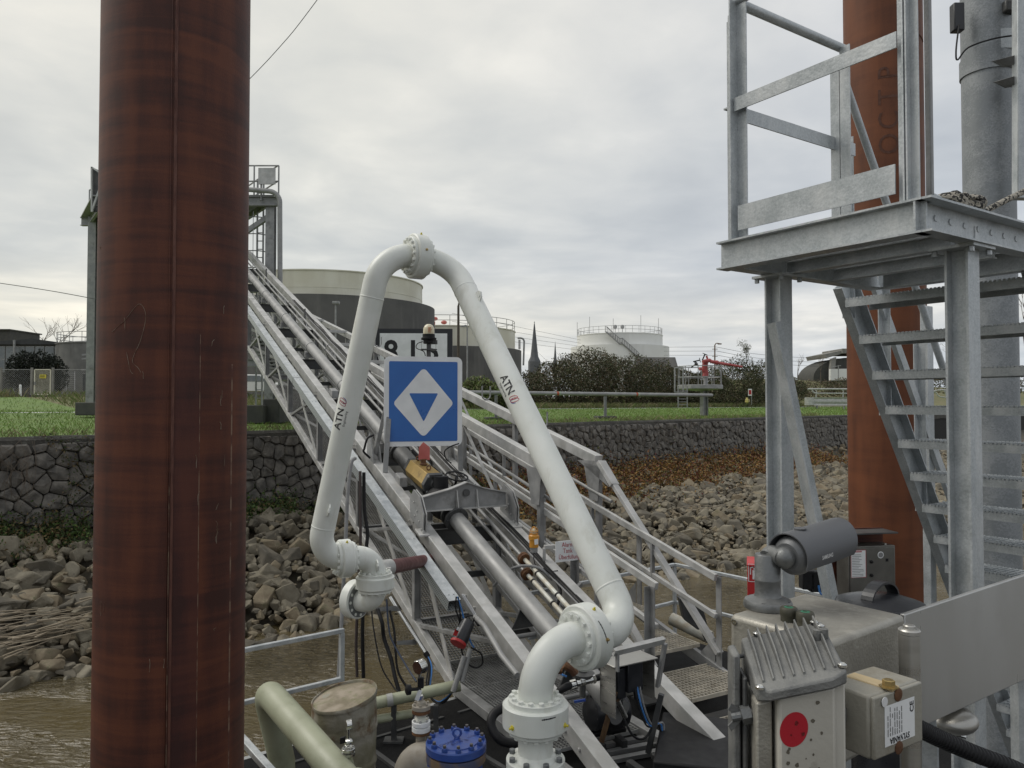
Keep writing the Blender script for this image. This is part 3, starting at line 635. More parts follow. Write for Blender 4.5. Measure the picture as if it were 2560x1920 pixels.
# ================================================================== FAR BUILDINGS AND TANKS
def tank(name, label, c, rings, rail=None, dome=.5, seams=0, cat='storage tank'):
    t = thing(name, label, cat, c)
    for i, (r, z0, z1, m, nm) in enumerate(rings):
        MB().lathe(V((c.x, c.y, 0)), UP, [(r, z0), (r, z1-.05), (r+.08, z1-.04), (r+.08, z1+.05), (r*.97, z1+.1), (r*.5, z1+.1+dome*.7), (0, z1+.1+dome)] if i == len(rings)-1 else [(r, z0), (r, z1), (r-.3, z1+.02), (0, z1+.02)], 72).build(nm, m, t, ang=30)
        for k in range(seams):
            zz_ = z0+(z1-z0)*(k+1)/(seams+1); MB().lathe(V((c.x, c.y, 0)), UP, [(r+.002, zz_-.02), (r+.02, zz_-.02), (r+.02, zz_+.02), (r+.002, zz_+.02)], 72).build('seam', m, t)
    if rail:
        r, z, h, n = rail; mb = MB()
        for hh in (h, h*.5): mb.tube([V((c.x+math.cos(a)*r, c.y+math.sin(a)*r, z+hh)) for a in [2*math.pi*i/60 for i in range(61)]], .035, 5, caps=False)
        for i in range(n):
            a = 2*math.pi*i/n; q = V((c.x+math.cos(a)*r, c.y+math.sin(a)*r, z)); mb.tube([q, q+UP*h], .03, 5)
        mb.build('railing', alu_d, t)
    return t
c1 = V((-16.8, 70, -.4))
tank('storage_tank', 'big white topped tank inside a dark ring wall behind the bridge', c1, [(9.7, -.4, 8.65, tankdk, 'ring_wall'), (8.55, 8.0, 10.75, cream, 'shell')], dome=.55, seams=1)
c2 = V((-7.6, 90, -.4))
t2 = tank('storage_tank', 'cream tank in a dark ring wall behind the kilometre board', c2, [(8.7, -.4, 6.15, tankdk, 'ring_wall'), (7.95, 5.9, 8.35, cream, 'shell')], rail=(7.9, 8.4, 1.1, 26), dome=.35)
for u, v in ((1087, 797), (1110, 806)):
    p = S(u, v, 84); MB().sphere(p, .28, 8, 6, sc_=(1.2,1,.8)).tube([p-UP*.3, V((p.x, p.y, 8.4))], .05, 5).build('red_vent', redf, t2)
mb = MB(); mb.tube(fillet([Z(13, 480, 590, 84), Z(13, 490, 288, 84), Z(13, 415, 288, 84)], .4), .1, 8); mb.tube([Z(13,430,410,84), Z(13,430,305,84)], .06, 6); mb.tube([Z(13,443,410,84), Z(13,443,305,84)], .06, 6)
for i in range(8): mb.tube([Z(13,430,410-i*14,84), Z(13,443,410-i*14,84)], .03, 5)
mb.build('pipe_riser', alu_d, t2)
c3 = V((21.0, 150, -.4))
t3 = tank('storage_tank', 'white stepped tank with railing and outside stair beyond the brambles', c3, [(9.5, -.4, 10.9, tankwh, 'outer_wall'), (8.25, 10.5, 13.1, tankwh, 'shell')], rail=(8.15, 13.2, 1.25, 40), dome=.3)
mb = MB(); a0, a1 = math.radians(-113), math.radians(-77)
pt = lambda k, r: V((c3.x+math.cos(a0+(a1-a0)*k)*r, c3.y+math.sin(a0+(a1-a0)*k)*r, 13.2-k*5.4-(.0 if k < .45 else -.5)))
for r in (8.5, 9.4):
    mb.tube([pt(i/14, r+.3) for i in range(15)], .12, 5); mb.tube([pt(i/14, r+.3)+UP*1.0 for i in range(15)], .05, 5)
    for i in range(15): mb.tube([pt(i/14, r+.3), pt(i/14, r+.3)+UP*1.0], .04, 5)
for i in range(30):
    k = i/30; q = pt(k, 9.25); x = V((q.x-c3.x, q.y-c3.y, 0)).normalized(); mb.box(q, x*.45, UP.cross(x)*.13, UP*.03)
mb.build('stair', alu_d, t3)
mb = MB()
for u, v0, v1 in ((1443, 832, 806), (1474, 836, 792), (1533, 828, 796), (1602, 826, 788), (1646, 836, 796)): mb.tube([S(u, v0+8, 146), S(u, v1, 146)], .04, 5)
mb.build('lightning_rod', alu_d, t3)
for u in (1538, 1556): MB().sphere(S(u, 817, 146), .4, 10, 7).tube([S(u, 817, 146), S(u, 836, 146)], .06, 5).build('vent_cowl', alu_d, t3)
mb = MB().add([XY(1,1,1) if 0 else S(1590, 893, 120), S(1688, 893, 120), S(1700, 935, 118), S(1575, 935, 118), S(1600, 893, 134), S(1688, 893, 134), S(1700, 935, 136), S(1575, 935, 136)], [(0,3,2,1),(4,5,6,7),(0,1,5,4),(0,4,7,3),(1,2,6,5)])
single(mb, 'tank_bund', tankdk, 'dark sloping bund roof at the foot of the white stepped tank', 'bund', ang=20)
# church spires
def spire(label, u, vt, vb, wd, d):
    t = thing('church_spire', label, 'church', S(u, vb+12, d), 'distant church spires'); b = S(u, vb, d); tip = S(u, vt, d); h = tip.z-b.z; r = wd/2/F*d
    MB().lathe(b, UP, [(r*1.25, -h*.3), (r*1.25, 0), (r*.80, h*.12), (r*.64, h*.28), (r*.1, h*.93), (0, h*.94)], 8).build('roof', slate, t, ang=20)
    MB().tube([b+UP*h*.9, tip], [r*.09, r*.04], 6).box(tip-UP*h*.035, (r*.14,0,0), (0,r*.03,0), (0,0,r*.03)).build('cross', slate, t)
    MB().box(b-UP*(h*.3+6), (r*1.1,0,0), (0,r*1.1,0), (0,0,7)).build('tower', conc_d, t)
spire('tall dark church spire on the horizon between the tanks', 1336, 803, 904, 25, 420); spire('slender distant church spire just right of the taller one', 1388, 853, 904, 9, 520)
# shed, stack, concrete tank on the left
t = thing('industrial_shed', 'dark roofed shed with tall glazed front behind the evergreen bushes', 'shed', S(60, 985, 82))
y0 = 82; xl, xr = S(-60, 980, y0).x, S(160, 980, y0).x; zt = S(100, 862, y0).z; zr = S(90, 847, y0).z
MB().add([(xl,y0,.3),(xr,y0,.3),(xr,y0+12,.3),(xl,y0+12,.3),(xl,y0,zt),(xr,y0,zt),(xr,y0+12,zt),(xl,y0+12,zt)], [(0,1,5,4),(1,2,6,5),(2,3,7,6),(3,0,4,7)]).build('wall', conc_d, t, ang=0)
MB().plate([(xl-.3,y0-.35,zt+.01),(xr+.3,y0-.35,zt+.01),(xr+.3,y0+12,zt+.01),(xl-.3,y0+12,zt+.01)], (0,0,.12)).plate([(xl-.3,y0-.3,zt+.13),(xr+.3,y0-.3,zt+.13),(S(85,850,y0).x,y0-.3,zr)], (0,12,0)).build('roof', roofd, t, ang=0)
for i in range(9):
    x = xl+(xr-xl)*(i+.5)/9; f = MB().box((x, y0-.04, zt-1.55), ((xr-xl)/9*.46,0,0), (0,.04,0), (0,0,1.4)).build('window', alu_d, t, ang=0)
    for k in (-1, 1): MB().box((x, y0-.09, zt-1.55+k*.68), ((xr-xl)/9*.42,0,0), (0,.012,0), (0,0,.62)).build('pane', glassd, f, ang=0)
MB().tube([S(36, 985, 81.4), S(36, 850, 81.4)], .12, 8).build('drainpipe', alu_d, t)
MB().tube([S(155, 985, 81.4), S(155, 862, 81.4)], .10, 8).build('drainpipe', alu_d, t)
single(MB().abox(S(-30,850,95).x, S(25,850,95).x, 95, 101, 0, S(10,826,95).z).abox(S(-32,826,95).x, S(28,826,95).x, 94.7, 101.3, S(10,826,95).z, S(10,823,95).z), 'flat_roofed_block', conc_d, 'plain flat roofed block behind the shed at the left edge', 'building', ang=0)
c4 = S(262, 985, 84); c4.z = .2
t4 = tank('concrete_tank', 'streaked grey concrete tank with roof rail left of the rusty pile', c4, [(4.7, .2, S(200,853,78).z, mat('streaked concrete', (.13,.13,.125), (.18,.178,.17), 1, .85, dirt=(.075,.073,.07), dscale=1.6, dstretch=(1,1,.08), dlo=.5, dhi=.7), 'shell')], rail=(4.6, S(200,853,78).z, 1.15, 20), dome=.4)
mb = MB()
for zz_, l in ((887, 40), (897, 36), (925, 30)): mb.beam(S(205, zz_, 77.5), S(205+l, zz_-3, 77.5), .12, .16)
mb.build('bracket', alu_d, t4)
mb = MB(); p0, p1 = S(165, 985, 76), S(190, 930, 79)
for i in range(11): q = S(176, 985-i*5.2, 75.5+i*.25); mb.box(q, (.42,0,0), (0,.12,0), (0,0,.02))
mb.beam(S(166,988,75.5), S(166,930,78), .05, .18).beam(S(187,988,75.5), S(187,930,78), .05, .18); mb.build('stair', alu_d, t4)
# chain link fence, gate, cabinet, stake
def lattice(mb, p0, p1, z0, z1, sp, r, pat='x'):
    d = p1-p0; l = d.length; u = d.normalized(); h = z1-z0
    P = lambda a, b: V((p0.x, p0.y, 0))+u*a+UP*(z0+b)
    if pat == 'x':
        n = int((l+h)/sp)
        for i in range(n):
            a = i*sp
            for sgn in (0, 1):
                x0, b0, x1, b1 = a-h, 0, a, h
                if x0 < 0: b0 -= x0; x0 = 0
                if x1 > l: b1 -= x1-l; x1 = l
                if b1 <= b0: continue
                if sgn: b0, b1 = h-b0, h-b1
                mb.beam(P(x0, b0), P(x1, b1), r, r)
    else:
        for i in range(int(l/sp)+1): mb.beam(P(i*sp, 0), P(i*sp, h), r, r)
        for i in range(int(h/sp)+1): mb.beam(P(0, i*sp), P(l, i*sp), r, r)
    return mb
fd = 57; fz0, fz1 = S(100, 986, fd).z, S(100, 924, fd).z
def fx(u): return S(u, 980, fd).x
fe = thing('chainlink_fence', 'chain link fence with concrete posts in front of the shed', 'fence', V((fx(60), fd, fz0)))
for a, b in ((-60, 78), (134, 250)): lattice(MB(), V((fx(a),fd,0)), V((fx(b),fd,0)), fz0, fz1, .16, .008).build('mesh', alu_d, fe, ang=0)
for u in (-40, 2, 79, 132, 246): MB().box((fx(u), fd, (fz0+fz1)/2+.05), (.07,0,0), (0,.07,0), (0,0,(fz1-fz0)/2+.1)).build('post', conc, fe, ang=0)
MB().tube([V((fx(-60),fd-.02,fz1)), V((fx(78),fd-.02,fz1))], .02, 5).build('top_wire', alu_d, fe); MB().tube([V((fx(134),fd-.02,fz1)), V((fx(250),fd-.02,fz1))], .02, 5).build('top_wire', alu_d, fe)
ga = thing('fence_gate', 'pale mesh gate with a yellow notice in the chain link fence', 'gate', V((fx(107), fd, fz0)))
mb = MB(); gx0, gx1 = fx(86), fx(126)
for a, b in (((gx0,fz0),(gx0,fz1)), ((gx1,fz0),(gx1,fz1)), ((gx0,fz1),(gx1,fz1)), ((gx0,fz0),(gx1,fz0))): mb.beam((a[0],fd,a[1]), (b[0],fd,b[1]), .07, .05, up=V((0,1,0)))
mb.build('frame', cream, ga, ang=0); lattice(MB(), V((gx0,fd+.01,0)), V((gx1,fd+.01,0)), fz0, fz1, .085, .014, '+').build('mesh', cream, ga, ang=0)
MB().box((fx(108), fd-.06, S(108,941,fd).z), (.24,0,0), (0,.008,0), (0,0,.14)).build('notice', yellow, ga, ang=0)
MB().box((gx0+.08, fd-.07, (fz0+fz1)/2-.1), (.05,0,0), (0,.05,0), (0,0,.12)).build('lock', alu_d, ga, ang=0)
mb = MB()
for k in (-.05, .0, .06): mb.box((fx(107), fd-.071, S(108,941,fd).z+k), (.17,0,0), (0,.002,0), (0,0,.012))
mb.build('print', inkblack, ga, ang=0)
cb = thing('switch_cabinet', 'grey electrical cabinet beside the fence with small white label', 'cabinet', V((fx(225), 55, fz0)))
MB().abox(S(206,985,55).x, S(246,985,55).x, 55, 55.7, fz0-.1, S(220,934,55).z).build('body', steel_dk, cb, bevel=.02); MB().box(S(219,953,54.99), (.11,0,0), (0,.006,0), (0,0,.05)).build('plate', signwhite, cb, ang=0)
single(MB().tube([S(51,990,50), S(51,964,50)], .075, 8).sphere(S(51,964,50), .075, 8, 5), 'marker_stake', signwhite, 'short white marker stake in the grass before the fence', 'stake')
# far car, bunker, poles, wires
cr_ = thing('parked_car', 'white car parked on the shore seen under the bridge', 'car', S(632, 985, 52)); b = S(632, 979, 52)
MB().prof(b+V((0,.85,0)), b-V((0,.85,0)), [(-2.1,.0),(2.1,.0),(2.15,.45),(1.5,.62),(.8,1.12),(-1.2,1.14),(-1.9,.65),(-2.15,.5)]).build('body', tankwh, cr_, bevel=.05)
MB().prof(b+V((0,.87,0)), b-V((0,.87,0)), [(.75,.66),(1.25,.66),(.72,1.05),(-1.1,1.06),(-1.6,.66)]).build('window', glassd, cr_, ang=0)
for x in (-1.35, 1.35):
    wq = MB().lathe(b+V((x,-.88,.05)), (0,1,0), [(.3,0),(.33,.03),(.33,.2),(.3,.22)], 16).build('wheel', black, cr_); MB().lathe(b+V((x,-.9,.05)), (0,1,0), [(.19,0),(.19,.05)], 12).build('rim', chrome, wq)
bk = thing('arched_bunker', 'dark arched concrete bunker with flat roof slabs on the dyke', 'bunker', S(2105, 960, 108))
arc = [Z(14, 1480+380*(1-math.cos(a))*.93, 480-(math.sin(a))*195, 108) for a in [math.pi/2*i/10 for i in range(11)]]+[Z(14, 2300, 285, 108), Z(14, 2300, 620, 108), Z(14, 1480, 620, 108)]
MB().plate(arc, (0,6,0)).build('arched_wall', conc_d, bk, ang=30)
MB().plate([Z(14,1590,252,107.3), Z(14,1760,215,107.3), Z(14,1760,245,107.3), Z(14,1605,292,107.3)], (0,7,0)).plate([Z(14,1758,198,107.0), Z(14,2300,192,107.0), Z(14,2300,244,107.0), Z(14,1758,244,107.0)], (0,7,0)).build('roof_slab', conc, bk, ang=0)
MB().plate([Z(14,1645,395,106.2), Z(14,2300,385,106.2), Z(14,2300,500,106.2), Z(14,1645,505,106.2)], (0,.6,0)).build('white_wall', tankwh, bk, ang=0)
MB().plate([Z(14,1655,300,107.0), Z(14,1700,280,107.0), Z(14,1690,395,107.0), Z(14,1645,400,107.0)], (0,.7,0)).build('pier', conc, bk, ang=0)
MB().tube([Z(14,1720,505,105.5), Z(14,1720,360,105.5)], .07, 6).tube([Z(14,1650,378,105.5), Z(14,1745,362,105.5)], .05, 6).build('mast', alu_d, bk)
def pole(label, foot, top, r, arm=None, m=alu_d, cross=0):
    t = thing('lamp_post', label, 'lamp post', foot, 'poles behind the lawn'); MB().tube([foot, top], [r, r*.7], 8).build('post', m, t)
    if arm:
        e = top+V(arm); MB().tube(bez([top-UP*.05, top+UP*.12+V(arm)*.3, e], 5), r*.55, 6).build('arm', m, t)
        if arm[0] and abs(arm[0]) > .25: MB().box(e-UP*.03, (.2,0,0), (0,.08,0), (0,0,.06)).build('lamp_head', m, t, bevel=.02)
    for i in range(cross): MB().box(top-UP*(.45+i*.75), (.28,0,0), (0,.03,0), (0,0,.03)).build('crossarm', m, t)
pole('tall dark timber pole with curved top behind the kilometre board', S(1146,985,52), S(1146,764,52), .11, (.12,0,.12), barkm)
pole('thin grey lamp post before the cream tank', S(1168,985,58), S(1168,818,58), .07, (-.3,0,.1))
pole('brown lamp post with wires behind the red water cannon', S(1787,965,80), S(1787,862,80), .09, (.5,0,.12), wood, 3)
pole('short camera post in front of the big dark ring wall', S(839,1000,46), S(839,762,46), .07, None)
MB().box(S(840,757,46), (.2,0,0), (0,.15,0), (0,0,.08)).build('camera_head', alu_d, [o for o in bpy.data.objects if o.name.startswith('lamp_post')][-1], bevel=.02)
def wire(label, pts, r): single(MB().tube(bez(pts, 6), r, 5), 'overhead_wire', steel_dk, label, 'wire', 'overhead wires', ang=60)
wire('thin cable slanting up from the rusty pile to the top edge', [S(470,360,27), S(560,262,27), S(690,128,26), S(815,-30,25), S(1300,-700,22), S(2300,-1900,20)], .012)
wire('cable sagging from the left edge to the shore tower', [S(-40,702,30), S(120,726,29), S(262,752,28)], .014)
wl = ['topmost', 'second', 'third', 'lowest']
for i, (ya, yb) in enumerate(((795, 850), (815, 858), (832, 866), (846, 876))):
    wire('%s of the four faint wires running left of the stepped tank' % wl[i], [S(1130, ya-12, 95), S(1290, (ya+yb)/2-6, 120), S(1452, yb, 140)], .022)
for i, y in enumerate((868, 878, 888)):
    wire('%s of the three faint wires left of the brown lamp post' % ('upper', 'middle', 'lower')[i], [S(1660, y, 100), S(1786, y-1+i*.6, 80)], .018)
    wire('%s of the three faint wires right of the brown lamp post' % ('upper', 'middle', 'lower')[i], [S(1788, y-1, 80), S(1900, y+18, 95), S(2060, y+28, 110), S(2250, y+28, 130)], .02)
# ================================================================== PONTOON
K = V((2.45, 11.7, 0)); U1 = V((-.78, -.62, 0)).normalized(); U2 = V((-U1.y, U1.x, 0)); U2 = V((.62, -.78, 0)).normalized()
def dp(u1, u2, z): return K+U1*u1+U2*u2+V((0,0,z))
pon = thing('pontoon', 'black decked landing pontoon floating at the foot of the gangway', 'pontoon', dp(4, 4, DK))
mb = MB()
def slab(mb, a0, a1, b0, b1, z0, z1): mb.box(dp((a0+a1)/2, (b0+b1)/2, (z0+z1)/2), U1*(a1-a0)/2, U2*(b1-b0)/2, UP*(z1-z0)/2)
slab(mb, 0, 7.25, 0, 11, DK-.12, DK); slab(mb, 7.25, 13, 2.95, 11, DK-.12, DK-.003); mb.build('deck', deckm, pon, ang=0)
mb = MB(); slab(mb, .08, 7.2, .1, 10.9, -5.4, DK-.12); slab(mb, 7.2, 12.9, 3.05, 10.9, -5.4, DK-.125); mb.build('hull', steel_dk, pon, ang=0)
mb = MB(); slab(mb, -.02, 7.3, -.16, -.02, DK-.26, DK-.04); mb.build('fender_beam', galv_far, pon, bevel=.01)
mb = MB()
for a, b in ((3.4, 4.2), (4.4, 5.3), (5.5, 6.6)): slab(mb, a, b, .35, .39, DK, DK+.015)
for k in range(5): slab(mb, 2.2+k*.8, 2.25+k*.8, .5, 6, DK, DK+.03)
mb.build('deck_strip', steel_dk, pon, ang=0)
def railing(label, runs, posts, zs, sz=.05, name='deck_railing'):
    t = thing(name, label, 'railing', dp(*runs[0][0], DK))
    for (a, b) in runs:
        for z in zs: MB().beam(dp(*a, z), dp(*b, z), sz, sz*.9).build('rail', galv, t, bevel=.006)
    for p in posts: MB().beam(dp(*p, DK), dp(*p, zs[0]-sz*.45), sz*.96, sz*.96, up=U1).build('post', galv, t, bevel=.006)
    return t
railing('galvanised railing along the pontoon edge just right of the rusty pile', [((5.45, .03), (7.2, .03))], [(5.47, .03), (7.17, .03)], (-2.42, -2.93))
railing('galvanised corner railing of the pontoon at the water behind the gangway steps', [((2.9, .04), (.04, .04)), ((.03, .04), (.03, 3.6))], [(.05, .05), (2.2, .04), (.03, 1.9)], (-2.42, -2.98))
railing('short galvanised handrail in the bottom left corner beside the rusty pile', [((7.13, .95), (7.19, 2.62))], [(7.19, 2.6)], (-2.5,), .055)
# ================================================================== PILES
p1 = thing('mooring_pile', 'huge dark rusty steel tube pile filling the left foreground', 'pile', (-2.196, 5.0, -5.5))
MB().lathe(V((-2.196, 5.0, -7)), UP, [(.448, 0), (.45, 0), (.45, 12.6), (.43, 12.6)], 96).build('tube', rust_a, p1)
def on_pile(c, r, u, wd, z0, z1, th, m, nm):
    a = math.atan2((u-1280)/F*c.y-c.x, 1)  # rough bearing
    # solve the point on the tube seen at photo column u
    best = min((abs((c.x+r*math.sin(k/500))/(c.y-r*math.cos(k/500))-(u-1280)/F), k/500) for k in range(-780, 780))[1]
    n = V((math.sin(best), -math.cos(best), 0)); t = V((n.y, -n.x, 0)); q = c+n*(r+th/2-.003)
    return MB().box(V((q.x, q.y, (z0+z1)/2)), t*wd/2, n*th/2, UP*(z1-z0)/2).build(nm, m, p1, bevel=.003)
pc = V((-2.196, 5.0, 0))
seamm = mat('seam rust', (.12,.045,.028), (.075,.026,.018), 14, .7, 0, .3, 60, stretch=(3,3,.5)); wearm = rust('worn purple rust', (.046,.0175,.0145), (.067,.0225,.017), (.092,.030,.0195), .6, 10, .6, .7); palem = mat('pale scrape', (.20,.13,.085), (.085,.03,.02), 5, .7, stretch=(1,1,2.5), lo=.42, hi=.56)
on_pile(pc, .45, 432, .018, -7, 5.5, .010, seamm, 'weld_seam'); on_pile(pc, .45, 421, .007, -7, 5.5, .012, rust_a, 'weld_seam'); 
def bearing(u, r=.45): return min((abs((pc.x+r*math.sin(k/800))/(pc.y-r*math.cos(k/800))-(u-1280)/F), k/800) for k in range(-1250, 1250))[1]
b0_, b1_ = bearing(436), bearing(498); mb = MB(); n_ = 10
for zz0 in range(10):
    for i in range(n_):
        q = []
        for kk, zz1 in ((i, 0), (i+1, 0), (i+1, 1), (i, 1)): a = b0_+(b1_-b0_)*kk/n_; q.append(pc+V((math.sin(a), -math.cos(a), 0))*.4508+UP*(-7+.742*(zz0+zz1)))
        mb.quad(*q)
mb.build('wear_strip', wearm, p1); on_pile(pc, .45, 500, .005, -7, .42, .004, palem, 'scrape_line'); on_pile(pc, .45, 426, .004, -3, -.4, .016, palem, 'scrape_line'); on_pile(pc, .45, 580, .014, -3, .25, .003, palem, 'scrape_line')
scr = mat('pale scratch', (.25,.20,.15), (.14,.08,.05), 20, .7)
mb = MB()
for _ in range(20):
    th_ = rr.choice((rr.uniform(-.9, .9), rr.gauss(1.02, .05))); z = rr.uniform(-2.4, 1.2); l = rr.uniform(.015, .09)
    pts = []
    for k in range(4): a = th_+k*rr.gauss(0, .006); n = V((math.sin(a), -math.cos(a), 0)); pts.append(pc+n*.4512+UP*(z+l*k/3))
    mb.tube(pts, rr.uniform(.0008, .0022), 4)
for pl in ([(278,830),(310,800),(345,760),(362,790),(350,850),(330,900),(345,920),(352,932)], [(315,880),(325,925),(332,935)]):
    q = []
    for u, v in pl:
        k = min((abs((pc.x+.452*math.sin(k/400))/(pc.y-.452*math.cos(k/400))-(u-1280)/F), k/400) for k in range(-620, 620))[1]; n = V((math.sin(k), -math.cos(k), 0)); c_ = pc+n*.452
        q.append(V((c_.x, c_.y, S(u, v, c_.y).z)))
    mb.tube(bez(q, 6), .0013, 4)
mb.build('scratches', scr, p1, ang=0, kind='stuff')
p2 = thing('mooring_pile', 'orange rusty steel pile behind the galvanised stair on the right', 'pile', (4.87, 10.0, -5.5))
MB().lathe(V((4.87, 10.0, -7)), UP, [(.47, 0), (.474, 0), (.474, 15), (.45, 15)], 80).build('tube', rust_b, p2)
def on_cyl(c, r, ang0, z0):                  # letters laid on an upright tube: x runs up the tube
    def f(x, y):
        a = ang0-y/r; return V((c.x+(r+.004)*math.sin(a), c.y-(r+.004)*math.cos(a), z0+x))
    return f
weldm = mat('weld bead rust', (.10,.035,.017), (.075,.027,.014), 20, .7)
for ch, dz in zip('1OCTP', (2.95, 3.25, 3.55, 3.85, 4.15)): text(ch, .34, on_cyl(V((4.87,10,0)), .474, -.30, dz), 'weld_mark', weldm, p2, sub=1)
mb = MB(); mb.tube([V((4.87+.476*math.sin(a), 10-.476*math.cos(a), 4.55+.12*math.sin(a*2.2+.6))) for a in [-.9+.1*i for i in range(19)]], .008, 5); mb.build('weld_line', weldm, p2)
gm = thing('steel_mast', 'thick grey steel mast with a clamp band beside the platform', 'mast', (4.12, 6.6, DK))
MB().lathe(V((4.12, 6.6, DK)), UP, [(.2, 0), (.2, 7.2)], 48).lathe(V((4.12,6.6,DK)), UP, [(.3,0),(.3,.03),(.2,.031)], 32).build('tube', mast_m, gm)
zc = S(2450, 140, 6.4).z; MB().lathe(V((4.12, 6.6, zc-.09)), UP, [(.201, 0), (.212, 0), (.212, .15), (.201, .15)], 48).build('clamp_band', mast_m, gm)
for x, y, h in ((1810, 350, .1), (1820, 470, .1)): MB().plate([Z(5, x, y, 6.2), Z(5, 1960, y-40, 6.2), Z(5, 1960, y+25, 6.2), Z(5, x+70, y+35, 6.3)], (0, .04, .012)).build('bracket', alu_d, gm)
MB().box(Z(5, 1930, 235, 6.45), (.16,0,0), (0,.05,0), (0,0,.09)).build('clamp_arm', galv, gm, bevel=.01)
MB().box(Z(5, 1915, 60, 6.5), (.085,0,0), (0,.06,0), (0,0,.32)).box(Z(5, 1890, 45, 6.4), (.05,0,0), (0,.05,0), (0,0,.05)).build('instrument', steel_dk, gm, bevel=.015)
MB().beam(Z(5, 1966, 1150, 6.2), Z(5, 1966, -260, 6.2), .11, .08, up=V((0,1,0))).build('side_post', galv, gm, bevel=.008)
MB().box(Z(5, 1596, 105, 6.5), (.045,0,0), (0,.04,0), (0,0,.12)).build('sensor_box', blackgl, gm, bevel=.01)
MB().tube(bez([Z(5,1608,145,6.45), Z(5,1600,200,6.4), Z(5,1590,300,6.35), Z(5,1600,345,6.35), Z(5,1660,275,6.33), Z(5,1800,225,6.33), Z(5,1950,200,6.3)], 6), .007, 6).build('cable', black, gm)

# ================================================================== GALVANISED PLATFORM AND STAIR
pa = V((.557, -.83, 0)).normalized(); pb = V((.83, .557, 0)).normalized(); PL = V((.984, 3.45, 0)); PZ = .73
def pp(a, b, z): return PL+pa*a+pb*b+V((0,0,z))
LA, LBk, LR = .85, 1.16, 1.9
pf = thing('stair_platform', 'galvanised raised platform with railing and open stair on two columns', 'platform', pp(.4, .5, DK))
H_ = .125; zb = PZ-H_/2
MB().ibeam(pp(-.05, 0, zb), pp(LA+.03, 0, zb), .075, H_, .008).build('edge_beam', galv, pf)
MB().channel(pp(LA, -.035, zb), pp(LA, LR, zb), H_, .065, .008, fx=-1).build('edge_beam', galv, pf)
MB().ibeam(pp(0, .045, zb-.002), pp(0, LBk, zb-.002), .07, H_-.006, .008).build('edge_beam', galv, pf)
MB().ibeam(pp(.04, LBk, zb-.004), pp(LA-.07, LBk, zb-.004), .07, H_-.008, .008).build('edge_beam', galv, pf)
for k in (.36, .72): MB().ibeam(pp(.04, k, zb-.03), pp(LA-.07, k, zb-.03), .05, .06, .006).build('joist', galv, pf)
def grating(mb, o, x, y, nx, ny, h=.03, t=.004, frame=True):
    o, x, y = V(o), V(x), V(y); xl, yl = x.length, y.length; xu, yu = x/xl, y/yl; n = xu.cross(yu)
    if n.z < 0: n = -n
    for i in range(nx+1): mb.box(o+x*i/nx+y/2-n*h/2, xu*t/2, y/2, n*h/2)
    for j in range(ny+1): mb.box(o+y*j/ny+x/2-n*h*.4, x/2, yu*t/2, n*h*.32)
    if frame:
        for a, b, c in ((o+y/2, xu*t, y/2), (o+x+y/2, xu*t, y/2)): mb.box(a-n*h*.55, b, c, n*h*.6)
        for a, b, c in ((o+x/2, x/2, yu*t), (o+y+x/2, x/2, yu*t)): mb.box(a-n*h*.55, b, c, n*h*.6)
    return mb
grating(MB(), pp(.045, .045, PZ-.002), pa*(LA-.12), pb*(LBk-.09), 22, 10).build('floor_grating', galv, pf, ang=0)
for k in range(8): inst('bolt', hexbolt(.013, .012, galv), pf, pp(LA, .1+.105*k, zb+.008), UP.rotation_difference(pa))
for (a, b) in ((-.02, .06), (.16, .9)): inst('bolt', hexbolt(.008, .01, galv), pf, pp(LA*a, 0, zb-.06), None)
zt = PZ+1.09
def rpost(a, b, z1, fx, fy, lw=.055, nm='post'):
    m = MB(); p, q = pp(a, b, PZ), pp(a, b, z1)
    m.angle(p, q, lw, .006, up=pb, fx=fx, fy=fy); m.angle(p+pa*.004*-fx, q-UP*.07+pa*.004*-fx, lw*.9, .006, up=pb, fx=-fx, fy=fy)
    return m.build(nm, galv, pf, ang=20)
rpost(.02, .03, zt, 1, -1); rpost(LA-.045, .03, zt+.1, -1, -1, .038); rpost(.03, .80, zt-.01, 1, 1)
MB().beam(pp(LA-.02, .12, PZ), pp(LA-.02, .12, zt+.1), .022, .022, up=pb).build('post', alu_d, pf, bevel=.004)
MB().beam(pp(.03, -.004, PZ+.61), pp(LA-.07, -.004, PZ+.61), .006, .06).build('mid_rail', galv, pf)
MB().beam(pp(.05, -.006, PZ+.095), pp(LA-.08, -.006, PZ+.095), .006, .11).build('toe_plate', galv, pf)
MB().tube([pp(.02, .03, zt), pp(.02, .85, zt)], .022, 14).build('top_rail', galv, pf)
MB().tube([pp(.02, .03, zt+.005), pp(LA-.04, .0, zt+.005)], .021, 14).build('top_rail', galv, pf)
MB().angle(pp(-.0, .03, PZ+.63), pp(-.0, .98, PZ+.63), .06, .007, fx=1, fy=-1, b=.065).build('mid_rail', galv, pf, ang=20)
MB().tube([pp(LA-.02, .17, zt-.06), pp(LA-.02, .17, zt-.15)], .013, 8).box(pp(LA-.015, .19, zt-.06), pa*.008, pb*.05, UP*.008).build('latch', galv, pf)
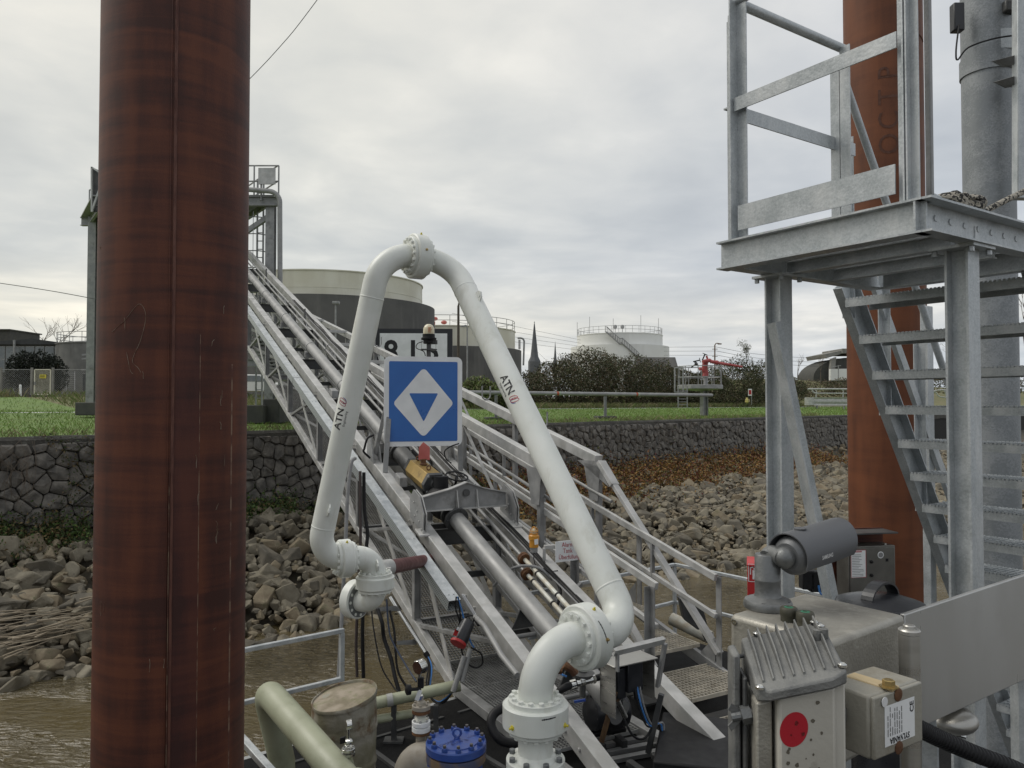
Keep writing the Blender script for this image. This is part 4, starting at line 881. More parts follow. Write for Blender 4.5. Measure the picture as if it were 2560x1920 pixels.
for nm, c, brk in (('left', pp(.0, .335, 0), 0), ('front', pp(LA-.03, .365, 0), 1)):
    z1 = PZ-H_-.012
    MB().ibeam(V((c.x, c.y, DK+.02)), V((c.x, c.y, z1)), .088, .088, .009, up=pa).build('column', galv, pf, ang=20)
    MB().box(V((c.x, c.y, z1+.006)), pa*.085, pb*.085, UP*.006).build('cap_plate', galv, pf)
    MB().box(V((c.x, c.y, DK+.012)), pa*.10, pb*.10, UP*.012).build('base_plate', galv, pf)
    for i in (-1, 1):
        for j in (-1, 1): inst('bolt', hexbolt(.011, .02, galv), pf, V((c.x, c.y, z1-.02))+pa*i*.068+pb*j*.068, None)
    for i in (-1, 1): MB().plate([V((c.x,c.y,z1+.013))+pa*i*.035+pb*.02, V((c.x,c.y,z1+.013))+pa*i*.035+pb*.075, V((c.x,c.y,z1+.09))+pa*i*.035+pb*.02], pa*.007).build('gusset', galv, pf)
q0 = A(1656, 700, 3.50); q1 = A(1776, 1285, 3.54); q2 = q0+(q1-q0)*((DK+.05-q0.z)/(q1.z-q0.z)); q2 = V((q1.x+(q2.x-q1.x)*.3, q1.y+.1, DK+.04))
MB().angle(q0, q1+(q1-q0)*.35, .075, .007, up=V((.2,-1,0)), fx=1, fy=1).build('brace', galv, pf, ang=20)
# stair
S0 = V((1.935, 4.40, .58)); stp = pb*.129-UP*.2; SW = .98; NT = 20
t0, t1 = S0-stp*.55, S0+stp*(NT-.2)
nrm = pb*.2+UP*.129; nrm.normalize()
for k, sgn in ((-.012, 1), (SW+.012, -1)): MB().channel(t0+pa*k, t1+pa*k, .165, .055, .007, up=nrm, fx=-1 if sgn > 0 else 1).build('stringer', galv, pf, ang=20)
trm = MB(); hh = .042
trm.prof(V((0,0,0)), pa*(SW-.06), [(-.12,-hh),(-.114,-hh),(-.114,-.006),(.114,-.006),(.114,-hh),(.12,-hh),(.12,0),(-.12,0)])
rowm = MB()
for i in range(30):
    for j in range(5): trm.box(pa*(.03+i*.0315)+pb*(-.1+j*.05)+UP*.003, (pa+pb)*.009, (pb-pa)*.006, UP*.004)
for i in range(48):
    for s_ in (-1, 1): trm.box(pa*(.01+i*.0202)+pb*s_*.117+UP*.004, pa*.006, pb*.003, UP*.005)
tme = trm.mesh('tread', galv, V((0,0,0)))
for i in range(NT): inst('tread', tme, pf, S0+stp*i+pa*.05)
hr0, hr1 = S0-stp*1.3+UP*1.02+pa*.07, S0+stp*9.6+UP*1.02+pa*.07
MB().tube([hr0, hr1], .021, 12).build('stair_handrail', galv, pf)
MB().channel(S0-stp*.3+UP*.56, S0+stp*9.5+UP*.56, .055, .03, .006, up=nrm).build('stair_knee_rail', galv, pf, ang=20)
for i in (.2, 3.0, 6.0, 9.2): p = S0+stp*i-pa*.03; MB().angle(p-UP*.05, p+UP*1.0, .05, .006, up=pa, fx=1).build('stair_post', galv, pf, ang=20)
p = S0+stp*5-pa*.06+pb*.3; MB().beam(V((p.x, p.y, DK)), V((p.x, p.y, PZ-.1)), .07, .05, up=pa).build('rear_post', galv, pf, bevel=.005)
# ladder behind stair
lad = thing('wall_ladder', 'narrow steel ladder standing behind the galvanised stair', 'ladder', V((5.15, 8.6, DK)))
for k in (0, .36): MB().beam(V((5.15+k, 8.6+k*.3, DK)), V((5.15+k, 8.6+k*.3, 2.6)), .06, .04, up=V((0,1,0))).build('rail', alu_d if k else galv, lad, bevel=.004)
for i in range(18): MB().tube([V((5.15, 8.6, DK+.25+i*.31)), V((5.51, 8.708, DK+.25+i*.31))], .014, 6).build('rung', steel_dk, lad)
# cleat and rope
def rope_mat():
    m = bpy.data.materials.new('braided rope'); m.use_nodes = True; t = m.node_tree; b = t.nodes['Principled BSDF']
    tc = N('ShaderNodeTexCoord', t); vo = N('ShaderNodeTexVoronoi', t); vo.inputs['Scale'].default_value = 95; L(tc.outputs['Object'], vo.inputs['Vector'], t)
    sp_ = N('ShaderNodeSeparateXYZ', t); L(vo.outputs['Color'], sp_.inputs[0], t); r = N('ShaderNodeValToRGB', t); ramp(r, [(.0, (.03,.03,.028)), (.42, (.04,.038,.035)), (.46, (.33,.30,.25)), (1, (.40,.37,.31))], 'LINEAR'); L(sp_.outputs[0], r.inputs[0], t)
    L(r.outputs[0], b.inputs['Base Color'], t); b.inputs['Roughness'].default_value = .85
    bu = N('ShaderNodeBump', t); bu.inputs['Distance'].default_value = .004; L(vo.outputs['Distance'], bu.inputs['Height'], t); L(bu.outputs[0], b.inputs['Normal'], t); return m
ropem = rope_mat()
cc = pp(LA-.06, .40, PZ+.055)
cl = thing('mooring_cleat', 'galvanised cleat on the platform edge wrapped in rope', 'cleat', cc-UP*.055)
ca = (pb+pa*.1).normalized()
MB().tube([cc-ca*.17+UP*.012, cc-ca*.08, cc+ca*.08, cc+ca*.17+UP*.012], .015, 12).build('horn', galv, cl)
MB().tube([cc-UP*.054-ca*.04, cc-ca*.04], .014, 10).tube([cc-UP*.054+ca*.04, cc+ca*.04], .014, 10).build('leg', galv, cl)
pts = []
for i in range(220):
    a = i/220*2*math.pi*7.5; k = i/220; rx = .10+.03*math.sin(a*.37+1); pts.append(cc+ca*(rx*math.sin(a)+.02*math.sin(k*9))+pa*((.045+.012*math.sin(a*.6))*math.sin(2*a+.4))+UP*(.0+.03*math.cos(a*1.31)+.012*math.sin(a*2)-.012))
pts += [pts[-1]+V((.06,.03,.005))]
e = cc+pb*.16-UP*.01; pts += bez([pts[-1], cc+ca*.12-UP*.01, e+pb*.05+UP*.012, S(2570, 474, 3.25), S(2760, 390, 3.7)], 8)
single(MB().tube(pts, .0125, 8), 'mooring_rope', ropem, 'black and cream braided rope wound round the cleat and led off right', 'rope', ang=60)

# ================================================================== BRIDGE (pipe truss with the gangway beside it)
def B(w_, s_, z): return V((-.08+.876*w_-.551*s_, 8.3+.482*w_+s_, z))
def ZC(s_): return -2.41+.413*s_
def ZF(s_): return -3.05+.258*(s_+.37)
BW = V((.876, .482, 0)).normalized(); BD = V((-.551, 1, .413)).normalized()
br = thing('pipe_bridge', 'sloping grey steel truss bridge carrying pipes from pontoon to shore tower', 'bridge', B(.6, 0, DK))
SE = 19.5; PN = 2.2
def chord(w_, s0, s1, dz, wd, h, nm, m=alu, zf=ZC, par=br, bev=.006): return MB().beam(B(w_, s0, zf(s0)+dz), B(w_, s1, zf(s1)+dz), wd, h).build(nm, m, par, bevel=bev)
chord(0, -1.95, SE, -.09, .15, .18, 'top_chord'); chord(1.23, -1.95, SE, -.09, .15, .18, 'top_chord')
chord(0, 1.0, SE, -1.47, .10, .12, 'bottom_chord'); chord(1.23, 1.0, SE, -1.47, .10, .12, 'bottom_chord')
for w_ in (0, 1.23): MB().beam(B(w_, 1.1, DK+.07), B(w_, -1.3, DK+.06), .12, .11).build('foot_beam', alu_d, br, bevel=.006)
for w_ in (-.001, 1.231):
    for k in range(9):
        s_ = k*PN
        if k: MB().ibeam(B(w_, s_, ZC(s_)-1.41), B(w_, s_, ZC(s_)-.18), .09, .10, .01, up=BW).build('upright', alu_d, br, ang=20)
        if k: MB().beam(B(w_-.012, s_-.05, ZC(s_-.05)-.17), B(w_-.012, max(s_-PN+.1, 1.15), ZC(max(s_-PN+.1, 1.15))-1.43), .012, .10, up=BW.cross(BD)).build('diagonal', alu, br)
        if k: MB().beam(B(w_+.012, s_-PN+.06, ZC(s_-PN+.06)-.2), B(w_+.012, s_-.12, ZC(s_-.12)-1.42), .07, .05, up=BW.cross(BD)).build('diagonal', alu_d, br, bevel=.004)
        if k: MB().plate([B(w_-.09, s_-.16, ZC(s_-.16)-.19), B(w_-.09, s_+.16, ZC(s_+.16)-.19), B(w_-.09, s_+.07, ZC(s_)-.42), B(w_-.09, s_-.1, ZC(s_)-.42)], BW*.008).build('gusset', alu, br)
for k in range(1, 9):
    s_ = k*PN
    MB().ibeam(B(.06, s_, ZC(s_)-.34), B(1.17, s_, ZC(s_)-.34), .09, .22, .01).build('cross_beam', steel_dk, br, ang=20)
    MB().ibeam(B(.06, s_, ZC(s_)-1.47), B(1.17, s_, ZC(s_)-1.47), .07, .10, .008).build('cross_beam', alu_d, br, ang=20)
    if k > 1:
        MB().angle(B(.05, s_-.1, ZC(s_)-1.49), B(1.18, s_-PN+.1, ZC(s_-PN)-1.49), .07, .008).build('wind_brace', alu, br, ang=20)
    for j in (-1, 1): ring(br, B(-.08, s_+.06*j, ZC(s_)-.09), -BW, .0, 1, .013, .012, alu)
for s_ in (-1.55, -1.35, -1.15, -.95, .5, .7): ring(br, B(-.076, s_, ZC(s_)-.10), -BW, .0, 1, .018, .016, alu)
for k in range(1, 16): MB().beam(B(1.27, k*1.15, ZC(k*1.15)-.18), B(1.5, k*1.15-.35, ZC(k*1.15-.35)-.95), .05, .012).build('strut', alu, br)
MB().beam(B(1.36, .3, ZC(.3)-.62), B(1.36, SE-1, ZC(SE-1)-.62), .07, .09).build('side_rail', alu, br, bevel=.005)
MB().tube([B(1.42, .2, ZC(.2)-.30), B(1.42, SE-1, ZC(SE-1)-.30)], .022, 8).build('side_conduit', pipe_g, br)
for j, (w0_, m_) in enumerate(((1.10, black), (1.14, black), (1.07, greycab), (1.17, black))):
    pts = [B(w0_+.02*noise.noise(V((k*.9, j, 1))), -.1+k*.45, ZC(-.1+k*.45)+.02-.05*abs(noise.noise(V((k*.7, j, 5))))) for k in range(30)]; MB().tube(bez(pts, 3), .011, 6).build('clipped_cable', m_, br)
for s_, w0_ in ((2.75, 1.06), (5.1, 1.08), (3.0, .12), (6.2, .14)): MB().box(B(w0_, s_, ZC(s_)+.05), BW*.06, V((-.48,.876,.3))*.10, UP*.07).build('terminal_box', steel_dk if w0_ > 1 else alu_d, br, bevel=.008)
for k in range(10):
    s_ = .7+k*1.1; MB().beam(B(1.28, s_, ZC(s_)-.30), B(1.60, s_+.1, ZF(s_+.1)+.45), .05, .05).build('tie_strut', alu_d, br, bevel=.004); MB().ibeam(B(.15, s_, ZC(s_)-.62), B(1.15, s_, ZC(s_)-.62), .05, .08, .008).build('pipe_bearer', steel_dk, br, ang=20)
for w0_ in (.18, .78): MB().beam(B(w0_, .1, ZC(.1)-.54), B(w0_, SE-1, ZC(SE-1)-.54), .06, .07).build('inner_rail', alu_d, br, bevel=.004)
# lower grating steps inside the truss
for k in range(9):
    s_ = 1.45+k*1.0; z = ZC(s_)-1.44
    grating(MB(), B(.09, s_, z), BW*1.02, V((-.551, 1, .413))*.96, 24, 24).build('step_grating', grating_d, br, ang=0)
for s_ in (-.75, .08, .91): grating(MB(), B(.02, s_, DK+.12), BW*1.1, V((-.551, 1, 0))*.81, 26, 20).build('deck_grating', grating_d, br, ang=0)
for s_ in (.55, -.35): MB().tube([B(.08, s_, ZC(s_)-.55), B(1.15, s_, ZC(s_)-.55)], .028, 10).build('tie_bar', pipe_g, br)
# yokes over the pipe: bracket plates and a tapered stiffened beam
def yoke(s_, m, h=.22, full=True):
    z = ZC(s_); t = br
    f = BD*.012; zz_ = lambda a: V((0,0,a))
    for w_, si in ((-.12, -1), (1.25, 1)):
        p = B(w_, s_, z); x = V((-.551, 1, .413)).normalized()
        MB().plate([p-x*.24, p+x*.24, p+x*.25+UP*.26, p+x*.12+UP*.42, p-x*.10+UP*.42, p-x*.26+UP*.26], BW*.014).build('yoke_plate', alu_d, br)
        MB().plate([p-x*.24+BW*.035, p+x*.24+BW*.035, p+x*.25+UP*.26+BW*.035, p+x*.12+UP*.42+BW*.035, p-x*.10+UP*.42+BW*.035, p-x*.26+UP*.26+BW*.035], BW*.014).build('yoke_plate', alu, br)
        MB().box(p+UP*.012-x*.22, BW*.07, x*.09, UP*.012).build('yoke_foot', alu, br, bevel=.004)
        for i in (-.26, -.19): inst('bolt', hexbolt(.018, .03, alu), br, p+UP*.024+x*i)
        for a, b in ((-.1,.1), (-.02,.2), (.06,.1), (.1,.26)): ring(br, p+x*a+UP*b-BW*.001*si, -BW, 0, 1, .012, .012, alu)
    if full:
        a, b, zt_, zb_ = -.07, 1.22, z+.36, z+.19
        pl = MB().plate([B(a, s_, zb_), B(b, s_, zb_), B(b, s_, zt_), B(.86, s_, zt_+.08), B(.6, s_, zt_+.17), B(.36, s_, zt_+.09), B(a, s_, zt_)], V((-.551,1,0)).normalized()*.014)
        pl.build('yoke_beam', alu_d, br); MB().box(B(.575, s_, zb_-.008), BW*.64, V((-.551,1,0)).normalized()*.07, UP*.008).build('yoke_flange', alu, br, bevel=.003)
        for (u0, z0, u1, z1) in ((a, zt_, .36, zt_+.09), (.36, zt_+.09, .6, zt_+.17), (.6, zt_+.17, .86, zt_+.08), (.86, zt_+.08, b, zt_)):
            MB().beam(B(u0, s_, z0+.005), B(u1, s_, z1+.005), .10, .012, up=UP).build('yoke_flange', alu, br)
        for u in (.45, .75): MB().plate([B(u, s_-.005, zb_), B(u, s_-.07, zb_), B(u, s_-.02, zt_+.07), B(u, s_-.005, zt_+.07)], BW*.014).build('stiffener', alu, br)
        MB().lathe(B(.6, s_-.012, zt_+.03), V((.551,-1,0)), [(.03,0),(.05,0),(.05,.012),(.03,.012)], 20).lathe(B(.6, s_-.012, zt_+.03), V((.551,-1,0)), [(.031,.0),(0,.001)], 16).build('eye_hole', steel_dk, br)
yoke(1.95, alu)
for w_ in (-.02, 1.24):
    p = B(w_, 3.75, ZC(3.75)); x = V((-.551,1,.413)).normalized()
    for k in (-.06, .06): MB().plate([p-x*.2+BW*k, p+x*.15+BW*k, p+x*.12+UP*.28+BW*k, p+x*.02+UP*.40+BW*k, p-x*.06+UP*.3+BW*k], BW*.016).build('lifting_bracket', alu_d, br)
    MB().plate([p-x*.05-BW*.05, p-x*.05+BW*.07, p-x*.02+UP*.2+BW*.01], x*.014).build('lifting_bracket', alu, br)
# perforated cable tray
def tray():
    t = thing('cable_tray', 'perforated galvanised cable tray running down the outer side of the pipe bridge', 'cable tray', B(-.28, 0, ZC(0)))
    for i, (s0, s1) in enumerate(((.55, 7.15), (7.17, 18.5))):
        a, b = B(-.22, s0, ZC(s0)-.03), B(-.22, s1, ZC(s1)-.03); xo = -BW; dn = (BD.cross(BW)); dn = -dn if dn.z > 0 else dn
        MB().plate([a, a+xo*.15, b+xo*.15, b], -dn*.004).build('tray_cover', galv, t)
        o = MB().quad(a+xo*.15+dn*.004, b+xo*.15+dn*.004, b+xo*.15+dn*.13, a+xo*.15+dn*.13).quad(a+dn*.13, a+xo*.15+dn*.13, b+xo*.15+dn*.13, b+dn*.13).quad(a+dn*.004, a+dn*.13, b+dn*.13, b+dn*.004).build('tray_side', perfm, t, ang=0)
        uv = o.data.uv_layers.new(name='UVMap'); ln = (b-a).length
        for k, c in enumerate([(0,0),(ln,0),(ln,.13),(0,.13), (0,0),(0,.15),(ln,.15),(ln,0), (0,0),(0,.13),(ln,.13),(ln,0)]): uv.data[k].uv = c
        for k in range(int(ln/1.3)+1):
            for j in (.04, .10): q = a+BD*(.12+k*1.3)+xo*j-dn*.004; inst('bolt', hexbolt(.011, .008, galv), t, q, UP.rotation_difference(-dn))
    for s_ in (2.2, 4.4, 6.6, 8.8, 11.0): MB().beam(B(-.06, s_, ZC(s_)-.16), B(-.36, s_, ZC(s_)-.17), .04, .04).build('tray_bracket', alu_d, t)
tray()
# main grey pipe: two runs and a valve with the gold actuator
def pz(s_): return ZC(s_)+.05
pw = .45
gp = thing('grey_pipe', 'thick grey pipe running up the middle of the truss bridge', 'pipe', B(pw, 0, pz(0)))
MB().tube([B(pw, -1.25, pz(-1.25)), B(pw, 1.95, pz(1.95))], .11, 28).build('lower_run', pipe_g, gp); MB().tube([B(pw, 3.95, pz(3.95)), B(pw, SE-.3, pz(SE-.3))], .11, 28).build('upper_run', pipe_g, gp)
for s_, m, sg in ((1.93, steel_dk, -1), (2.05, steel_dk, 1), (3.93, pipe_g, 1), (3.82, steel_dk, 1)):
    f = MB().lathe(B(pw, s_, pz(s_)), BD, [(.11,-.02),(.165,-.02),(.17,-.012),(.17,.016),(.11,.02)], 36).build('flange', m, gp); ring(f, B(pw, s_, pz(s_))-BD*.02, -BD, .143, 10, .013, .016, steel_dk)
MB().lathe(B(pw, 2.1, pz(2.1)), BD, [(.12,0),(.17,.05),(.21,.2),(.21,.42),(.17,.55),(.13,.62)], 28).tube([B(pw, 2.4, pz(2.4)), B(pw, 2.4, pz(2.4)+.34)], .11, 20).build('valve_body', black, gp); MB().tube([B(pw, 2.7, pz(2.7)), B(pw, 3.85, pz(3.85))], .135, 24).build('valve_spool', steel_dk, gp)
for s_ in (4.4, 6.6, 8.8, 11, 13.2, 15.4): MB().lathe(B(pw, s_, pz(s_)), BD, [(.112,-.03),(.118,-.03),(.118,.03),(.112,.03)], 28).box(B(pw, s_, pz(s_)-.17), BW*.13, BD*.05, UP*.06).build('pipe_saddle', alu_d, gp)
for s_ in (.25, -.6): MB().plate([B(pw-.1, s_, pz(s_)-.07), B(pw+.14, s_, pz(s_)-.07), B(pw+.2, s_, pz(s_)-.27), B(pw-.2, s_, pz(s_)-.27)], BD*.015).build('pipe_saddle', steel_dk, gp)
ac = thing('valve_actuator', 'gold box shaped valve actuator with red flag plate above the grey pipe', 'actuator', B(.42, 3.3, pz(3.3)+.2))
AX = (BD-UP*BD.dot(UP)*.35).normalized(); a0 = B(.40, 2.55, pz(2.55)+.19); pr_ = [(-.14,-.11),(.14,-.11),(.17,-.02),(.10,.13),(-.10,.13),(-.17,-.02)]
MB().prof(a0, a0+AX*.66, pr_, up=UP).build('housing', gold, ac, ang=20, bevel=.004)
MB().prof(a0-AX*.09, a0-AX*.004, [(x*1.04, y*1.04) for x, y in pr_], up=UP).build('end_cap', steel_dk, ac, ang=20, bevel=.006)
MB().lathe(a0-AX*.09, -AX, [(.085,0),(.075,.05),(0,.055)], 20).build('end_cap', steel_dk, ac); MB().prof(a0+AX*.664, a0+AX*.74, pr_, up=UP).build('end_cap', steel_dk, ac, ang=20)
for k, x in ((.1, -.02), (.57, .0)): q = a0+AX*k+UP*.135+BW*x; MB().tube([q+UP*.035+(BW*math.cos(t)+UP*math.sin(t))*.03 for t in [2*math.pi*i/14 for i in range(15)]], .009, 6, caps=False).tube([q-UP*.01, q+UP*.006], .012, 8).build('lifting_eye', rusty, ac)
q = a0+AX*.36+UP*.13; MB().lathe(q, UP, [(.055,0),(.055,.02),(.04,.03),(.04,.07),(.05,.075),(.05,.09),(0,.09)], 18).build('indicator_base', rusty, ac)
MB().plate([q+UP*.08-BW*.075, q+UP*.08+BW*.09-AX*.03, q+UP*.26+BW*.10, q+UP*.34-BW*.0, q+UP*.26-BW*.07], AX*.005).build('flag_plate', redf, ac)
for i in range(4): ring(ac, a0-AX*.09, -AX, .16, 4, .016, .02, alu_d, .5) if i == 0 else None
hw = MB(); hc = B(.78, 2.55, pz(2.55)+.25); hx = V((.2,-.3,1)).normalized(); x_, y_, _ = basis(hx)
hw.tube([hc+(x_*math.cos(t)+y_*math.sin(t))*.16 for t in [2*math.pi*i/28 for i in range(29)]], .013, 8, caps=False)
for k in range(3): t = k*2.094; hw.tube([hc, hc+(x_*math.cos(t)+y_*math.sin(t))*.16], .009, 6)
hw.tube([hc-hx*.16, hc+hx*.01], .02, 10)
hw.build('hand_wheel', black, gp)
# two thin pipes with rusty couplings, white below
for i, (w_, dz, sc_, s0) in enumerate(((.92, .02, 1.08, -.15), (.86, -.07, .92, -.1))):
    t = thing('thin_pipe', ('upper' if i == 0 else 'lower')+' of the two thin pipes beside the thick grey pipe, white at its end', 'pipe', B(w_, 0, ZC(0)), 'thin pipes on the bridge')
    MB().tube([B(w_, sc_, ZC(sc_)+dz), B(w_, SE-.4, ZC(SE-.4)+dz)], .027, 12).build('grey_run', pipe_g, t); MB().tube([B(w_, s0, ZC(s0)+dz), B(w_, sc_-.06, ZC(sc_-.06)+dz)], .028, 12).build('white_run', white_s, t)
    f = MB().lathe(B(w_, sc_-.03, ZC(sc_-.03)+dz), BD, [(.028,-.03),(.075,-.03),(.078,-.005),(.03,-.003),(.03,.003),(.078,.005),(.075,.03),(.028,.03)], 20).build('flange', rusty, t); ring(f, B(w_, sc_-.03, ZC(sc_-.03)+dz)-BD*.03, -BD, .055, 6, .008, .01, rusty)
    for s_ in (.35, .75, 5.5, 9, 12.5): MB().lathe(B(w_, s_, ZC(s_)+dz), BD, [(.028,-.012),(.033,-.012),(.033,.012),(.028,.012)], 10).build('clip', black, t)
for k in (1, 3, 5, 7): s_ = k*PN+.2; MB().beam(B(.99, s_, ZC(s_)-.3), B(.99, s_+.05, ZC(s_)+.25), .14, .02, up=BW).build('pipe_stanchion', steel_dk, br)
single(MB().tube(bez([B(.55, 1.15, ZC(1.15)-.35), B(.7, .95, ZC(.95)-.02), B(.95, .8, ZC(.8)+.06), B(1.1, .7, ZC(.7)-.05)], 8), .018, 8), 'grey_hose', greycab, 'short grey hose arched across the rusty pipe couplings', 'hose')
# ---- gangway
gw_ = thing('gangway', 'aluminium stepped gangway with truss sides and handrails right of the pipes', 'gangway', B(2.1, -.4, DK))
W1, W2 = 1.63, 2.62
KN = 1.72; SG = 17.5
ALUS = ((W1, -1), (W2, 1))
for w_, sg in ALUS:
    zf = lambda s: ZF(s)
    chord(w_, KN, SG, 1.68, .13, .15, 'top_chord', alu, ZF, gw_); chord(w_, -.95, SG, -.10, .06, .14, 'stringer', alu_d, ZF, gw_)
    MB().beam(B(w_, KN-.03, ZF(KN)+1.66), B(w_, -.42, ZF(-.42)+.12), .10, .055, up=V((-.3,.6,1))).build('end_diagonal', alu, gw_, bevel=.005)
    MB().beam(B(w_, KN-.05, ZF(KN)+1.662), B(w_, KN-.34, ZF(KN)+1.35), .14, .07, up=V((-.3,.6,1))).build('knee_plate', alu, gw_, bevel=.005)
    MB().plate([B(w_-.07*sg, KN-.3, ZF(KN)+1.33), B(w_-.07*sg, KN+.4, ZF(KN)+1.66), B(w_-.07*sg, KN-.02, ZF(KN)+1.68)], BW*.008).plate([B(w_-.07, KN-.06, ZF(KN)+1.1), B(w_-.07, KN+.12, ZF(KN)+1.1), B(w_-.07, KN+.25, ZF(KN)+1.63), B(w_-.07, KN-.12, ZF(KN)+1.6)], BW*.01).build('knee_gusset', alu_d, gw_)
    for (a, b) in ((-.04, -.12), (.04, -.12), (-.04, -.24), (.04, -.24), (-.04, .1), (.04, .1), (-.03, .25), (.04, .25)): q = B(w_+a, KN+b, ZF(KN)+1.66+(b*1.15 if b < 0 else b*.258)+.078+(.0 if b > 0 else -.02)); inst('bolt', hexbolt(.014, .014, alu), gw_, q)
    e0 = -.37 if w_ == W2 else -.37
    for hz, h in ((1.0, .085), (.55, .06)):
        MB().beam(B(w_-.05*sg, e0-.05, ZF(e0)+hz), B(w_-.05*sg, SG, ZF(SG)+hz), .05, h).build('handrail' if hz > .9 else 'knee_rail', alu, gw_, bevel=.006)
    for s_ in (e0, .95): MB().angle(B(w_, s_, ZF(s_)-.15), B(w_, s_, ZF(s_)+1.0), .085, .008, up=BW, fx=1, fy=sg).plate([B(w_, s_+.02, ZF(s_)-.1), B(w_, s_+.32, ZF(s_)-.06), B(w_, s_+.02, ZF(s_)+.28)], BW*.01*sg).build('post', alu_d, gw_, ang=20)
    for k in range(7):
        s_ = KN+k*PN; MB().beam(B(w_, s_, ZF(s_)-.15), B(w_, s_, ZF(s_)+1.65), .09, .07, up=BW).build('post', alu_d, gw_, bevel=.005)
        if k: MB().beam(B(w_+.03*sg, s_-.05, ZF(s_)+1.6), B(w_+.03*sg, s_-PN+.08, ZF(s_-PN)-.05), .05, .012, up=BW.cross(BD)).build('diagonal', alu, gw_)
    for k in range(14): s_ = .6+k*1.2; MB().beam(B(w_-.05*sg, s_, ZF(s_)-.1), B(w_-.05*sg, s_, ZF(s_)+.98), .035, .05, up=BW).build('baluster', alu_d, gw_)
    MB().tube([B(w_-.06*sg, KN-.35, ZF(KN-.35)+1.22), B(w_-.06*sg, SG, ZF(SG)+1.30)], .024, 10).build('conduit', pipe_g, gw_)
for i in range(24):
    s_ = -1.7+i*.78; z = max(ZF(s_+.4)-.02, DK+.12)
    t_ = grating(MB(), B(W1+.04, s_, z), BW*.93, V((-.551, 1, 0))*.66, 18, 12, .035, .006).build('tread', grating_m, gw_, ang=0)
for i in range(2, 7):
    s_ = KN+i*PN; MB().beam(B(W1, s_, ZF(s_)+1.75), B(W2, s_, ZF(s_)+1.75), .08, .08).build('top_tie', alu, gw_, bevel=.005)
for i, s_ in enumerate((3.1, 4.9, 6.35, 10.3)):
    t = MB(); q = B(W2, s_, ZF(s_)+1.76); pts = [q-BW*.085+UP*.26, q-BW*.085+UP*.08]+[q+BW*.085*math.cos(a)*-1+UP*(.08-.075*math.sin(a)) for a in [math.pi*k/8 for k in range(1, 8)]]+[q+BW*.085+UP*.08, q+BW*.085+UP*.26]
    t.tube(pts, .013, 8); t.build('hook', alu_d, gw_)
for s_ in (-.9, -.2): MB().box(B(2.12, s_, DK+.10), BW*.5, V((-.551,1,0))*.12, UP*.012).build('foot_plate', steel_dk, gw_)
# ================================================================== WHITE LOADING ARM
R_ = .1095
bx, by = .148, 4.9
J0 = V((bx, by, -2.25)); J1 = V((bx, by, -1.54)); a2 = V((.8, .6, 0)); J2 = J1+a2*.84+UP*-.03
a3 = V((.85, .527, 0)).normalized(); J3 = V((-.588, 7.4, 1.38)); J4 = J3-a3*.717
J5 = V((-1.822, 7.2, -1.467)); a4 = V((.87, .49, 0)).normalized(); J6 = J5+a4*.575; J7 = J6-UP*.45; a5 = V((-.85, .5, 0)).normalized()
arm = thing('loading_arm', 'white articulated pipe loading arm bent over the bridge like an upturned V', 'loading arm', J0)
def pipe(pts, nm, rad=.24, r=R_): return MB().tube(fillet(pts, rad, 12), r, 40).build(nm, white, arm, ang=50)
pipe([J0, J1, J1+a2*.36], 'base_elbow', .30)
mid2 = J1+a2*.48-UP*.01
pipe([mid2, J2, J3, J3-a3*.33], 'long_arm', [.24, .33]); pipe([J4+a3*.33, J4, J5, J5+a4*.20], 'hanging_arm', [.33, .24])
pipe([J5+a4*.34, J6, J6-UP*.22], 'lower_elbow', .20); pipe([J6-UP*.3, J7+UP*.0, J7+a5*.20], 'outlet_elbow', .14)
def swivel(c, ax, r, th, fr, both=True, grease=2, n=14, nm='swivel_joint', bs=.016):
    ax = V(ax).normalized(); h = th/2
    f = MB().lathe(c-ax*h, ax, [(R_*.99,-.03),(fr,-.03),(fr+.004,-.026),(fr+.004,0),(r-.012,0),(r,.01),(r,th-.01),(r-.012,th),(fr+.004,th),(fr+.004,th+.026),(fr,th+.03),(R_*.99,th+.03)], 64).build(nm, white, arm, ang=28)
    ring(f, c-ax*(h+.03), -ax, fr-.022, n, bs, .018, white)
    if both: ring(f, c+ax*(h+.03), ax, fr-.022, n, bs, .018, white, .5)
    x, y, _ = basis(ax)
    for k in range(grease):
        a = (2.1, 4.0, .4)[k] if ax.z > .9 else (1.0+.5*k)*2.0
        d = (x*math.cos(a)+y*math.sin(a)); MB().lathe(c+d*r-d*.003, d, [(.012,0),(.012,.008),(.007,.01),(.007,.02),(0,.022)], 10).build('grease_nipple', brass if k else yellow, f)
    return f
sb = swivel(V((bx, by, -1.955)), UP, .208, .15, .170, both=True, grease=0, bs=.019)
for a in (-2.35, -.55): d = V((math.cos(a), math.sin(a), 0)); MB().lathe(V((bx,by,-1.98))+d*.205, d, [(.016,0),(.016,.006),(.008,.008),(.008,.026),(0,.028)], 10).build('grease_nipple', yellow, sb)
MB().lathe(V((bx, by, -2.28)), UP, [(.181,0),(.185,.004),(.185,.05),(.181,.054),(.14,.056),(.112,.085)], 56).build('base_flange', white, arm, ang=28)
MB().lathe(V((bx, by, -2.36)), UP, [(.181,0),(.185,.004),(.185,.06),(.181,.066),(.14,.067),(.14,.08)], 56).lathe(V((bx,by,DK)), UP, [(.105,0),(.105,1.14)], 32).build('riser', white, arm, ang=28)
bgrey = mat('grey bolt', (.20,.21,.215), None, 10, .5, .4)
ring(arm, V((bx, by, -2.225)), UP, .158, 8, .021, .026, bgrey, .5)
swivel(J1+a2*.42-UP*.005, a2, .215, .125, .172, True, 2, bs=.019)
swivel(J4+(J3-J4)*.5+UP*.004, a3, .212, .13, .176, True, 2, 16)
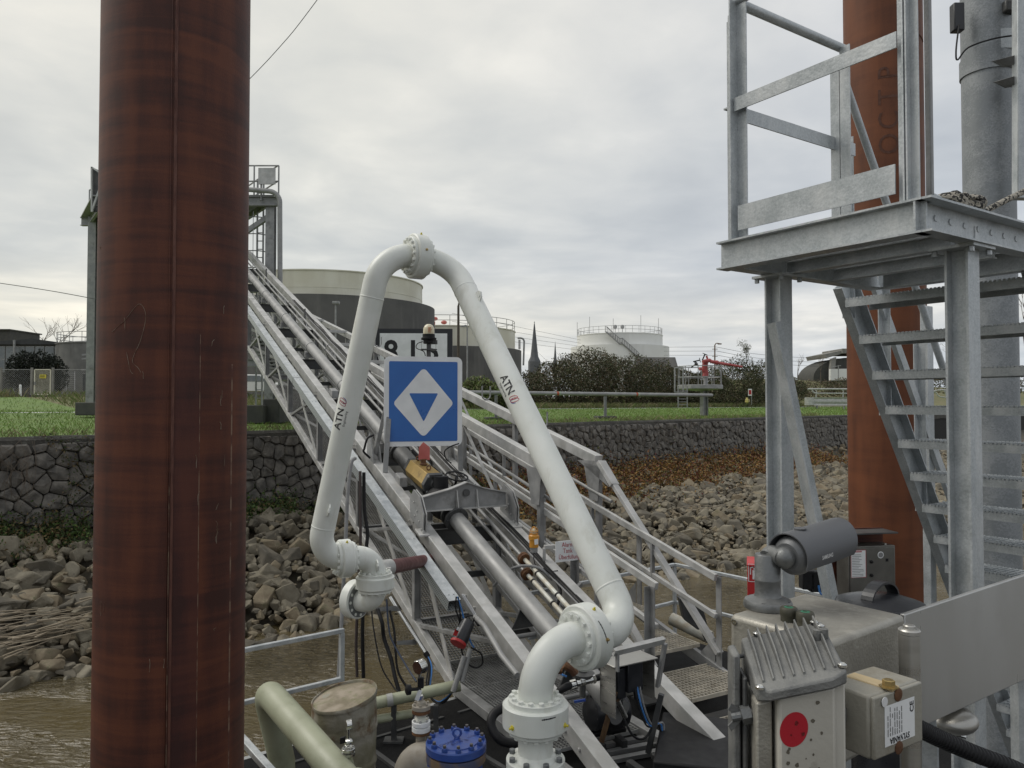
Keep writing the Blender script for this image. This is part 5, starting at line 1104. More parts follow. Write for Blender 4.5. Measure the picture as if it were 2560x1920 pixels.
swivel(J5+a4*.27, a4, .18, .11, .150, True, 1); swivel(J6-UP*.255, UP, .185, .12, .158, True, 1)
fb = MB().lathe(J7+a5*.19, a5, [(R_*.99,0),(.17,.0),(.185,.01),(.185,.1),(.17,.115),(0,.116)], 48).build('end_flange', white, arm, ang=28); ring(fb, J7+a5*.19, -a5, .145, 12, .016, .012, white)
dg = mat('grey gasket ring', (.16,.17,.165), None, 5, .6)
MB().lathe(J7+a5*.183, a5, [(R_+.012,0),(.165,0),(.165,.008),(R_+.012,.008)], 48).build('gasket_face', dg, arm)
# welds, lugs
def weld(p, q, d, r=R_+.0015): u = (q-p).normalized(); return MB().lathe(p+u*d, u, [(r-.004,-.012),(r,-.006),(r+.0015,0),(r,.006),(r-.004,.012)], 40).build('weld_seam', white, arm)
weld(J2, J3, .32); weld(J3, J2, .42); weld(J4, J5, .42); weld(J5, J4, .33)
def lug(p, q, d, n): u = (q-p).normalized(); n = (V(n)-u*V(n).dot(u)).normalized(); t = u.cross(n); c = p+u*d+n*(R_-.006); MB().plate([c-u*.06, c+u*.06, c+u*.035+n*.05, c-u*.01+n*.068, c-u*.04+n*.05], t*.014).lathe(c+n*.034-t*.004, t, [(.012,0),(.019,0),(.019,.022),(.012,.022)], 12).build('lifting_lug', white, arm)
lug(J3, J2, .62, (.5,-.6,.3)); lug(J5, J4, .52, (.3,-1,0)); lug(J6, J6-UP, .08, (.4,-1,0))
# stained paint at the top swivel and chipped black marks
st = J4+a3*.29; MB().lathe(st, a3, [(R_+.001,-.03),(R_+.0012,.03)], 40).build('stain_band', white_s, arm)
def chip(c, ax, r, a0, a1, h0, h1, n=26):
    x, y, z = basis(V(ax)); m = MB(); pts = []
    for k in range(n): a = a0+(a1-a0)*k/(n-1); b = h0+(h1-h0)*k/(n-1); w_ = .003+.006*abs(noise.noise(V((k*.7,1,1)))); d = x*math.cos(a)+y*math.sin(a); pts.append((c+d*r+z*(b-w_), c+d*r+z*(b+w_)))
    for (p, q), (p2, q2) in zip(pts, pts[1:]): m.quad(p, p2, q2, q)
    return m.build('paint_chip', inkblack, arm, ang=0)
x_, y_, _ = basis(UP); fa = math.atan2(V((0.1,-1,0)).dot(y_), V((0.1,-1,0)).dot(x_))
chip(V((bx,by,-1.955)), UP, .2085, fa+.05, fa+.5, .045, .05)
x2, y2, _ = basis(a2); fv = V((.25,-.9,.25)); fa2 = math.atan2(fv.dot(y2), fv.dot(x2)); chip(J1+a2*.42-UP*.005, a2, .2155, fa2-.45, fa2+.25, -.03, -.0)
# lettering wrapped on the arms (black name, small second line, red white blue ring mark)
def on_tube(p, q, s, a0, r=R_+.0015):
    u = (q-p).normalized(); v = -p-u*s; v = (v-u*v.dot(u)).normalized(); t = u.cross(v)
    def f(x, y): a = a0-y/r; return p+u*(s+x)+(v*math.cos(a)+t*math.sin(a))*r
    return f
def mark(p, q, s, a0):
    text('ATN', .098, on_tube(p, q, s, a0), 'lettering', inkblack, arm, sub=2, bold=True); text('Engineering', .031, lambda x, y, g=on_tube(p, q, s, a0): g(x+.01, y-.058), 'lettering', inkblack, arm, sub=1)
    for rx, ry, dx, m in ((.017, .047, -.012, inkred), (.019, .05, .012, inkred), (.023, .047, .020, inkblue)):
        fn = on_tube(p, q, s, a0, r=R_+.002); mb = MB(); n = 30; th_ = .0028
        for k in range(n):
            A0, A1 = (2*math.pi*kk/n for kk in (k, k+1))
            if m is inkblue and not (-2.4 < (A0-math.pi*1.5 if A0 > math.pi else A0+.5*math.pi) < 1.4): continue
            e = lambda A_, o: fn(.155+dx+(rx+o)*math.cos(A_)+.25*ry*math.sin(A_), (ry+o)*math.sin(A_)*.8)
            mb.quad(e(A0, -th_), e(A1, -th_), e(A1, th_), e(A0, th_))
        mb.build('ring_mark', m, arm, ang=0)
mark(J3, J2, 1.63, .30); mark(J5, J4, 1.36, -.62)
# maroon hose and coupling behind the lower elbow
mh = thing('discharge_hose', 'maroon hose with pale clamp coupling running behind the lowest white elbow', 'hose', Z(3, 1340, 1390, 7.7))
MB().tube([Z(3, 1350, 1392, 7.75), Z(3, 1700, 1326, 9.9)], .074, 24).build('hose', maroon, mh); MB().tube([Z(3, 1300, 1400, 7.7), Z(3, 1385, 1385, 7.8)], .082, 24).box(Z(3,1360,1430,7.66), (.03,0,0), (0,.02,0), (0,0,.05)).build('coupling', alu, mh, bevel=.004)
# ================================================================== SIGNS AND BEACONS ON THE BRIDGE
def rrect(w_, h, r, n=5):
    o = []
    for cx, cy, a0 in ((w_-r, h-r, 0), (-w_+r, h-r, 90), (-w_+r, -h+r, 180), (w_-r, -h+r, 270)):
        for k in range(n+1): a = math.radians(a0+90*k/n); o.append((cx+r*math.cos(a), cy+r*math.sin(a)))
    return o
def rpoly(pts, r, n=4):
    q = fillet([V((*pts[-1], 0))]+[V((*p, 0)) for p in pts]+[V((*pts[0], 0))], r, n)[1:-1]; return [(p.x, p.y) for p in q]
SD = 11.9; scn = A(915, 867, SD); sx = V((.97, .243, 0)).normalized(); sn = V((sx.y, -sx.x, 0)); hw_ = 84.5/1662*SD*1.0; hh_ = 96.5/1662*SD
sg = thing('waterway_sign', 'square blue sign with white diamond and blue downward triangle on the bridge', 'sign', scn-UP*.9)
pl = lambda pts, o: [scn+sx*a+UP*b+sn*o for a, b in pts]
MB().plate(pl(rrect(hw_, hh_, .09), 0), -sn*.03).build('panel', signwhite, sg, ang=30); MB().plate(pl(rrect(hw_-.075, hh_-.075, .02), .003), sn*.002).build('blue_field', signblue, sg, ang=30)
MB().plate(pl(rpoly([(0, .53), (-.47, -.03), (0, -.56), (.47, -.03)][::1], .06), .006), sn*.002).build('white_diamond', signwhite, sg, ang=30)
MB().plate(pl(rpoly([(-.225, .125), (-.0, -.315), (.225, .125)], .012), .009), sn*.002).build('blue_triangle', signblue, sg, ang=30)
for u, w_, s_ in ((-.46, 0, 3.32), (.50, 1.23, 3.28)): q = scn+sx*u-sn*.07; b = B(w_, s_, ZC(s_)); MB().beam(V((b.x, b.y, b.z)), V((b.x*.5+q.x*.5, q.y+.1, scn.z+.5)), .075, .055, up=sn).build('post', alu_d, sg, bevel=.004)
b = B(0, 3.75, ZC(3.75)); MB().beam(b, scn-sx*.53-sn*.12+UP*.1, .06, .04, up=sn).build('brace', alu_d, sg, bevel=.004); MB().beam(scn-sx*.5-sn*.06-UP*.45, scn+sx*.5-sn*.06-UP*.45, .05, .04).beam(scn-sx*.5-sn*.06+UP*.35, scn+sx*.5-sn*.06+UP*.35, .05, .04).build('cross_rail', alu_d, sg)
bc = thing('signal_beacon', 'clear domed beacon lamp on a black base above the blue sign', 'beacon', Z(2, 1573, 1010, SD+.05)); b0 = Z(2, 1573, 890, SD+.05); sc_m = SD/F*1/3.073
k = SD/F/3.073
MB().lathe(b0+UP*0, UP, [(42*k, 40*k), (44*k, 60*k), (42*k, 90*k), (30*k, 112*k), (14*k, 121*k), (0, 122*k)], 24).build('lens', lens_c, bc)
MB().lathe(b0, UP, [(38*k,-30*k),(42*k,-25*k),(42*k,-5*k),(58*k,0),(60*k,14*k),(48*k,20*k),(48*k,44*k),(30*k,44*k)], 24).build('base', black, bc)
MB().tube([b0-UP*130*k, b0-UP*30*k], 17*k, 12).box(b0-UP*76*k, sx*60*k, sn*35*k, UP*4*k).build('bracket', steel_dk, bc)
MB().tube([b0+UP*75*k+sx*18*k*math.cos(a)*1 + sn*40*k for a in (0, 1)], 2*k, 4).build('filament_coil', mat('orange coil', (.5,.16,.05), None, 4, .5), bc)
for i in range(5): MB().tube([b0+UP*(56+i*9)*k-sx*11*k+sn*45*k, b0+UP*(56+i*9)*k+sx*11*k+sn*45*k], 2.2*k, 4).build('coil_turn', MT['orange coil'], bc)
MB().tube(bez([b0-UP*15*k-sx*45*k, b0-UP*30*k-sx*85*k, b0-UP*65*k-sx*95*k, b0-UP*90*k-sx*40*k, b0-UP*125*k-sx*25*k], 6), 3.5*k, 6).build('cable', black, bc)
MB().tube([b0-UP*78*k+sx*55*k, b0+UP*5*k+sx*58*k], 1.6*k, 4).tube([b0-UP*78*k-sx*55*k, b0+UP*5*k-sx*58*k], 1.6*k, 4).build('guard_wire', alu_d, bc)
ab = thing('alarm_lamp', 'orange caged alarm lamp on the bridge beside the alarm notice', 'alarm lamp', Z(10, 1310, 1000, 9.6)); k = 9.6/F/3.318; b0 = Z(10, 1310, 995, 9.6)
MB().lathe(b0, UP, [(22*k,-2*k),(30*k,0),(32*k,40*k)], 20).build('cap', alu_d, ab); MB().lathe(b0, UP, [(38*k,40*k),(38*k,100*k),(45*k,104*k),(45*k,135*k),(38*k,140*k),(30*k,150*k)], 24).build('housing', amber, ab)
MB().sphere(b0+UP*165*k, 24*k, 14, 9, sc_=(1,1,1.3)).build('lens', lens_c, ab)
mb = MB()
for hh in (150, 172): mb.tube([b0+UP*hh*k+V((math.cos(t), math.sin(t), 0))*34*k for t in [2*math.pi*i/18 for i in range(19)]], 2.6*k, 5, caps=False)
for i in range(3): t = i*1.047; d = V((math.cos(t), math.sin(t), 0)); mb.tube(bez([b0+UP*140*k+d*34*k, b0+UP*185*k+d*30*k, b0+UP*208*k, b0+UP*185*k-d*30*k, b0+UP*140*k-d*34*k], 4), 2.6*k, 5)
mb.build('cage', amber, ab); MB().plate([Z(10,1312,892,9.47), Z(10,1345,885,9.48), Z(10,1346,930,9.48), Z(10,1316,936,9.47)], V((0,-.003,0))).build('label_plate', signwhite, ab, ang=0)
MB().tube(bez([b0-UP*2*k, b0-UP*60*k+V((.0,0,0)), b0-UP*120*k+V((.03,0,0)), b0-UP*165*k+V((.12,0,0)), b0-UP*160*k+V((.3,.05,0))], 6), 4*k, 6).build('cable', black, ab)
al = thing('alarm_notice', 'white notice with red alarm lettering half hidden by the white arm', 'sign', Z(10, 1580, 1080, 9.9)); ac_ = Z(10, 1590, 990, 9.9); ax_ = V((.96,.27,0)).normalized(); an = V((ax_.y,-ax_.x,0))
MB().plate([ac_-ax_*.165-UP*.135, ac_+ax_*.165-UP*.115, ac_+ax_*.165+UP*.15, ac_-ax_*.165+UP*.128], -an*.01).build('panel', signwhite, al, ang=0)
for s_, dy, sz in (('Alarm', .085, .082), ('Tank', .008, .082), ('Überfüllung', -.072, .078)): text(s_, sz, lambda x, y, d=dy: ac_+ax_*(x*.78+(.02 if d < 0 else .0))+UP*(y+d)+an*.003, 'lettering', inkred, al)
MB().beam(ac_-ax_*.3+UP*.06-an*.05, ac_+ax_*.2+UP*.06-an*.05, .05, .05).beam(ac_-ax_*.30+UP*.05-an*.05, ac_-ax_*.3-UP*.35-an*.05, .05, .04).build('bracket', alu, al, bevel=.003)
# kilometre board on the shore
kb = thing('kilometre_board', 'large white kilometre board with black border and numerals behind the bridge', 'sign', S(1035, 1040, 28)); kc = (S(938, 815, 28)+S(1131, 828, 28))/2; kc.z = S(1035, 822, 28).z-.95; kx = (S(1131, 828, 28)-S(938, 815, 28)); kw = kx.length/2; kx = V((1, .04, 0)).normalized(); kn = V((0,-1,0))
MB().box(kc, kx*kw, V((0,.04,0)), UP*.95).build('panel', signblack, kb, ang=0); MB().box(kc-V((0,.045,0)), kx*(kw-.19), V((0,.006,0)), UP*.78).build('white_field', signwhite, kb, ang=0)
for s_, u in (('8', 977), ('1', 1032), ('5', 1080)): x0 = S(u, 880, 27.9); text(s_, 1.12, lambda x, y, g=x0: V((g.x+x*.95, kc.y+(g.x+x-kc.x)*.04-.056, kc.z+.08+y)), 'numeral', inkblack, kb, bold=True)
for k in (-.8, .8): MB().beam(kc+kx*k+V((0,.1,-3.2)), kc+kx*k+V((0,.1,.8)), .12, .12).build('post', alu_d, kb)
# ================================================================== SHORE TOWER AND BLOCKS
TY = 27.0
tw = thing('shore_tower', 'grey steel shore tower with railed top platform holding the upper bridge end', 'tower', S(470, 1047, TY)); x0, x1 = S(256, 1000, TY).x, S(674, 1000, TY).x; zt_ = S(640, 497, TY).z; zg = -.6
for x in (x0+.15, x1):
    for y in (TY, TY+2.6): MB().ibeam(V((x-.75*(y-TY), y, zg)), V((x-.75*(y-TY), y, zt_)), .30, .30, .02, up=V((0,1,0))).build('leg', alu_d, tw, ang=20)
for z in (zt_-.15,): 
    for y in (TY-.2, TY+2.8): MB().ibeam(V((x0-.3-.75*(y-TY), y, z)), V((x1+.2-.75*(y-TY), y, z)), .2, .32, .02).build('platform_beam', alu_d, tw, ang=20)
    for i in range(7): x = x0+(x1-x0)*i/6; MB().ibeam(V((x, TY-.1, z-.0)), V((x-2.0, TY+2.7, z-.0)), .1, .2, .012).build('joist', alu_d, tw, ang=20)
MB().plate([V((x0-.3, TY-.3, zt_+.01)), V((x1+.2, TY-.3, zt_+.01)), V((x1-2.1, TY+2.9, zt_+.01)), V((x0-2.5, TY+2.9, zt_+.01))], UP*.05).build('deck', alu_d, tw)
for z in (zt_-3.2, zt_-5.8): MB().ibeam(V((x0+.15, TY, z)), V((x1, TY, z)), .2, .25, .015).build('cross_beam', alu_d, tw, ang=20)
MB().beam(V((x1-.1, TY+.1, zt_-.6)), V((x1-2.3, TY+.1, zt_-2.4)) if 0 else V((x1-2.6, TY+.1, zt_-2.3)), .16, .16).build('knee_brace', alu_d, tw)
for z in (.55, 1.1):
    for y in (TY-.25, TY+2.8): MB().tube([V((x0-.75*(y-TY), y, zt_+z)), V((x1+.15-.75*(y-TY), y, zt_+z))], .028, 8).build('rail', alu_d, tw)
    MB().tube([V((x1+.3, TY-.25, zt_+z)), V((x1-2.0, TY+2.8, zt_+z))], .028, 8).build('rail', alu_d, tw)
for i in range(8):
    for y in (TY-.25, TY+2.8): x = x0+(x1+.15-x0)*i/7-.75*(y-TY); MB().tube([V((x, y, zt_)), V((x, y, zt_+1.1))], .028, 8).build('rail_post', alu_d, tw)
MB().box(Z(1, 1786, 162, TY-.35), (.28*1.05,0,0), (0,.03,0), (0,0,.30*.95)).build('panel', alu, tw); MB().tube([Z(1, 1748, 110, TY-.3), Z(1, 1748, 325, TY-.3)], .035, 8).build('panel_post', alu_d, tw)
MB().tube(fillet([Z(1, 1300, 222, TY-.5), Z(1, 1872, 268, TY-.5), S(701, 1000, TY-.5)], .4, 8), .085, 14).build('pipe', pipe_g, tw)
lx0, lx1 = Z(1, 1722, 500, TY+.8).x, Z(1, 1762, 500, TY+.8).x
mb = MB()
for x in (lx0, lx1): mb.beam(V((x, TY+.8, zg)), V((x, TY+.8, zt_+.9)), .07, .05)
for i in range(24): mb.beam(V((lx0, TY+.8, zg+.3*i+.2)), V((lx1, TY+.8, zg+.3*i+.2)), .03, .03)
for i in range(9): mb.tube([V(((lx0+lx1)/2+.42*math.cos(a), TY+.45-.42*math.sin(a), 1.8+i*.6)) for a in [math.pi*k/8 for k in range(9)]], .02, 5)
for k in (1, 4, 7): a = math.pi*k/8; mb.beam(V(((lx0+lx1)/2+.42*math.cos(a), TY+.45-.42*math.sin(a), 1.8)), V(((lx0+lx1)/2+.42*math.cos(a), TY+.45-.42*math.sin(a), 6.8)), .04, .01)
mb.build('caged_ladder', alu_d, tw)
pm = perf('perforated screen', (.13,.135,.14), (.5,.52,.53), 1, .12, .12, .3)
o = MB().plate([Z(1, 614, 100, TY-.2), Z(1, 668, 125, TY-.2), Z(1, 668, 250, TY-.2), Z(1, 615, 400, TY-.2)], (0,.05,0)).plate([Z(1, 615, 400, TY-.25), Z(1, 690, 180, TY-.25), Z(1, 715, 180, TY-.25), Z(1, 715, 340, TY-.25), Z(1, 690, 402, TY-.25)], (0,.06,0)).build('screen_panel', steel_dk, tw, ang=0)
MB().beam(Z(1, 614, 400, TY-.35), Z(1, 690, 182, TY-.35), .06, .06).beam(Z(1, 614, 100, TY-.3), Z(1, 614, 400, TY-.3), .05, .05).beam(Z(1, 615, 102, TY-.3), Z(1, 700, 160, TY-.3), .05, .05).build('screen_frame', alu, tw)
stt = thing('shore_stair', 'small steel stair with handrails seen through the bridge truss above the lawn', 'stair', S(680, 1000, 23))
for i in range(12): MB().box(Z(15, 200+i*20, 380+i*36, 23), (.32,0,0), (0,.12,0), (0,0,.025)).build('tread', alu_d, stt, ang=0)
for dx in (-28, 28): MB().beam(Z(15, 190+dx, 350, 23), Z(15, 430+dx, 800, 23), .05, .2).build('stringer', alu, stt); MB().tube([Z(15, 230+dx, 250, 23), Z(15, 470+dx, 690, 23)], .025, 6).build('handrail', alu, stt)
single(MB().abox(Z(15, 235, 1000, 24).x, Z(15, 408, 1000, 24).x, 24, 25.6, -.62, Z(15, 400, 985, 24).z), 'bridge_footing', conc_d, 'larger dark concrete block on the lawn under the bridge', 'concrete block', bevel=.03)
single(MB().abox(Z(15, 40, 1000, 23.6).x, Z(15, 234, 1000, 23.6).x, 23.7, 25, -.62, Z(15, 100, 1048, 23.6).z), 'footing_block', conc_d, 'lower dark concrete block left of the larger one on the lawn', 'concrete block', bevel=.03)
single(MB().box(S(240, 1022, 26.4), (.5,0,0), (0,.4,0), (0,0,.22)), 'tower_footing', conc_d, 'small dark footing at the foot of the shore tower leg', 'concrete block', bevel=.03)
# ================================================================== PIPELINE, WATER CANNON, LAWN FURNITURE
plz = .42
pln = thing('shore_pipeline', 'long horizontal grey pipeline on posts along the top of the wall', 'pipeline', V((4.2, 35, -.6))); q0, q1 = V((-4.6, 28.5, plz+.03)), S(1779, 988, 37.0); q1.z = plz-.02
pd = (q1-q0).normalized(); MB().tube([q0, q1], .082, 14).lathe(q1, pd, [(.082,0),(.06,.05),(0,.07)], 14).build('pipe', pipe_g, pln)
orange = mat('orange band', (.45,.09,.04), None, 8, .6); mint = mat('pale green band', (.35,.42,.33), None, 8, .6)
def on_line(u): k = (u-1280)/F; t = (k*q0.y-q0.x)/(pd.x-k*pd.y); return q0+pd*t
for u in (1393, 1591):
    for m, dd in ((orange, 0), (mint, .11)): p = on_line(u)+pd*dd; MB().lathe(p, pd, [(.083,-.05),(.0835,-.05),(.0835,.05),(.083,.05)], 14).build('marker_band', m, pln)
for u in (1513, 1240, 1090): p = on_line(u); MB().ibeam(V((p.x, p.y, -.75)), V((p.x, p.y, p.z-.08)), .12, .12, .015).build('post', alu_d, pln, ang=20); MB().box(V((p.x, p.y, -.68)), V((.42,.1,0)), V((-.08,.3,0)), UP*.14).build('footing', conc_d, pln, bevel=.03)
fm = thing('water_cannon_tower', 'red water cannon on a round railed grey platform above the lawn', 'fire monitor', Z(14, 422, 838, 40)); k = 40/F/3.858
c = Z(14, 425, 838, 40); fz = lambda y: Z(14, 425, y, 40).z
MB().ibeam(V((c.x, c.y, fz(845))), V((c.x, c.y, fz(590))), .30, .30, .03, up=V((1,.4,0))).build('column', alu_d, fm, ang=20)
pcx = Z(14, 385, 560, 40).x; MB().lathe(V((pcx, c.y, fz(590))), UP, [(.2,-.1),(1.12,0),(1.16,.02),(1.16,.2),(1.12,.22),(0,.22)], 10).build('platform', alu_d, fm, ang=20)
mb = MB(); zp, zr_, zm = fz(548), fz(372), fz(475)
for z in (zr_, zm): mb.tube([V((pcx+1.12*math.cos(a), c.y+1.12*math.sin(a), z)) for a in [2*math.pi*i/10 for i in range(11)]], .025, 6, caps=False)
for i in range(10): a = 2*math.pi*i/10; q = V((pcx+1.12*math.cos(a), c.y+1.12*math.sin(a), zp)); mb.tube([q, V((q.x, q.y, zr_))], .022, 6)
for x in (142, 222): mb.tube([Z(14, x, 620, 38.2), Z(14, x, 385, 38.2)], .04, 6)
mb.tube([Z(14,142,385,38.2), Z(14,222,380,38.2)], .04, 6).tube([Z(14,142,620,38.2), Z(14,260,620,38.2)], .04, 6); mb.build('railing', alu_d, fm)
mb = MB()
for x in (175, 262): mb.beam(Z(14, x, 765, 38), Z(14, x, 560, 38), .05, .05)
for y in range(600, 760, 28): mb.beam(Z(14, 175, y, 38), Z(14, 262, y, 38), .03, .03)
mb.build('ladder', alu_d, fm)
MB().tube([Z(14, 440, 545, 40), Z(14, 440, 470, 40)], .11, 14).build('riser', alu_d, fm)
MB().tube(bez([Z(14, 436, 470, 40), Z(14, 440, 430, 40), Z(14, 430, 400, 40), Z(14, 438, 320, 40)], 5), .15, 16).lathe(Z(14,438,335,40), UP, [(.15,0),(.19,.02),(.19,.1),(.15,.12)], 16).tube([Z(14, 415, 325, 39.8), Z(14, 480, 312, 39.8), Z(14, 500, 330, 39.8)], .10, 12).tube([Z(14,462,310,40), Z(14,448,268,40)], .05, 8).tube([Z(14,395,390,39.8), Z(14,378,400,39.8)], .09, 10).build('monitor_body', pinkred, fm)
MB().tube([Z(14, 490, 322, 39.8), Z(14, 555, 335, 39.7), Z(14, 795, 375, 39.5)], [.09, .08, .05], 12).lathe(Z(14,545,333,39.7), V((1,0,-.16)), [(.08,-.05),(.115,-.04),(.115,.06),(.08,.07)], 14).build('nozzle', pinkred, fm)
for x, y, ax, r in ((350, 345, (.6,-.6,.5), .13), (385, 310, (.9,-.2,.2), .11), (434, 252, (.4,-.2,1), .12)):
    mb = MB(); hx = V(ax).normalized(); xx, yy, _ = basis(hx); hc = Z(14, x, y, 39.6); mb.tube([hc+(xx*math.cos(t)+yy*math.sin(t))*r for t in [2*math.pi*i/20 for i in range(21)]], .017, 6, caps=False)
    for i in range(3): d = xx*math.cos(i*1.05)+yy*math.sin(i*1.05); mb.tube([hc-d*r, hc+d*r], .02, 5)
    mb.tube([hc, hc-hx*.35], .035, 6); mb.build('handwheel', black, fm)
rs_ = thing('hydrant_sign', 'small white sign with red square on a post in the weeds', 'sign', Z(14, 880, 740, 70)); c = Z(14, 868, 620, 70)
MB().box(c, (.17,0,0), (0,.012,0), (0,0,.31)).build('panel', signwhite, rs_, ang=0); MB().box(c-V((0,.016,0)), (.12,0,0), (0,.004,0), (0,0,.21)).build('red_square', redp, rs_, ang=0); MB().tube([Z(14, 883, 745, 70.1), Z(14, 883, 590, 70.1)], .025, 6).build('post', alu_d, rs_)
yv = thing('yellow_valve', 'yellow hydrant valve in the weeds left of the red square sign', 'valve', Z(14, 842, 725, 70)); MB().lathe(Z(14,838,725,70), UP, [(.07,0),(.17,.12),(.14,.36),(.07,.44),(.11,.47),(0,.52)], 12).build('body', mat('pale yellow paint', (.55,.48,.14), None, 8, .5), yv); MB().tube(bez([Z(14,845,700,69.9), Z(14,856,686,69.9), Z(14,864,700,69.9), Z(14,855,714,69.9)], 5), .03, 6).sphere(Z(14,826,690,69.9), .06, 8, 6).build('handle', woodpale, yv)
gr_ = thing('crash_barrier', 'light grey crash barrier with looped tube handrail beside the asphalt path', 'barrier', Z(14, 1650, 780, 52)); gd = 68
MB().tube(bez([Z(14,1505,630,gd), Z(14,1475,615,gd), Z(14,1472,592,gd), Z(14,1500,588,gd), Z(14,2400,592,gd)], 6), .07, 8).tube([Z(14,1500,630,gd), Z(14,2400,632,gd)], .055, 8).build('handrail', alu, gr_)
for x in (1505, 1765, 2030): MB().tube(bez([Z(14,x-12,590,gd), Z(14,x+3,612,gd), Z(14,x,640,gd), Z(14,x,690,gd)], 4), .05, 8).build('rail_post', alu, gr_); MB().beam(Z(14,x+8,785,gd), Z(14,x+8,680,gd), .16, .1).build('post', alu_d, gr_)
MB().prof(Z(14,1480,708,gd-.1), Z(14,2400,708,gd-.1), [(-.02,-.36),(.06,-.2),(-.02,-.08),(-.02,.08),(.06,.2),(-.02,.36),(-.06,.36),(.02,.2),(-.06,.08),(-.06,-.08),(.02,-.2),(-.06,-.36)]).build('guard_rail', alu, gr_, ang=20); MB().lathe(Z(14,1440,708,gd), UP, [(.38,-.34),(.40,-.33),(.40,.33),(.38,.34)], 16).build('end_terminal', alu, gr_)
for i, (u, lab) in enumerate(((2350, 'left of the two looped grey tube railings seen between the stair treads'), (2375, 'right of the two looped grey tube railings seen between the stair treads'))):
    t = thing('tube_railing', lab, 'railing', S(u, 1000, 80), 'looped railings by the path'); MB().tube(bez([S(u+20,994,80), S(u,992,80), S(u-8,984,80), S(u,975,80), S(u+160,974,80)], 5), .07, 8).tube([S(u+12,975,80), S(u+20,1012,80)], .05, 8).build('rail', alu, t)
# ================================================================== DECK EQUIPMENT
dr = thing('oil_drum', 'stained rusty steel drum with mossy dented lid standing on the deck', 'drum', V((-1.51, 7.0, DK))); dc = V((-1.51, 7.0, DK))
def dent(m, top=False):
    for i, p in enumerate(m.v):
        r = p-dc; h = r.z/.88; a = math.atan2(r.y, r.x)
        k = 1+.045*noise.noise(V((math.cos(a)*1.6, math.sin(a)*1.6, h*3.2)))*(.4+h); p.x = dc.x+r.x*k; p.y = dc.y+r.y*k
        if h > .8: p.z += (h-.8)/.2*(.045*(r.x/.29)+.03*(r.y/.29)+.02*noise.noise(V((r.x*5, r.y*5, 1))))
    return m
pr_ = [(.27,0),(.288,.008),(.288,.03)]
for i in range(31): h = .03+i*.0265; pr_.append((.283+(.013*math.exp(-((h-.30)/.018)**2)+.013*math.exp(-((h-.60)/.018)**2)), h))
pr_ += [(.284,.84),(.292,.845),(.294,.868),(.290,.88),(.283,.876),(.281,.853)]
dent(MB().lathe(dc, UP, pr_, 56)).build('shell', olive, dr, ang=50)
dent(MB().lathe(dc, UP, [(.2825,.857),(.2,.862),(.1,.866),(0,.868)], 48)).build('lid', drumtop, dr, ang=60)
gpi = thing('green_pipe', 'fat pale green pipe with a return bend in front of the drum', 'pipe', S(845, 1919, 5.6))
gp0 = [S(930, 2030, 5.05), S(664, 1722, 6.45), S(706, 1905, 6.75)]; MB().tube(fillet(gp0, .19, 12)+[V((gp0[2].x, gp0[2].y, DK))], .108, 36).build('bend', greenp, gpi, ang=50)
MB().lathe(S(880, 1972, 5.3), (gp0[1]-gp0[0]), [(.11,-.02),(.14,-.02),(.14,.015),(.11,.015)], 30).build('flange', greenp, gpi)
gp2 = thing('green_pipe', 'thinner horizontal pale green pipe right of the drum with a pale clamp', 'pipe', S(1040, 1736, 8.1)); h0, h1 = S(900, 1766, 8.0), S(1150, 1713, 8.25)
MB().tube([h0, h1], .062, 24).tube([h0-UP*.16, S(1030, 1760, 8.15)-UP*.1], .045, 16).build('pipe', greenp, gp2, ang=50); MB().lathe(S(975, 1750, 8.03), h1-h0, [(.063,-.03),(.066,-.03),(.066,.03),(.063,.03)], 24).build('clamp', alu, gp2)
for u in (985, 1090): q = S(u, 1748, 8.08); MB().beam(V((q.x, q.y, DK)), V((q.x, q.y, q.z-.06)), .06, .05).box(V((q.x, q.y, DK+.01)), (.1,0,0), (0,.07,0), (0,0,.01)).build('stand', steel_dk, gp2)
def gauge(label, gc, r, ax, foot, stem, extra):
    t = thing('pressure_gauge', label, 'gauge', foot, 'pressure gauges on the deck'); ax = V(ax).normalized()
    MB().lathe(gc, ax, [(0,-.5*r),(r*.92,-.5*r),(r,-.42*r),(r,.45*r),(r*1.08,.47*r),(r*1.08,.56*r),(r*.9,.56*r)], 28).build('case', chrome, t); MB().lathe(gc+ax*.5*r, ax, [(r*.9,0),(0,.001)], 24).build('dial', signwhite, t)
    MB().tube([foot, gc-UP*r*.9], stem, 12).lathe(foot+UP*.02, UP, [(stem,0),(stem*2.2,.005),(stem*2.2,.03),(stem,.035)], 6).build('stem', chrome, t); return t
g1 = gauge('larger polished pressure gauge on a slim stem above the rusty valve stack', S(1049, 1667, 5.4), .048, (.6,.75,.05), S(1049, 1756, 5.4), .012, 0)
MB().box(S(1052, 1706, 5.4), (.02,0,0), (0,.018,0), (0,0,.035)).tube([S(1050, 1722, 5.38), S(1022, 1724, 5.3)], .012, 8).lathe(S(1028, 1724, 5.32), (-1,-.4,.1), [(.012,0),(.034,.005),(.036,.03),(.02,.04),(0,.042)], 12).build('needle_valve', black, g1); MB().box(S(1046, 1738, 5.36), V((.014,0,-.004)), (0,.002,0), V((.012,0,.035))).build('tag', signwhite, g1, ang=0)
g2 = gauge('smaller polished pressure gauge on the fat green pipe before the drum', S(872, 1811, 5.5), .034, (.9,.3,.05), S(872, 1866, 5.5), .011, 0)
MB().sphere(S(870, 1857, 5.5), .026, 12, 8).tube([S(860,1856,5.48), S(882,1852,5.48)], .011, 8).build('ball_valve', chrome, g2); MB().box(S(857, 1850, 5.46), (.018,0,.004), (0,.012,0), (0,0,.022)).build('lever', black, g2, bevel=.004)
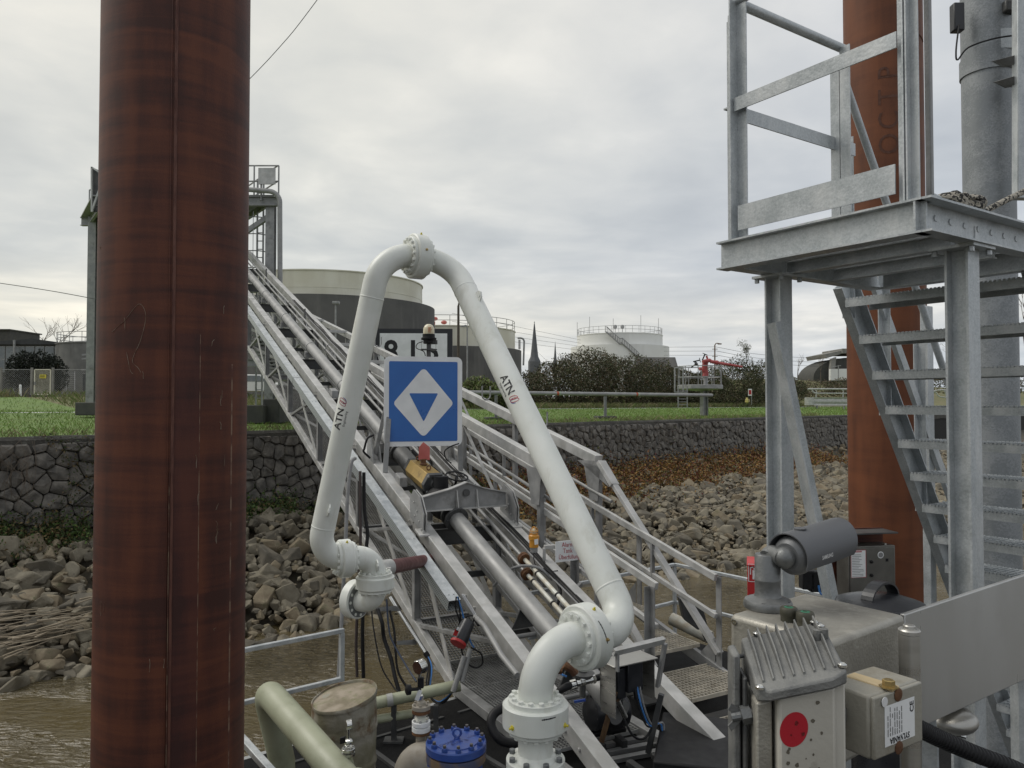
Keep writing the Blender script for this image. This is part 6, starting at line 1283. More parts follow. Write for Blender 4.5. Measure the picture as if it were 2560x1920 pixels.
f = MB().lathe(S(871, 1881, 5.5), UP, [(.045,-.02),(.047,-.018),(.047,.0),(.02,.002),(.02,.012),(.047,.014),(.047,.03),(.045,.032),(.015,.033)], 24).build('flange', chrome, g2); ring(f, S(871, 1881, 5.5)+UP*.032, UP, .036, 6, .007, .01, chrome); MB().lathe(S(871, 1920, 5.5), UP, [(.05,-.08),(.045,0),(.032,.06),(.03,.09)], 20).build('socket', greenp, g2)
vs_ = thing('gate_valve_stack', 'stacked rusty and white flanged valve left of the blue cover', 'valve', S(1053, 1850, 5.4)); v0 = S(1053, 1757, 5.4); vz = lambda v: S(1053, v, 5.4).z
for va, vb, m in ((1772, 1762, beige), (1781, 1774, rusty), (1812, 1802, signwhite), (1826, 1815, signwhite), (1833, 1828, rusty)):
    f = MB().lathe(V((v0.x, v0.y, vz(va))), UP, [(.062,0),(.064,.002),(.064,vz(vb)-vz(va)),(.06,vz(vb)-vz(va)+.002),(.03,vz(vb)-vz(va)+.003)], 28).build('flange', m, vs_)
    if va in (1772, 1812): ring(f, V((v0.x, v0.y, vz(vb)+.002)), UP, .05, 6, .009, .014, beige if va == 1772 else alu)
MB().lathe(V((v0.x, v0.y, vz(1802))), UP, [(.038,0),(.048,.01),(.03,.03),(.044,.04),(.03,.055),(.04,.065),(.03,.075)], 20).build('valve_body', white_s, vs_); MB().lathe(V((v0.x, v0.y, vz(1762)+.003)), UP, [(.035,0),(.03,.02),(.018,.03),(.018,.05)], 16).build('adapter', beige, vs_)
e0 = V((v0.x, v0.y, vz(1833))); MB().lathe(e0, UP, [(.05,-.16),(.042,-.12),(.036,-.05),(.036,0)], 20).build('neck', beige, vs_)
be = thing('beige_elbow', 'grey beige pipe elbow beside the blue valve at the bottom edge', 'pipe elbow', S(1020, 1900, 5.4)); MB().tube(fillet([S(1000, 2080, 5.35), S(1035, 1895, 5.35), S(1120, 1910, 5.25)], .12, 12), .12, 32).build('elbow', beige, be, ang=50)
# blue strainer / valve with bolted cover
bv = thing('blue_valve', 'blue cast valve with round bolted cover and lifting eye at the bottom', 'valve', V((-.37, 5.15, DK))); bc_ = V((-.37, 5.15, -2.23))
MB().lathe(bc_, UP, [(.19,-.055),(.20,-.05),(.20,-.008),(.194,0),(.150,.001),(.147,.007),(.04,.008),(0,.008)], 56).build('cover', bluep, bv, ang=28)
MB().lathe(bc_, UP, [(.19,-.12),(.198,-.115),(.198,-.07),(.196,-.062),(.12,-.06)], 56).build('gasket_flange', mat('rust stained rim', (.06,.07,.13), (.20,.13,.06), 9, .6), bv, ang=28); MB().lathe(bc_, UP, [(.13,-1.27),(.15,-.8),(.165,-.5),(.165,-.2),(.14,-.122)], 40).build('body', bluep, bv)
nutm = mat('dull bolt', (.14,.13,.13), (.10,.085,.08), 10, .5, .5)
ring(bv, bc_+UP*.002, UP, .172, 12, .021, .022, bluep, .3, 'nut'); ring(bv, bc_+UP*.024, UP, .172, 12, .012, .016, nutm, .3)
ring(bv, bc_-UP*.15, UP, .172, 12, .019, .03, bluep, .3, 'nut')
ec = bc_+V((.005,.02,.045)); MB().tube([ec+(V((1,0,0))*math.cos(t)+UP*math.sin(t))*.026 for t in [2*math.pi*i/18 for i in range(19)]], .0085, 8, caps=False).lathe(bc_+V((.005,.02,.008)), UP, [(.02,0),(.02,.006),(.01,.012)], 12).build('lifting_eye', bluep, bv)
for s_, dx, dy, sz, rot in (('GHAB7', -.05, -.055, .042, .75), ('81/08', .01, -.05, .04, .75), ('B', .07, -.005, .04, .75), ('WCB', .1, .045, .03, .75)):
    text(s_, sz, lambda x, y, a=dx, b=dy, r=rot: bc_+V((a+x*math.cos(r)-y*math.sin(r), b+x*math.sin(r)+y*math.cos(r), .0095)), 'cast_lettering', mat('cast letter blue '+s_, (.012,.025,.15), None, 5, .5), bv)
sd_ = V((-.8,-.35,0)).normalized(); sidef = MB().lathe(bc_+V((0,0,-.36))+sd_*.13, sd_, [(.08,0),(.08,.1),(.15,.105),(.15,.14),(.08,.15)], 32).build('side_flange', bluep, bv, ang=28); ring(sidef, bc_+V((0,0,-.36))+sd_*.27, sd_, .125, 8, .014, .03, alu)
# black air pump, junction box and hoses under the arm
pu = thing('diaphragm_pump', 'black twin chamber pump sitting on deck slats beneath the white elbow', 'pump', Z(9, 1140, 1350, 7.9)); pcn = Z(9, 1130, 1190, 7.9)
px_ = V((.9,.35,0)).normalized(); py_ = V((-.35,.9,0)).normalized()
for k in (-.16, .16): MB().lathe(pcn+px_*k, px_*(1 if k > 0 else -1), [(.08,-.10),(.16,-.06),(.17,-.02),(.17,.02),(.12,.06),(0,.07)], 28).build('chamber', blackgl, pu); 
for k in (-.16, .16): f = pu; ring(f, pcn+px_*k*1.13, px_*(1 if k > 0 else -1), .15, 10, .012, .012, steel_dk)
MB().box(pcn+py_*-.05, px_*.10, py_*.11, UP*.13).lathe(pcn-py_*.16, -py_, [(.09,-.03),(.09,.02),(.07,.03),(0,.031)], 24).build('air_block', black, pu, bevel=.01); MB().lathe(pcn-py_*.192, -py_, [(.066,0),(.07,.002),(.066,.004),(.058,.004)], 24).build('badge_ring', inkgrey, pu)
MB().tube([pcn-px_*.16+UP*.21, pcn+px_*.16+UP*.21], .035, 14).tube([pcn-px_*.16+UP*.21, pcn-px_*.16+UP*.1], .03, 12).tube([pcn+px_*.16+UP*.21, pcn+px_*.16+UP*.1], .03, 12).tube([pcn-px_*.2-UP*.21, pcn+px_*.2-UP*.21], .035, 14).build('manifold', black, pu)
for k in (-.12, .12): MB().box(V((pcn.x, pcn.y, DK+.06))+px_*k, px_*.03, py_*.15, UP*.06).build('foot', steel_dk, pu)
for i in range(3): MB().box(V((pcn.x, pcn.y, DK+.03))+py_*(-.3+i*.16)+px_*.1, px_*.42, py_*.035, UP*.02).build('slat', alu_d, pu)
jb = thing('junction_box', 'open bottomed stainless weather box with dark connectors under a bracket', 'junction box', Z(9, 1380, 1080, 7.1)); JX = V((.86,.5,0)).normalized(); JY = V((-.5,.86,0)).normalized(); jc = Z(9, 1190, 840, 7.1)
MB().box(jc+JX*.24+JY*.11+UP*-.005, JX*.26, JY*.13, UP*.006).build('roof', stain, jb, bevel=.003); MB().box(jc+JY*.1-UP*.24+JX*.003, JX*.004, JY*.11, UP*.235).build('side', stain, jb); MB().box(jc+JX*.47+JY*.11-UP*.2, JX*.004, JY*.11, UP*.19).build('side', stain, jb); MB().box(jc+JX*.24+JY*.22-UP*.2, JX*.24, JY*.004, UP*.2).build('back', stain, jb)
MB().box(jc+JX*.27+JY*.1-UP*.16, JX*.09, JY*.07, UP*.13).box(jc+JX*.13+JY*.12-UP*.2, JX*.05, JY*.06, UP*.14).tube([jc+JX*.13+JY*.1-UP*.34, jc+JX*.13+JY*.1-UP*.43], .035, 12).tube([jc+JX*.33+JY*.1-UP*.29, jc+JX*.34+JY*.1-UP*.4], .03, 12).build('connector', blackgl, jb, bevel=.008)
MB().tube([jc+JX*.06+JY*.03-UP*.33, jc+JX*.15+JY*.03-UP*.50], .022, 10).build('gland', chrome, jb)
for i, (m, o) in enumerate(((black, 0), (bluecab, .03), (greycab, .06))): MB().tube(bez([jc+JX*(.26+o)+JY*.05-UP*.2, jc+JX*(.28+o)-UP*.42, jc+JX*(.38+o)-UP*.62, jc+JX*(.52+o)-UP*.64, jc+JX*.56-UP*(.85+o)], 6), .009, 6).build('cable', m, jb)
MB().tube(bez([jc+JX*.13+JY*.1-UP*.43, jc+JX*.2-UP*.66, jc+JX*.36-UP*.72, jc+JX*.5-UP*.55], 6), .011, 6).build('cable', black, jb)
b0, b1 = Z(9, 1190, 742, 6.9), Z(9, 1588, 645, 7.35); MB().channel(b0, b1, .06, .045, .005, up=V((0,-.6,1))).build('support_bar', alu, jb, ang=20); MB().beam(b1-UP*.02, Z(9, 1530, 1000, 7.4), .055, .03).build('support_leg', alu_d, jb); MB().beam(b0+JX*.03, b0+JX*.03-UP*.16, .035, .02, up=JX).build('support_leg', alu_d, jb)
MB().beam(Z(9,1560,1060,7.3), Z(9,1455,1520,7.35), .05, .05).build('support_leg', steel_dk, jb)
single(MB().beam(Z(9, 1195, 1040, 7.2), Z(9, 1085, 1440, 7.35), .05, .012, up=V((0,-1,.2))), 'brown_strap', wood, 'brown weathered flat bar leaning in front of the black pump', 'bar', bevel=.003)
ah = thing('air_hose', 'black hose with silver couplings and a yellow tag under the white swivel', 'hose', Z(9, 960, 960, 7.3))
MB().tube(bez([Z(9, 730, 1150, 7.25), Z(9, 745, 1050, 7.2), Z(9, 800, 1005, 7.2), Z(9, 855, 985, 7.25)], 6), .036, 14).tube([Z(9, 1020, 940, 7.3), Z(9, 1260, 868, 7.4)], .031, 14).build('hose', black, ah); MB().tube([Z(9, 845, 988, 7.25), Z(9, 890, 975, 7.25)], .046, 16).tube([Z(9, 890, 975, 7.25), Z(9, 1030, 938, 7.3)], .032, 16).lathe(Z(9,930,962,7.26), JX, [(.032,-.02),(.042,-.02),(.042,.02),(.032,.02)], 16).lathe(Z(9,1018,941,7.3), JX, [(.032,-.015),(.042,-.015),(.042,.015),(.032,.015)], 16).build('coupling', chrome, ah)
MB().tube([Z(9, 1130, 907, 7.34), Z(9, 1185, 890, 7.36)], .0325, 16).build('yellow_tag', yellow, ah)
MB().tube([Z(9,790,830,7.2), Z(9,850,860,7.2), Z(9,880,900,7.2)], .04, 10).lathe(Z(9,775,868,7.15), (-1,0,.1), [(.04,0),(.04,.05),(.025,.06)], 6).build('pipe_fitting', rusty, ah); MB().lathe(Z(9,940,925,7.35), UP, [(.10,0),(.11,.02),(.11,.04),(.04,.05),(.03,.1)], 20).tube([Z(9,940,925,7.35), Z(9,935,1080,7.35)], .03, 10).build('pipe_fitting', steel_dk, ah)
MB().beam(Z(9,870,1120,7.0), Z(9,960,1105,7.0), .015, .02).build('blue_lever', bluep, ah); MB().tube(bez([Z(9,735,880,7.3), Z(9,775,905,7.2), Z(9,810,920,7.2)], 4), .01, 6).build('blue_cable', bluecab, ah)
single(MB().tube(bez([Z(9, 330, 1150, 5.45), Z(9, 235, 1220, 5.4), Z(9, 215, 1310, 5.35), Z(9, 275, 1410, 5.3), Z(9, 360, 1445, 5.3), Z(9, 470, 1440, 5.3)], 8), .032, 16), 'black_hose', black, 'thick black hose looping left of the white arm base', 'hose', ang=60)
single(MB().box(V((1.75, 7.2, DK+.2)), V((.9,-.25,0))*.42, V((.25,.9,0))*.6, UP*.2), 'black_trough', black, 'deep black hinge trough beside the foot of the truss', 'trough', bevel=.02)
for i in range(3):
    MB().beam(B(.3+i*.3, -1.85, DK+.08), B(.3+i*.3, -1.2, DK+.10), .07, .05).build('hinge_arm', steel_dk, br, bevel=.004)
MB().beam(B(.1, -1.6, DK+.17), B(1.2, -1.55, DK+.17), .06, .08).build('hinge_beam', alu_d, br, bevel=.005)
# hanging hoses and cables at the left of the bridge
def hose(label, pts, r, m=black, name='hanging_hose', rib=0):
    c = bez(pts, 8); rs_ = r
    if rib: 
        c2 = []; 
        for a, b in zip(c, c[1:]): n = max(1, int((b-a).length/rib)); c2 += [a+(b-a)*i/n for i in range(n)]
        c = c2+[c[-1]]; rs_ = [r*(1+.07*(i % 2)) for i in range(len(c))]
    return single(MB().tube(c, rs_, 10 if not rib else 12), name, m, label, 'hose' if 'hose' in name else 'cable', 'hoses and cables hanging by the bridge', ang=60 if not rib else 20)
hose('ribbed grey conduit hanging from the tray down behind the white swivel', [Z(3,1090,480,8.95), Z(3,1055,530,8.9), Z(3,1025,800,8.8), Z(3,1008,1200,8.7), Z(8,938,300,8.65), Z(8,922,620,8.55), Z(8,905,940,8.5)], .021, greycab, rib=.016)
hose('dark brown straight cable hanging just right of the grey conduit', [Z(3,1130,590,9.1), Z(3,1130,900,9.05), Z(3,1130,1260,9.0), Z(8,1045,600,8.9), Z(8,1052,925,8.85)], .017, mat('brown cable', (.05,.035,.032), None, 5, .5), 'hanging_cable')
hose('black straight hose hanging right of the brown cable to the deck', [Z(3,1160,600,9.15), Z(3,1165,900,9.1), Z(3,1190,1100,9.05), Z(3,1180,1260,9.0), Z(8,1095,500,8.9), Z(8,1102,930,8.85)], .021, black)
hose('thin black cable sagging from below the lower swivel to the deck', [Z(8,1165,390,8.7), Z(8,1185,560,8.6), Z(8,1240,830,8.5), Z(8,1330,990,8.4), Z(8,1390,1055,8.3)], .008, black, 'hanging_cable')
hose('thick wavy black hose hanging under the lower swivel', [Z(8,1215,390,8.8), Z(8,1250,500,8.7), Z(8,1265,620,8.7), Z(8,1320,780,8.6), Z(8,1350,920,8.5), Z(8,1390,1060,8.4)], .022, black)
hose('black cable hanging from the bridge bracket right of the wavy hose', [Z(8,1310,400,8.9), Z(8,1345,560,8.8), Z(8,1355,720,8.7), Z(8,1375,880,8.6), Z(8,1440,1000,8.5)], .013, black, 'hanging_cable')
hose('dark blue cable hanging from the bridge bracket to the gauge', [Z(8,1285,310,8.9), Z(8,1300,520,8.8), Z(8,1330,640,8.7), Z(8,1430,820,8.5), Z(8,1520,960,8.3)], .010, mat('navy cable', (.02,.035,.07), None, 5, .5), 'hanging_cable')
t = thing('conduit_tube', 'shiny straight conduit tube sloping under the truss, ending in black sleeve', 'conduit', Z(8, 1450, 500, 9.0)); MB().tube([Z(3,1380,1640,9.3), Z(8,1600,745,8.8)], .027, 14).build('tube', chrome, t); MB().tube([Z(8,1590,730,8.79), Z(8,1612,765,8.77)], .031, 12).build('sleeve', black, t)
for m, o in ((black, 0), (black, 14), (bluecab, 26)): MB().tube(bez([Z(8,1605,750,8.78), Z(8,1615+o,850,8.6), Z(8,1600+o,1000+o*2,8.4), Z(8,1660+o,1120,8.3), Z(8,1740,1125-o,8.25), Z(8,1800,1050,8.2)], 6), .009, 6).build('cable', m, t)
t = thing('tray_cables', 'bundle of blue black and white cables leaving the lower end of the tray', 'cable bundle', Z(8, 1870, 350, 8.6))
for m, pts in ((bluecab, [(1845,290),(1880,400),(1910,530),(1950,650),(1975,690)]), (black, [(1835,290),(1830,380),(1860,480),(1850,560)]), (black, [(1850,290),(1870,480),(1870,660),(1905,790),(1980,850),(2040,820),(2030,740),(1950,690)]), (inkwhite, [(1880,270),(1920,340),(1980,440)]), (inkwhite, [(1890,270),(1940,350),(1995,445)]), (black, [(1900,470),(1930,440),(1975,450),(1960,520)])): MB().tube(bez([Z(8, x, y, 8.55) for x, y in pts], 6), .0095, 6).build('cable', m, t)
hl = thing('hand_lamp', 'black work lamp with red lens ring hung from the truss chord', 'lamp', Z(8, 1880, 600, 8.4)); hx = (Z(8,1830,690,8.3)-Z(8,1930,480,8.5)).normalized()
MB().lathe(Z(8,1935,480,8.5), hx, [(.05,0),(.075,.02),(.08,.12),(.09,.2),(.085,.26)], 20).build('body', blackgl, hl); MB().lathe(Z(8,1935,480,8.5)+hx*.26, hx, [(.088,0),(.092,.01),(.088,.03),(.05,.032),(0,.033)], 20).build('lens_ring', redp, hl); MB().box(Z(8,1832,575,8.28), (.02,0,-.008), (0,.004,0), (.012,0,.03)).build('red_label', redp, hl, ang=0); MB().box(Z(8,1846,548,8.28), (.012,0,-.005), (0,.004,0), (.008,0,.02)).build('white_label', signwhite, hl, ang=0)
t = thing('chord_conduit', 'thin grey conduit pipe clipped below the lower end of the truss chord', 'conduit', Z(8, 2080, 600, 8.0)); MB().tube([Z(8,1985,450,8.25), Z(9,160,520,7.9), Z(9,300,760,7.5), Z(9,420,910,7.2)], .028, 12).build('tube', pipe_g, t); MB().tube([Z(8,1990,455,8.2), Z(8,2020,510,8.15)], .031, 10).build('sleeve', black, t)
MB().tube([Z(8,1900,760,8.2), Z(8,1810,1040,8.1)], .03, 12).tube([Z(8,1945,700,8.25), Z(8,1880,960,8.15)], .028, 12).build('stub_tube', pipe_g, t)
for x0_, y0_, dd in ((1210, 375, 8.9), (1365, 640, 8.8)): MB().plate([Z(8,x0_,y0_,dd), Z(8,x0_+150,y0_-15,dd+.15), Z(8,x0_+190,y0_+20,dd+.2), Z(8,x0_+5,y0_+22,dd)], UP*-.012).build('hose_bracket', alu_d, br, ang=0)
# red fire box, steel cabinet
fb_ = thing('fire_box', 'red fire equipment box with white pictogram behind the camera stalk', 'fire box', Z(7, 315, 605, 8.6)); k = 8.6/F/2.477
fx0 = Z(7, 293, 500, 8.6); cz = (Z(7,300,405,8.6).z+Z(7,300,605,8.6).z)/2; hz = (Z(7,300,405,8.6).z-Z(7,300,605,8.6).z)/2; fxx = V((.95,-.30,0)).normalized(); fyy = V((.30,.95,0)).normalized(); fc = V((fx0.x, fx0.y, cz))+fxx*.16
MB().box(fc+fyy*.11, fxx*.16, fyy*.11, UP*hz).build('body', redp, fb_, bevel=.006); MB().plate([fc-fxx*.165-fyy*.012+UP*hz, fc+fxx*.165-fyy*.012+UP*hz, fc+fxx*.165+fyy*.23+UP*(hz+.05), fc-fxx*.165+fyy*.23+UP*(hz+.05)], UP*.008).build('lid', redp, fb_)
fl_ = flat(fc+UP*.1-fyy*.002+fxx*-.075, fxx, UP)
mb = MB()
for a, b, c_, d in ((-.075,-.10,.075,-.092), (-.075,.092,.075,.10), (-.075,-.092,-.067,.092), (.067,-.092,.075,.092)): mb.quad(fl_(a,b), fl_(c_,b), fl_(c_,d), fl_(a,d))
mb.quad(fl_(-.03,-.07), fl_(.02,-.07), fl_(.02,.03), fl_(-.03,.03)).quad(fl_(-.02,.035), fl_(.01,.035), fl_(.01,.055), fl_(-.02,.055)).quad(fl_(-.05,.05), fl_(-.02,.06), fl_(-.02,.07), fl_(-.055,.06)).quad(fl_(-.055,-.02), fl_(-.045,-.02), fl_(-.045,.055), fl_(-.055,.055)); mb.build('pictogram', inkwhite, fb_, ang=0)
MB().lathe(fc-fyy*.001-UP*.13-fxx*.05, -fyy, [(.03,0),(.032,.004),(.03,.008),(0,.009)], 18).build('lock_disc', alu, fb_); MB().beam(V((fc.x, fc.y+.12, DK)), V((fc.x, fc.y+.12, cz-hz)), .06, .06).build('post', galv, fb_)
cbn = thing('control_cabinet', 'dark steel control cabinet with notice sheet fixed before the orange pile', 'cabinet', Z(7, 1080, 640, 8.9)); CX = V((.985,.17,0)).normalized(); CY = V((-.17,.985,0)); cx0 = Z(7, 918, 290, 8.9); k = 8.9/F/2.477
cm_ = mat('brushed dark cabinet', (.115,.11,.10), (.15,.145,.13), 4, .4, .6); cw, ch = 320*k/2, .43
cc0 = V((cx0.x, cx0.y, cx0.z))+CX*cw-UP*ch; MB().box(cc0+CY*.12, CX*cw, CY*.12, UP*ch).build('body', cm_, cbn, bevel=.008); MB().box(cc0-CY*.006, CX*(cw-.015), CY*.006, UP*(ch-.02)).build('door', cm_, cbn, bevel=.003)
MB().box(cc0+CY*.30+UP*.06, CX*(cw+.05), CY*.012, UP*(ch+.1)).build('back_plate', rust_a, cbn); MB().box(cc0+CY*.17+UP*(ch+.14), CX*(cw+.05), CY*.16, UP*.008).build('hood', steel_dk, cbn)
MB().box(V((cc0.x, cc0.y+.42, (cc0.z-ch+DK)/2)), (.06,0,0), (0,.03,0), (0,0,(cc0.z-ch-DK)/2)).build('stand', steel_dk, cbn); MB().box(V((cc0.x, cc0.y+.36, cc0.z-.1)), (.2,0,0), (0,.05,0), (0,0,.3)).build('stand', steel_dk, cbn)
F_ = flat(cc0-CY*.0125, CX, UP); mb = MB(); sx0, sx1, sy0, sy1 = -cw+12*k, -cw+115*k, ch-20*k, ch-190*k; mb.quad(F_(sx0,sy1), F_(sx1,sy1), F_(sx1,sy0), F_(sx0,sy0)); mb.build('notice', signwhite, cbn, ang=0)
mb = MB(); F2 = flat(cc0-CY*.0140, CX, UP)
for i in range(15): a = sx0+8*k; wd = rr.uniform(35, 80)*k; y = sy0-(28+i*10)*k; mb.quad(F2(a, y-3*k), F2(a+wd, y-3*k), F2(a+wd, y), F2(a, y))
mb.build('print', inkgrey, cbn, ang=0); mb = MB(); a = sx0+25*k; mb.quad(F2(a, sy0-14*k), F2(a+50*k, sy0-14*k), F2(a+50*k, sy0-8*k), F2(a, sy0-8*k))
for a, b, c_, d in ((sx0,sy0-3*k,sx1,sy0), (sx0,sy1,sx1,sy1+3*k), (sx0,sy1,sx0+3*k,sy0), (sx1-3*k,sy1,sx1,sy0)): mb.quad(F2(a,b), F2(c_,b), F2(c_,d), F2(a,d))
mb.build('print', inkred, cbn, ang=0)
for y in (95, 178): q = F_(-cw+150*k, ch-y*k); MB().lathe(q, -CY, [(10*k,0),(10*k,8*k),(6*k,14*k),(0,15*k)], 14).build('knob', black, cbn)
MB().lathe(F_(-cw+215*k, ch-55*k), -CY, [(21*k,0),(21*k,.001),(0,.002)], 20).build('round_sticker', signwhite, cbn); MB().lathe(F_(-cw+215*k, ch-55*k)-CY*.003, -CY, [(14*k,0),(16*k,0),(16*k,.001),(14*k,.001)], 20).build('sticker_print', inkgrey, cbn); q = F_(-cw+258*k, ch-88*k); MB().box(q, CX*9*k, CY*.002, UP*9*k).build('small_plate', black, cbn)
for x in (25, 270):
    MB().box(cc0+CY*.06+UP*(ch+.006)+CX*(-cw+x*k), CX*.012, CY*.02, UP*.012).build('lug', stain, cbn)
bx_ = thing('cable_box', 'small black connection box with blue cable behind the camera', 'connection box', Z(7, 700, 500, 3.75)); MB().box(Z(7,735,500,3.8), (.05,0,0), (0,.03,0), (0,0,.05)).box(Z(7,660,490,3.8), (.03,0,0), (0,.03,0), (0,0,.045)).build('box', black, bx_, bevel=.005); MB().tube(bez([Z(7,735,530,3.75), Z(7,742,570,3.75), Z(7,760,585,3.75), Z(7,800,575,3.78)], 5), .005, 6).build('cable', bluecab, bx_)
# ================================================================== EQUIPMENT IN FRONT OF THE CAMERA
PF = -1.68
Pv, Qv = V((-.58, .815, 0)).normalized(), V((.785, .62, 0)).normalized()
bf = V((.618, 1.5, -.46)); LX, LY, LH = .245, .306, .25
plat = thing('equipment_stand', 'galvanised standing platform carrying the floodlight box below the frame', 'platform', V((1.0, 1.8, PF)))
grating(MB(), V((.35, 1.2, PF)), Qv*1.9, V((-Qv.y, Qv.x, 0))*.9, 40, 18).build('floor_grating', galv, plat, ang=0)
for a in (.1, .7): MB().beam(bf+Qv*a*LY+Pv*.12+UP*(PF+.46), bf+Qv*a*LY+Pv*.12-UP*LH, .05, .05, up=Qv).build('leg', galv, plat)
for a in (0, 1.9):
    for b in (0, .9): q = V((.35, 1.2, 0))+Qv*a+V((-Qv.y, Qv.x, 0))*b; MB().beam(V((q.x, q.y, DK)), V((q.x, q.y, PF-.03)), .06, .06, up=Qv).build('support', galv, plat)
bxo = thing('steel_box', 'weathered stainless steel box with two cable glands carrying the camera', 'equipment box', bf-UP*LH)
cxx = bf+Pv*LX/2+Qv*LY/2-UP*LH/2; MB().box(cxx, Pv*LX/2, Qv*LY/2, UP*LH/2).build('body', stain_d, bxo, bevel=.012, segs=3)
for a, b in ((.06,.07),(.94,.06),(.93,.55),(.92,.94)): q = bf+Pv*LX*a-UP*LH*b-Qv*.0005; MB().lathe(q, -Qv, [(.0065,0),(.0065,.002),(.004,.0025),(0,.0015)], 12).build('screw', chrome, bxo)
for i, (x, y) in enumerate(((550, 745), (652, 775))):
    q = XY(1750+x/2.477, 1250+y/2.477, -.459); MB().lathe(q, UP, [(.017,0),(.017,.009),(.0175,.010),(.0185,.013),(.0185,.024),(.016,.028),(.013,.028)], 18).build('cable_gland', mat('dark olive gland %d' % i, (.05,.05,.035), (.08,.075,.055), 20, .5, .3), bxo); MB().lathe(q+UP*.0275, UP, [(.012,0),(.005,.0015),(.004,-.004)], 16).build('gland_seal', mat('green seal %d' % i, (.03,.16,.09), None, 5, .6), bxo)
# CCTV camera with hood
kq = XY(1750+420/2.477, 1250+665/2.477, -.459)
cv = thing('security_camera', 'grey bullet security camera with sun hood on top of the steel box', 'camera', kq); cgr = mat('camera grey', (.12,.125,.13), (.15,.153,.157), 5, .45, .3, .05, 150); hoodm = mat('hood grey', (.085,.088,.095), (.10,.103,.11), 3, .5)
mtl = mat('cast grey metal', (.15,.155,.155), (.21,.213,.21), 14, .45, .5, .1, 120)
MB().lathe(kq, UP, [(.052,0),(.053,.004),(.053,.012),(.050,.018),(.030,.026),(.028,.032),(.028,.060),(.0285,.061),(.0285,.064),(.028,.065),(.028,.117),(.026,.12),(.022,.12)], 40).build('mount_post', mtl, cv)
for a in (4.2, 5.6, 2.2): q = kq+V((math.cos(a)*.042, math.sin(a)*.042, .0165)); MB().lathe(q, UP, [(.007,0),(.007,.003),(.003,.001)], 12).build('screw', steel_dk, cv)
cax = V((.80, .56, .085)).normalized(); c0 = Z(7, 545, 350, 1.72); top_ = kq+UP*.112
MB().tube(bez([top_, top_+V((.012,.004,.008)), c0-cax*.02], 5), .019, 16).sphere(c0-cax*.012, .024, 18, 10).build('ball_joint', mtl, cv)
MB().lathe(c0, cax, [(.0,-.004),(.03,-.004),(.038,.002),(.043,.010),(.045,.02),(.045,.028),(.043,.032),(.043,.17),(.040,.18),(0,.175)], 40).build('body', cgr, cv)
xx, yy, zz_ = basis(cax); 
hd = MB(); n = 22
for rr_ in (.052, .0495):
    for s_ in (-.002, .19):
        for i in range(n+1):
            a = math.radians(-28+236*i/n); 
            ext = s_ if s_ < .1 else s_+.014*math.sin(a)
            hd.v.append(c0+cax*ext+(xx*math.cos(a)+yy*math.sin(a))*rr_)
m_ = n+1
for i in range(n): hd.f += [[i, m_+i, m_+i+1, i+1], [2*m_+i, 2*m_+i+1, 3*m_+i+1, 3*m_+i], [i, i+1, 2*m_+i+1, 2*m_+i], [m_+i, 3*m_+i, 3*m_+i+1, m_+i+1]]
hd.f += [[0, 2*m_, 3*m_, m_], [n, m_+n, 3*m_+n, 2*m_+n]]; hd.m = [0]*len(hd.f); hd.build('sun_hood', hoodm, cv, ang=40)
def on_hood(x, y): a = math.radians(-9)+y/.0525; return c0+cax*(.105+x)+(xx*math.cos(a)+yy*math.sin(a))*.0526
sgn = 1 if xx.dot(V((1,-1,0))) > 0 else -1
def on_hood(x, y, b=-8, s0=.088):
    a = math.radians(b if sgn > 0 else 180-b)+sgn*y/.0525; return c0+cax*(s0+x)+(xx*math.cos(a)+yy*math.sin(a))*.0526
text('SAMSUNG', .0125, lambda x, y: on_hood(x*.72, y, -6, .07), 'lettering', inkwhite, cv, bold=True)
MB().quad(*[c0+cax*s_+(xx*math.cos(a)+yy*math.sin(a))*.0437 for s_, a in [(s_, math.radians(b if sgn > 0 else 180-b)) for s_, b in ((.045,-52),(.065,-52),(.065,-36),(.045,-36))]]).build('sticker', inkgrey, cv, ang=0)
q = c0+cax*.05+(xx*math.cos(math.pi/2)+yy*math.sin(math.pi/2))*.052; MB().lathe(q, yy, [(.013,0),(.013,.003),(.008,.004),(0,.002)], 14).build('hood_screw', hoodm, cv)
# stainless panel and tube post
pn = thing('stainless_panel', 'long brushed stainless steel panel leading off to the right edge', 'splash guard', V((1.1, 1.85, -.7))); e0 = S(2262, 1537, 1.76); e1 = S(2700, 1378, 2.42); e1.z = e0.z
MB().plate([e0, e1, e1-UP*.30, e0-UP*.268], V((-.56,.83,0)).normalized()*.012).build('sheet', panelm, pn, bevel=.002); MB().beam(e0-UP*.29+V((-.05,.07,0)), e1-UP*.33+V((-.05,.07,0)), .05, .04).build('rail', stain_d, pn, bevel=.004)
for k in (.25, .8): q = e0+(e1-e0)*k; MB().beam(V((q.x-.05, q.y+.08, PF)), V((q.x-.05, q.y+.08, q.z-.3)), .04, .04).build('leg', galv, pn)
tp = thing('tube_post', 'short capped stainless tube post at the corner of the steel box', 'post', S(2275, 1740, 1.60)); q = S(2273, 1575, 1.60); MB().tube([V((q.x, q.y, PF)), q], .0205, 28).build('tube', stain, tp); MB().lathe(q, UP, [(.0205,-.008),(.0215,-.007),(.0215,.0),(.019,.003),(.0125,.004),(.012,.009),(.010,.011),(0,.012)], 28).build('cap', stain, tp)
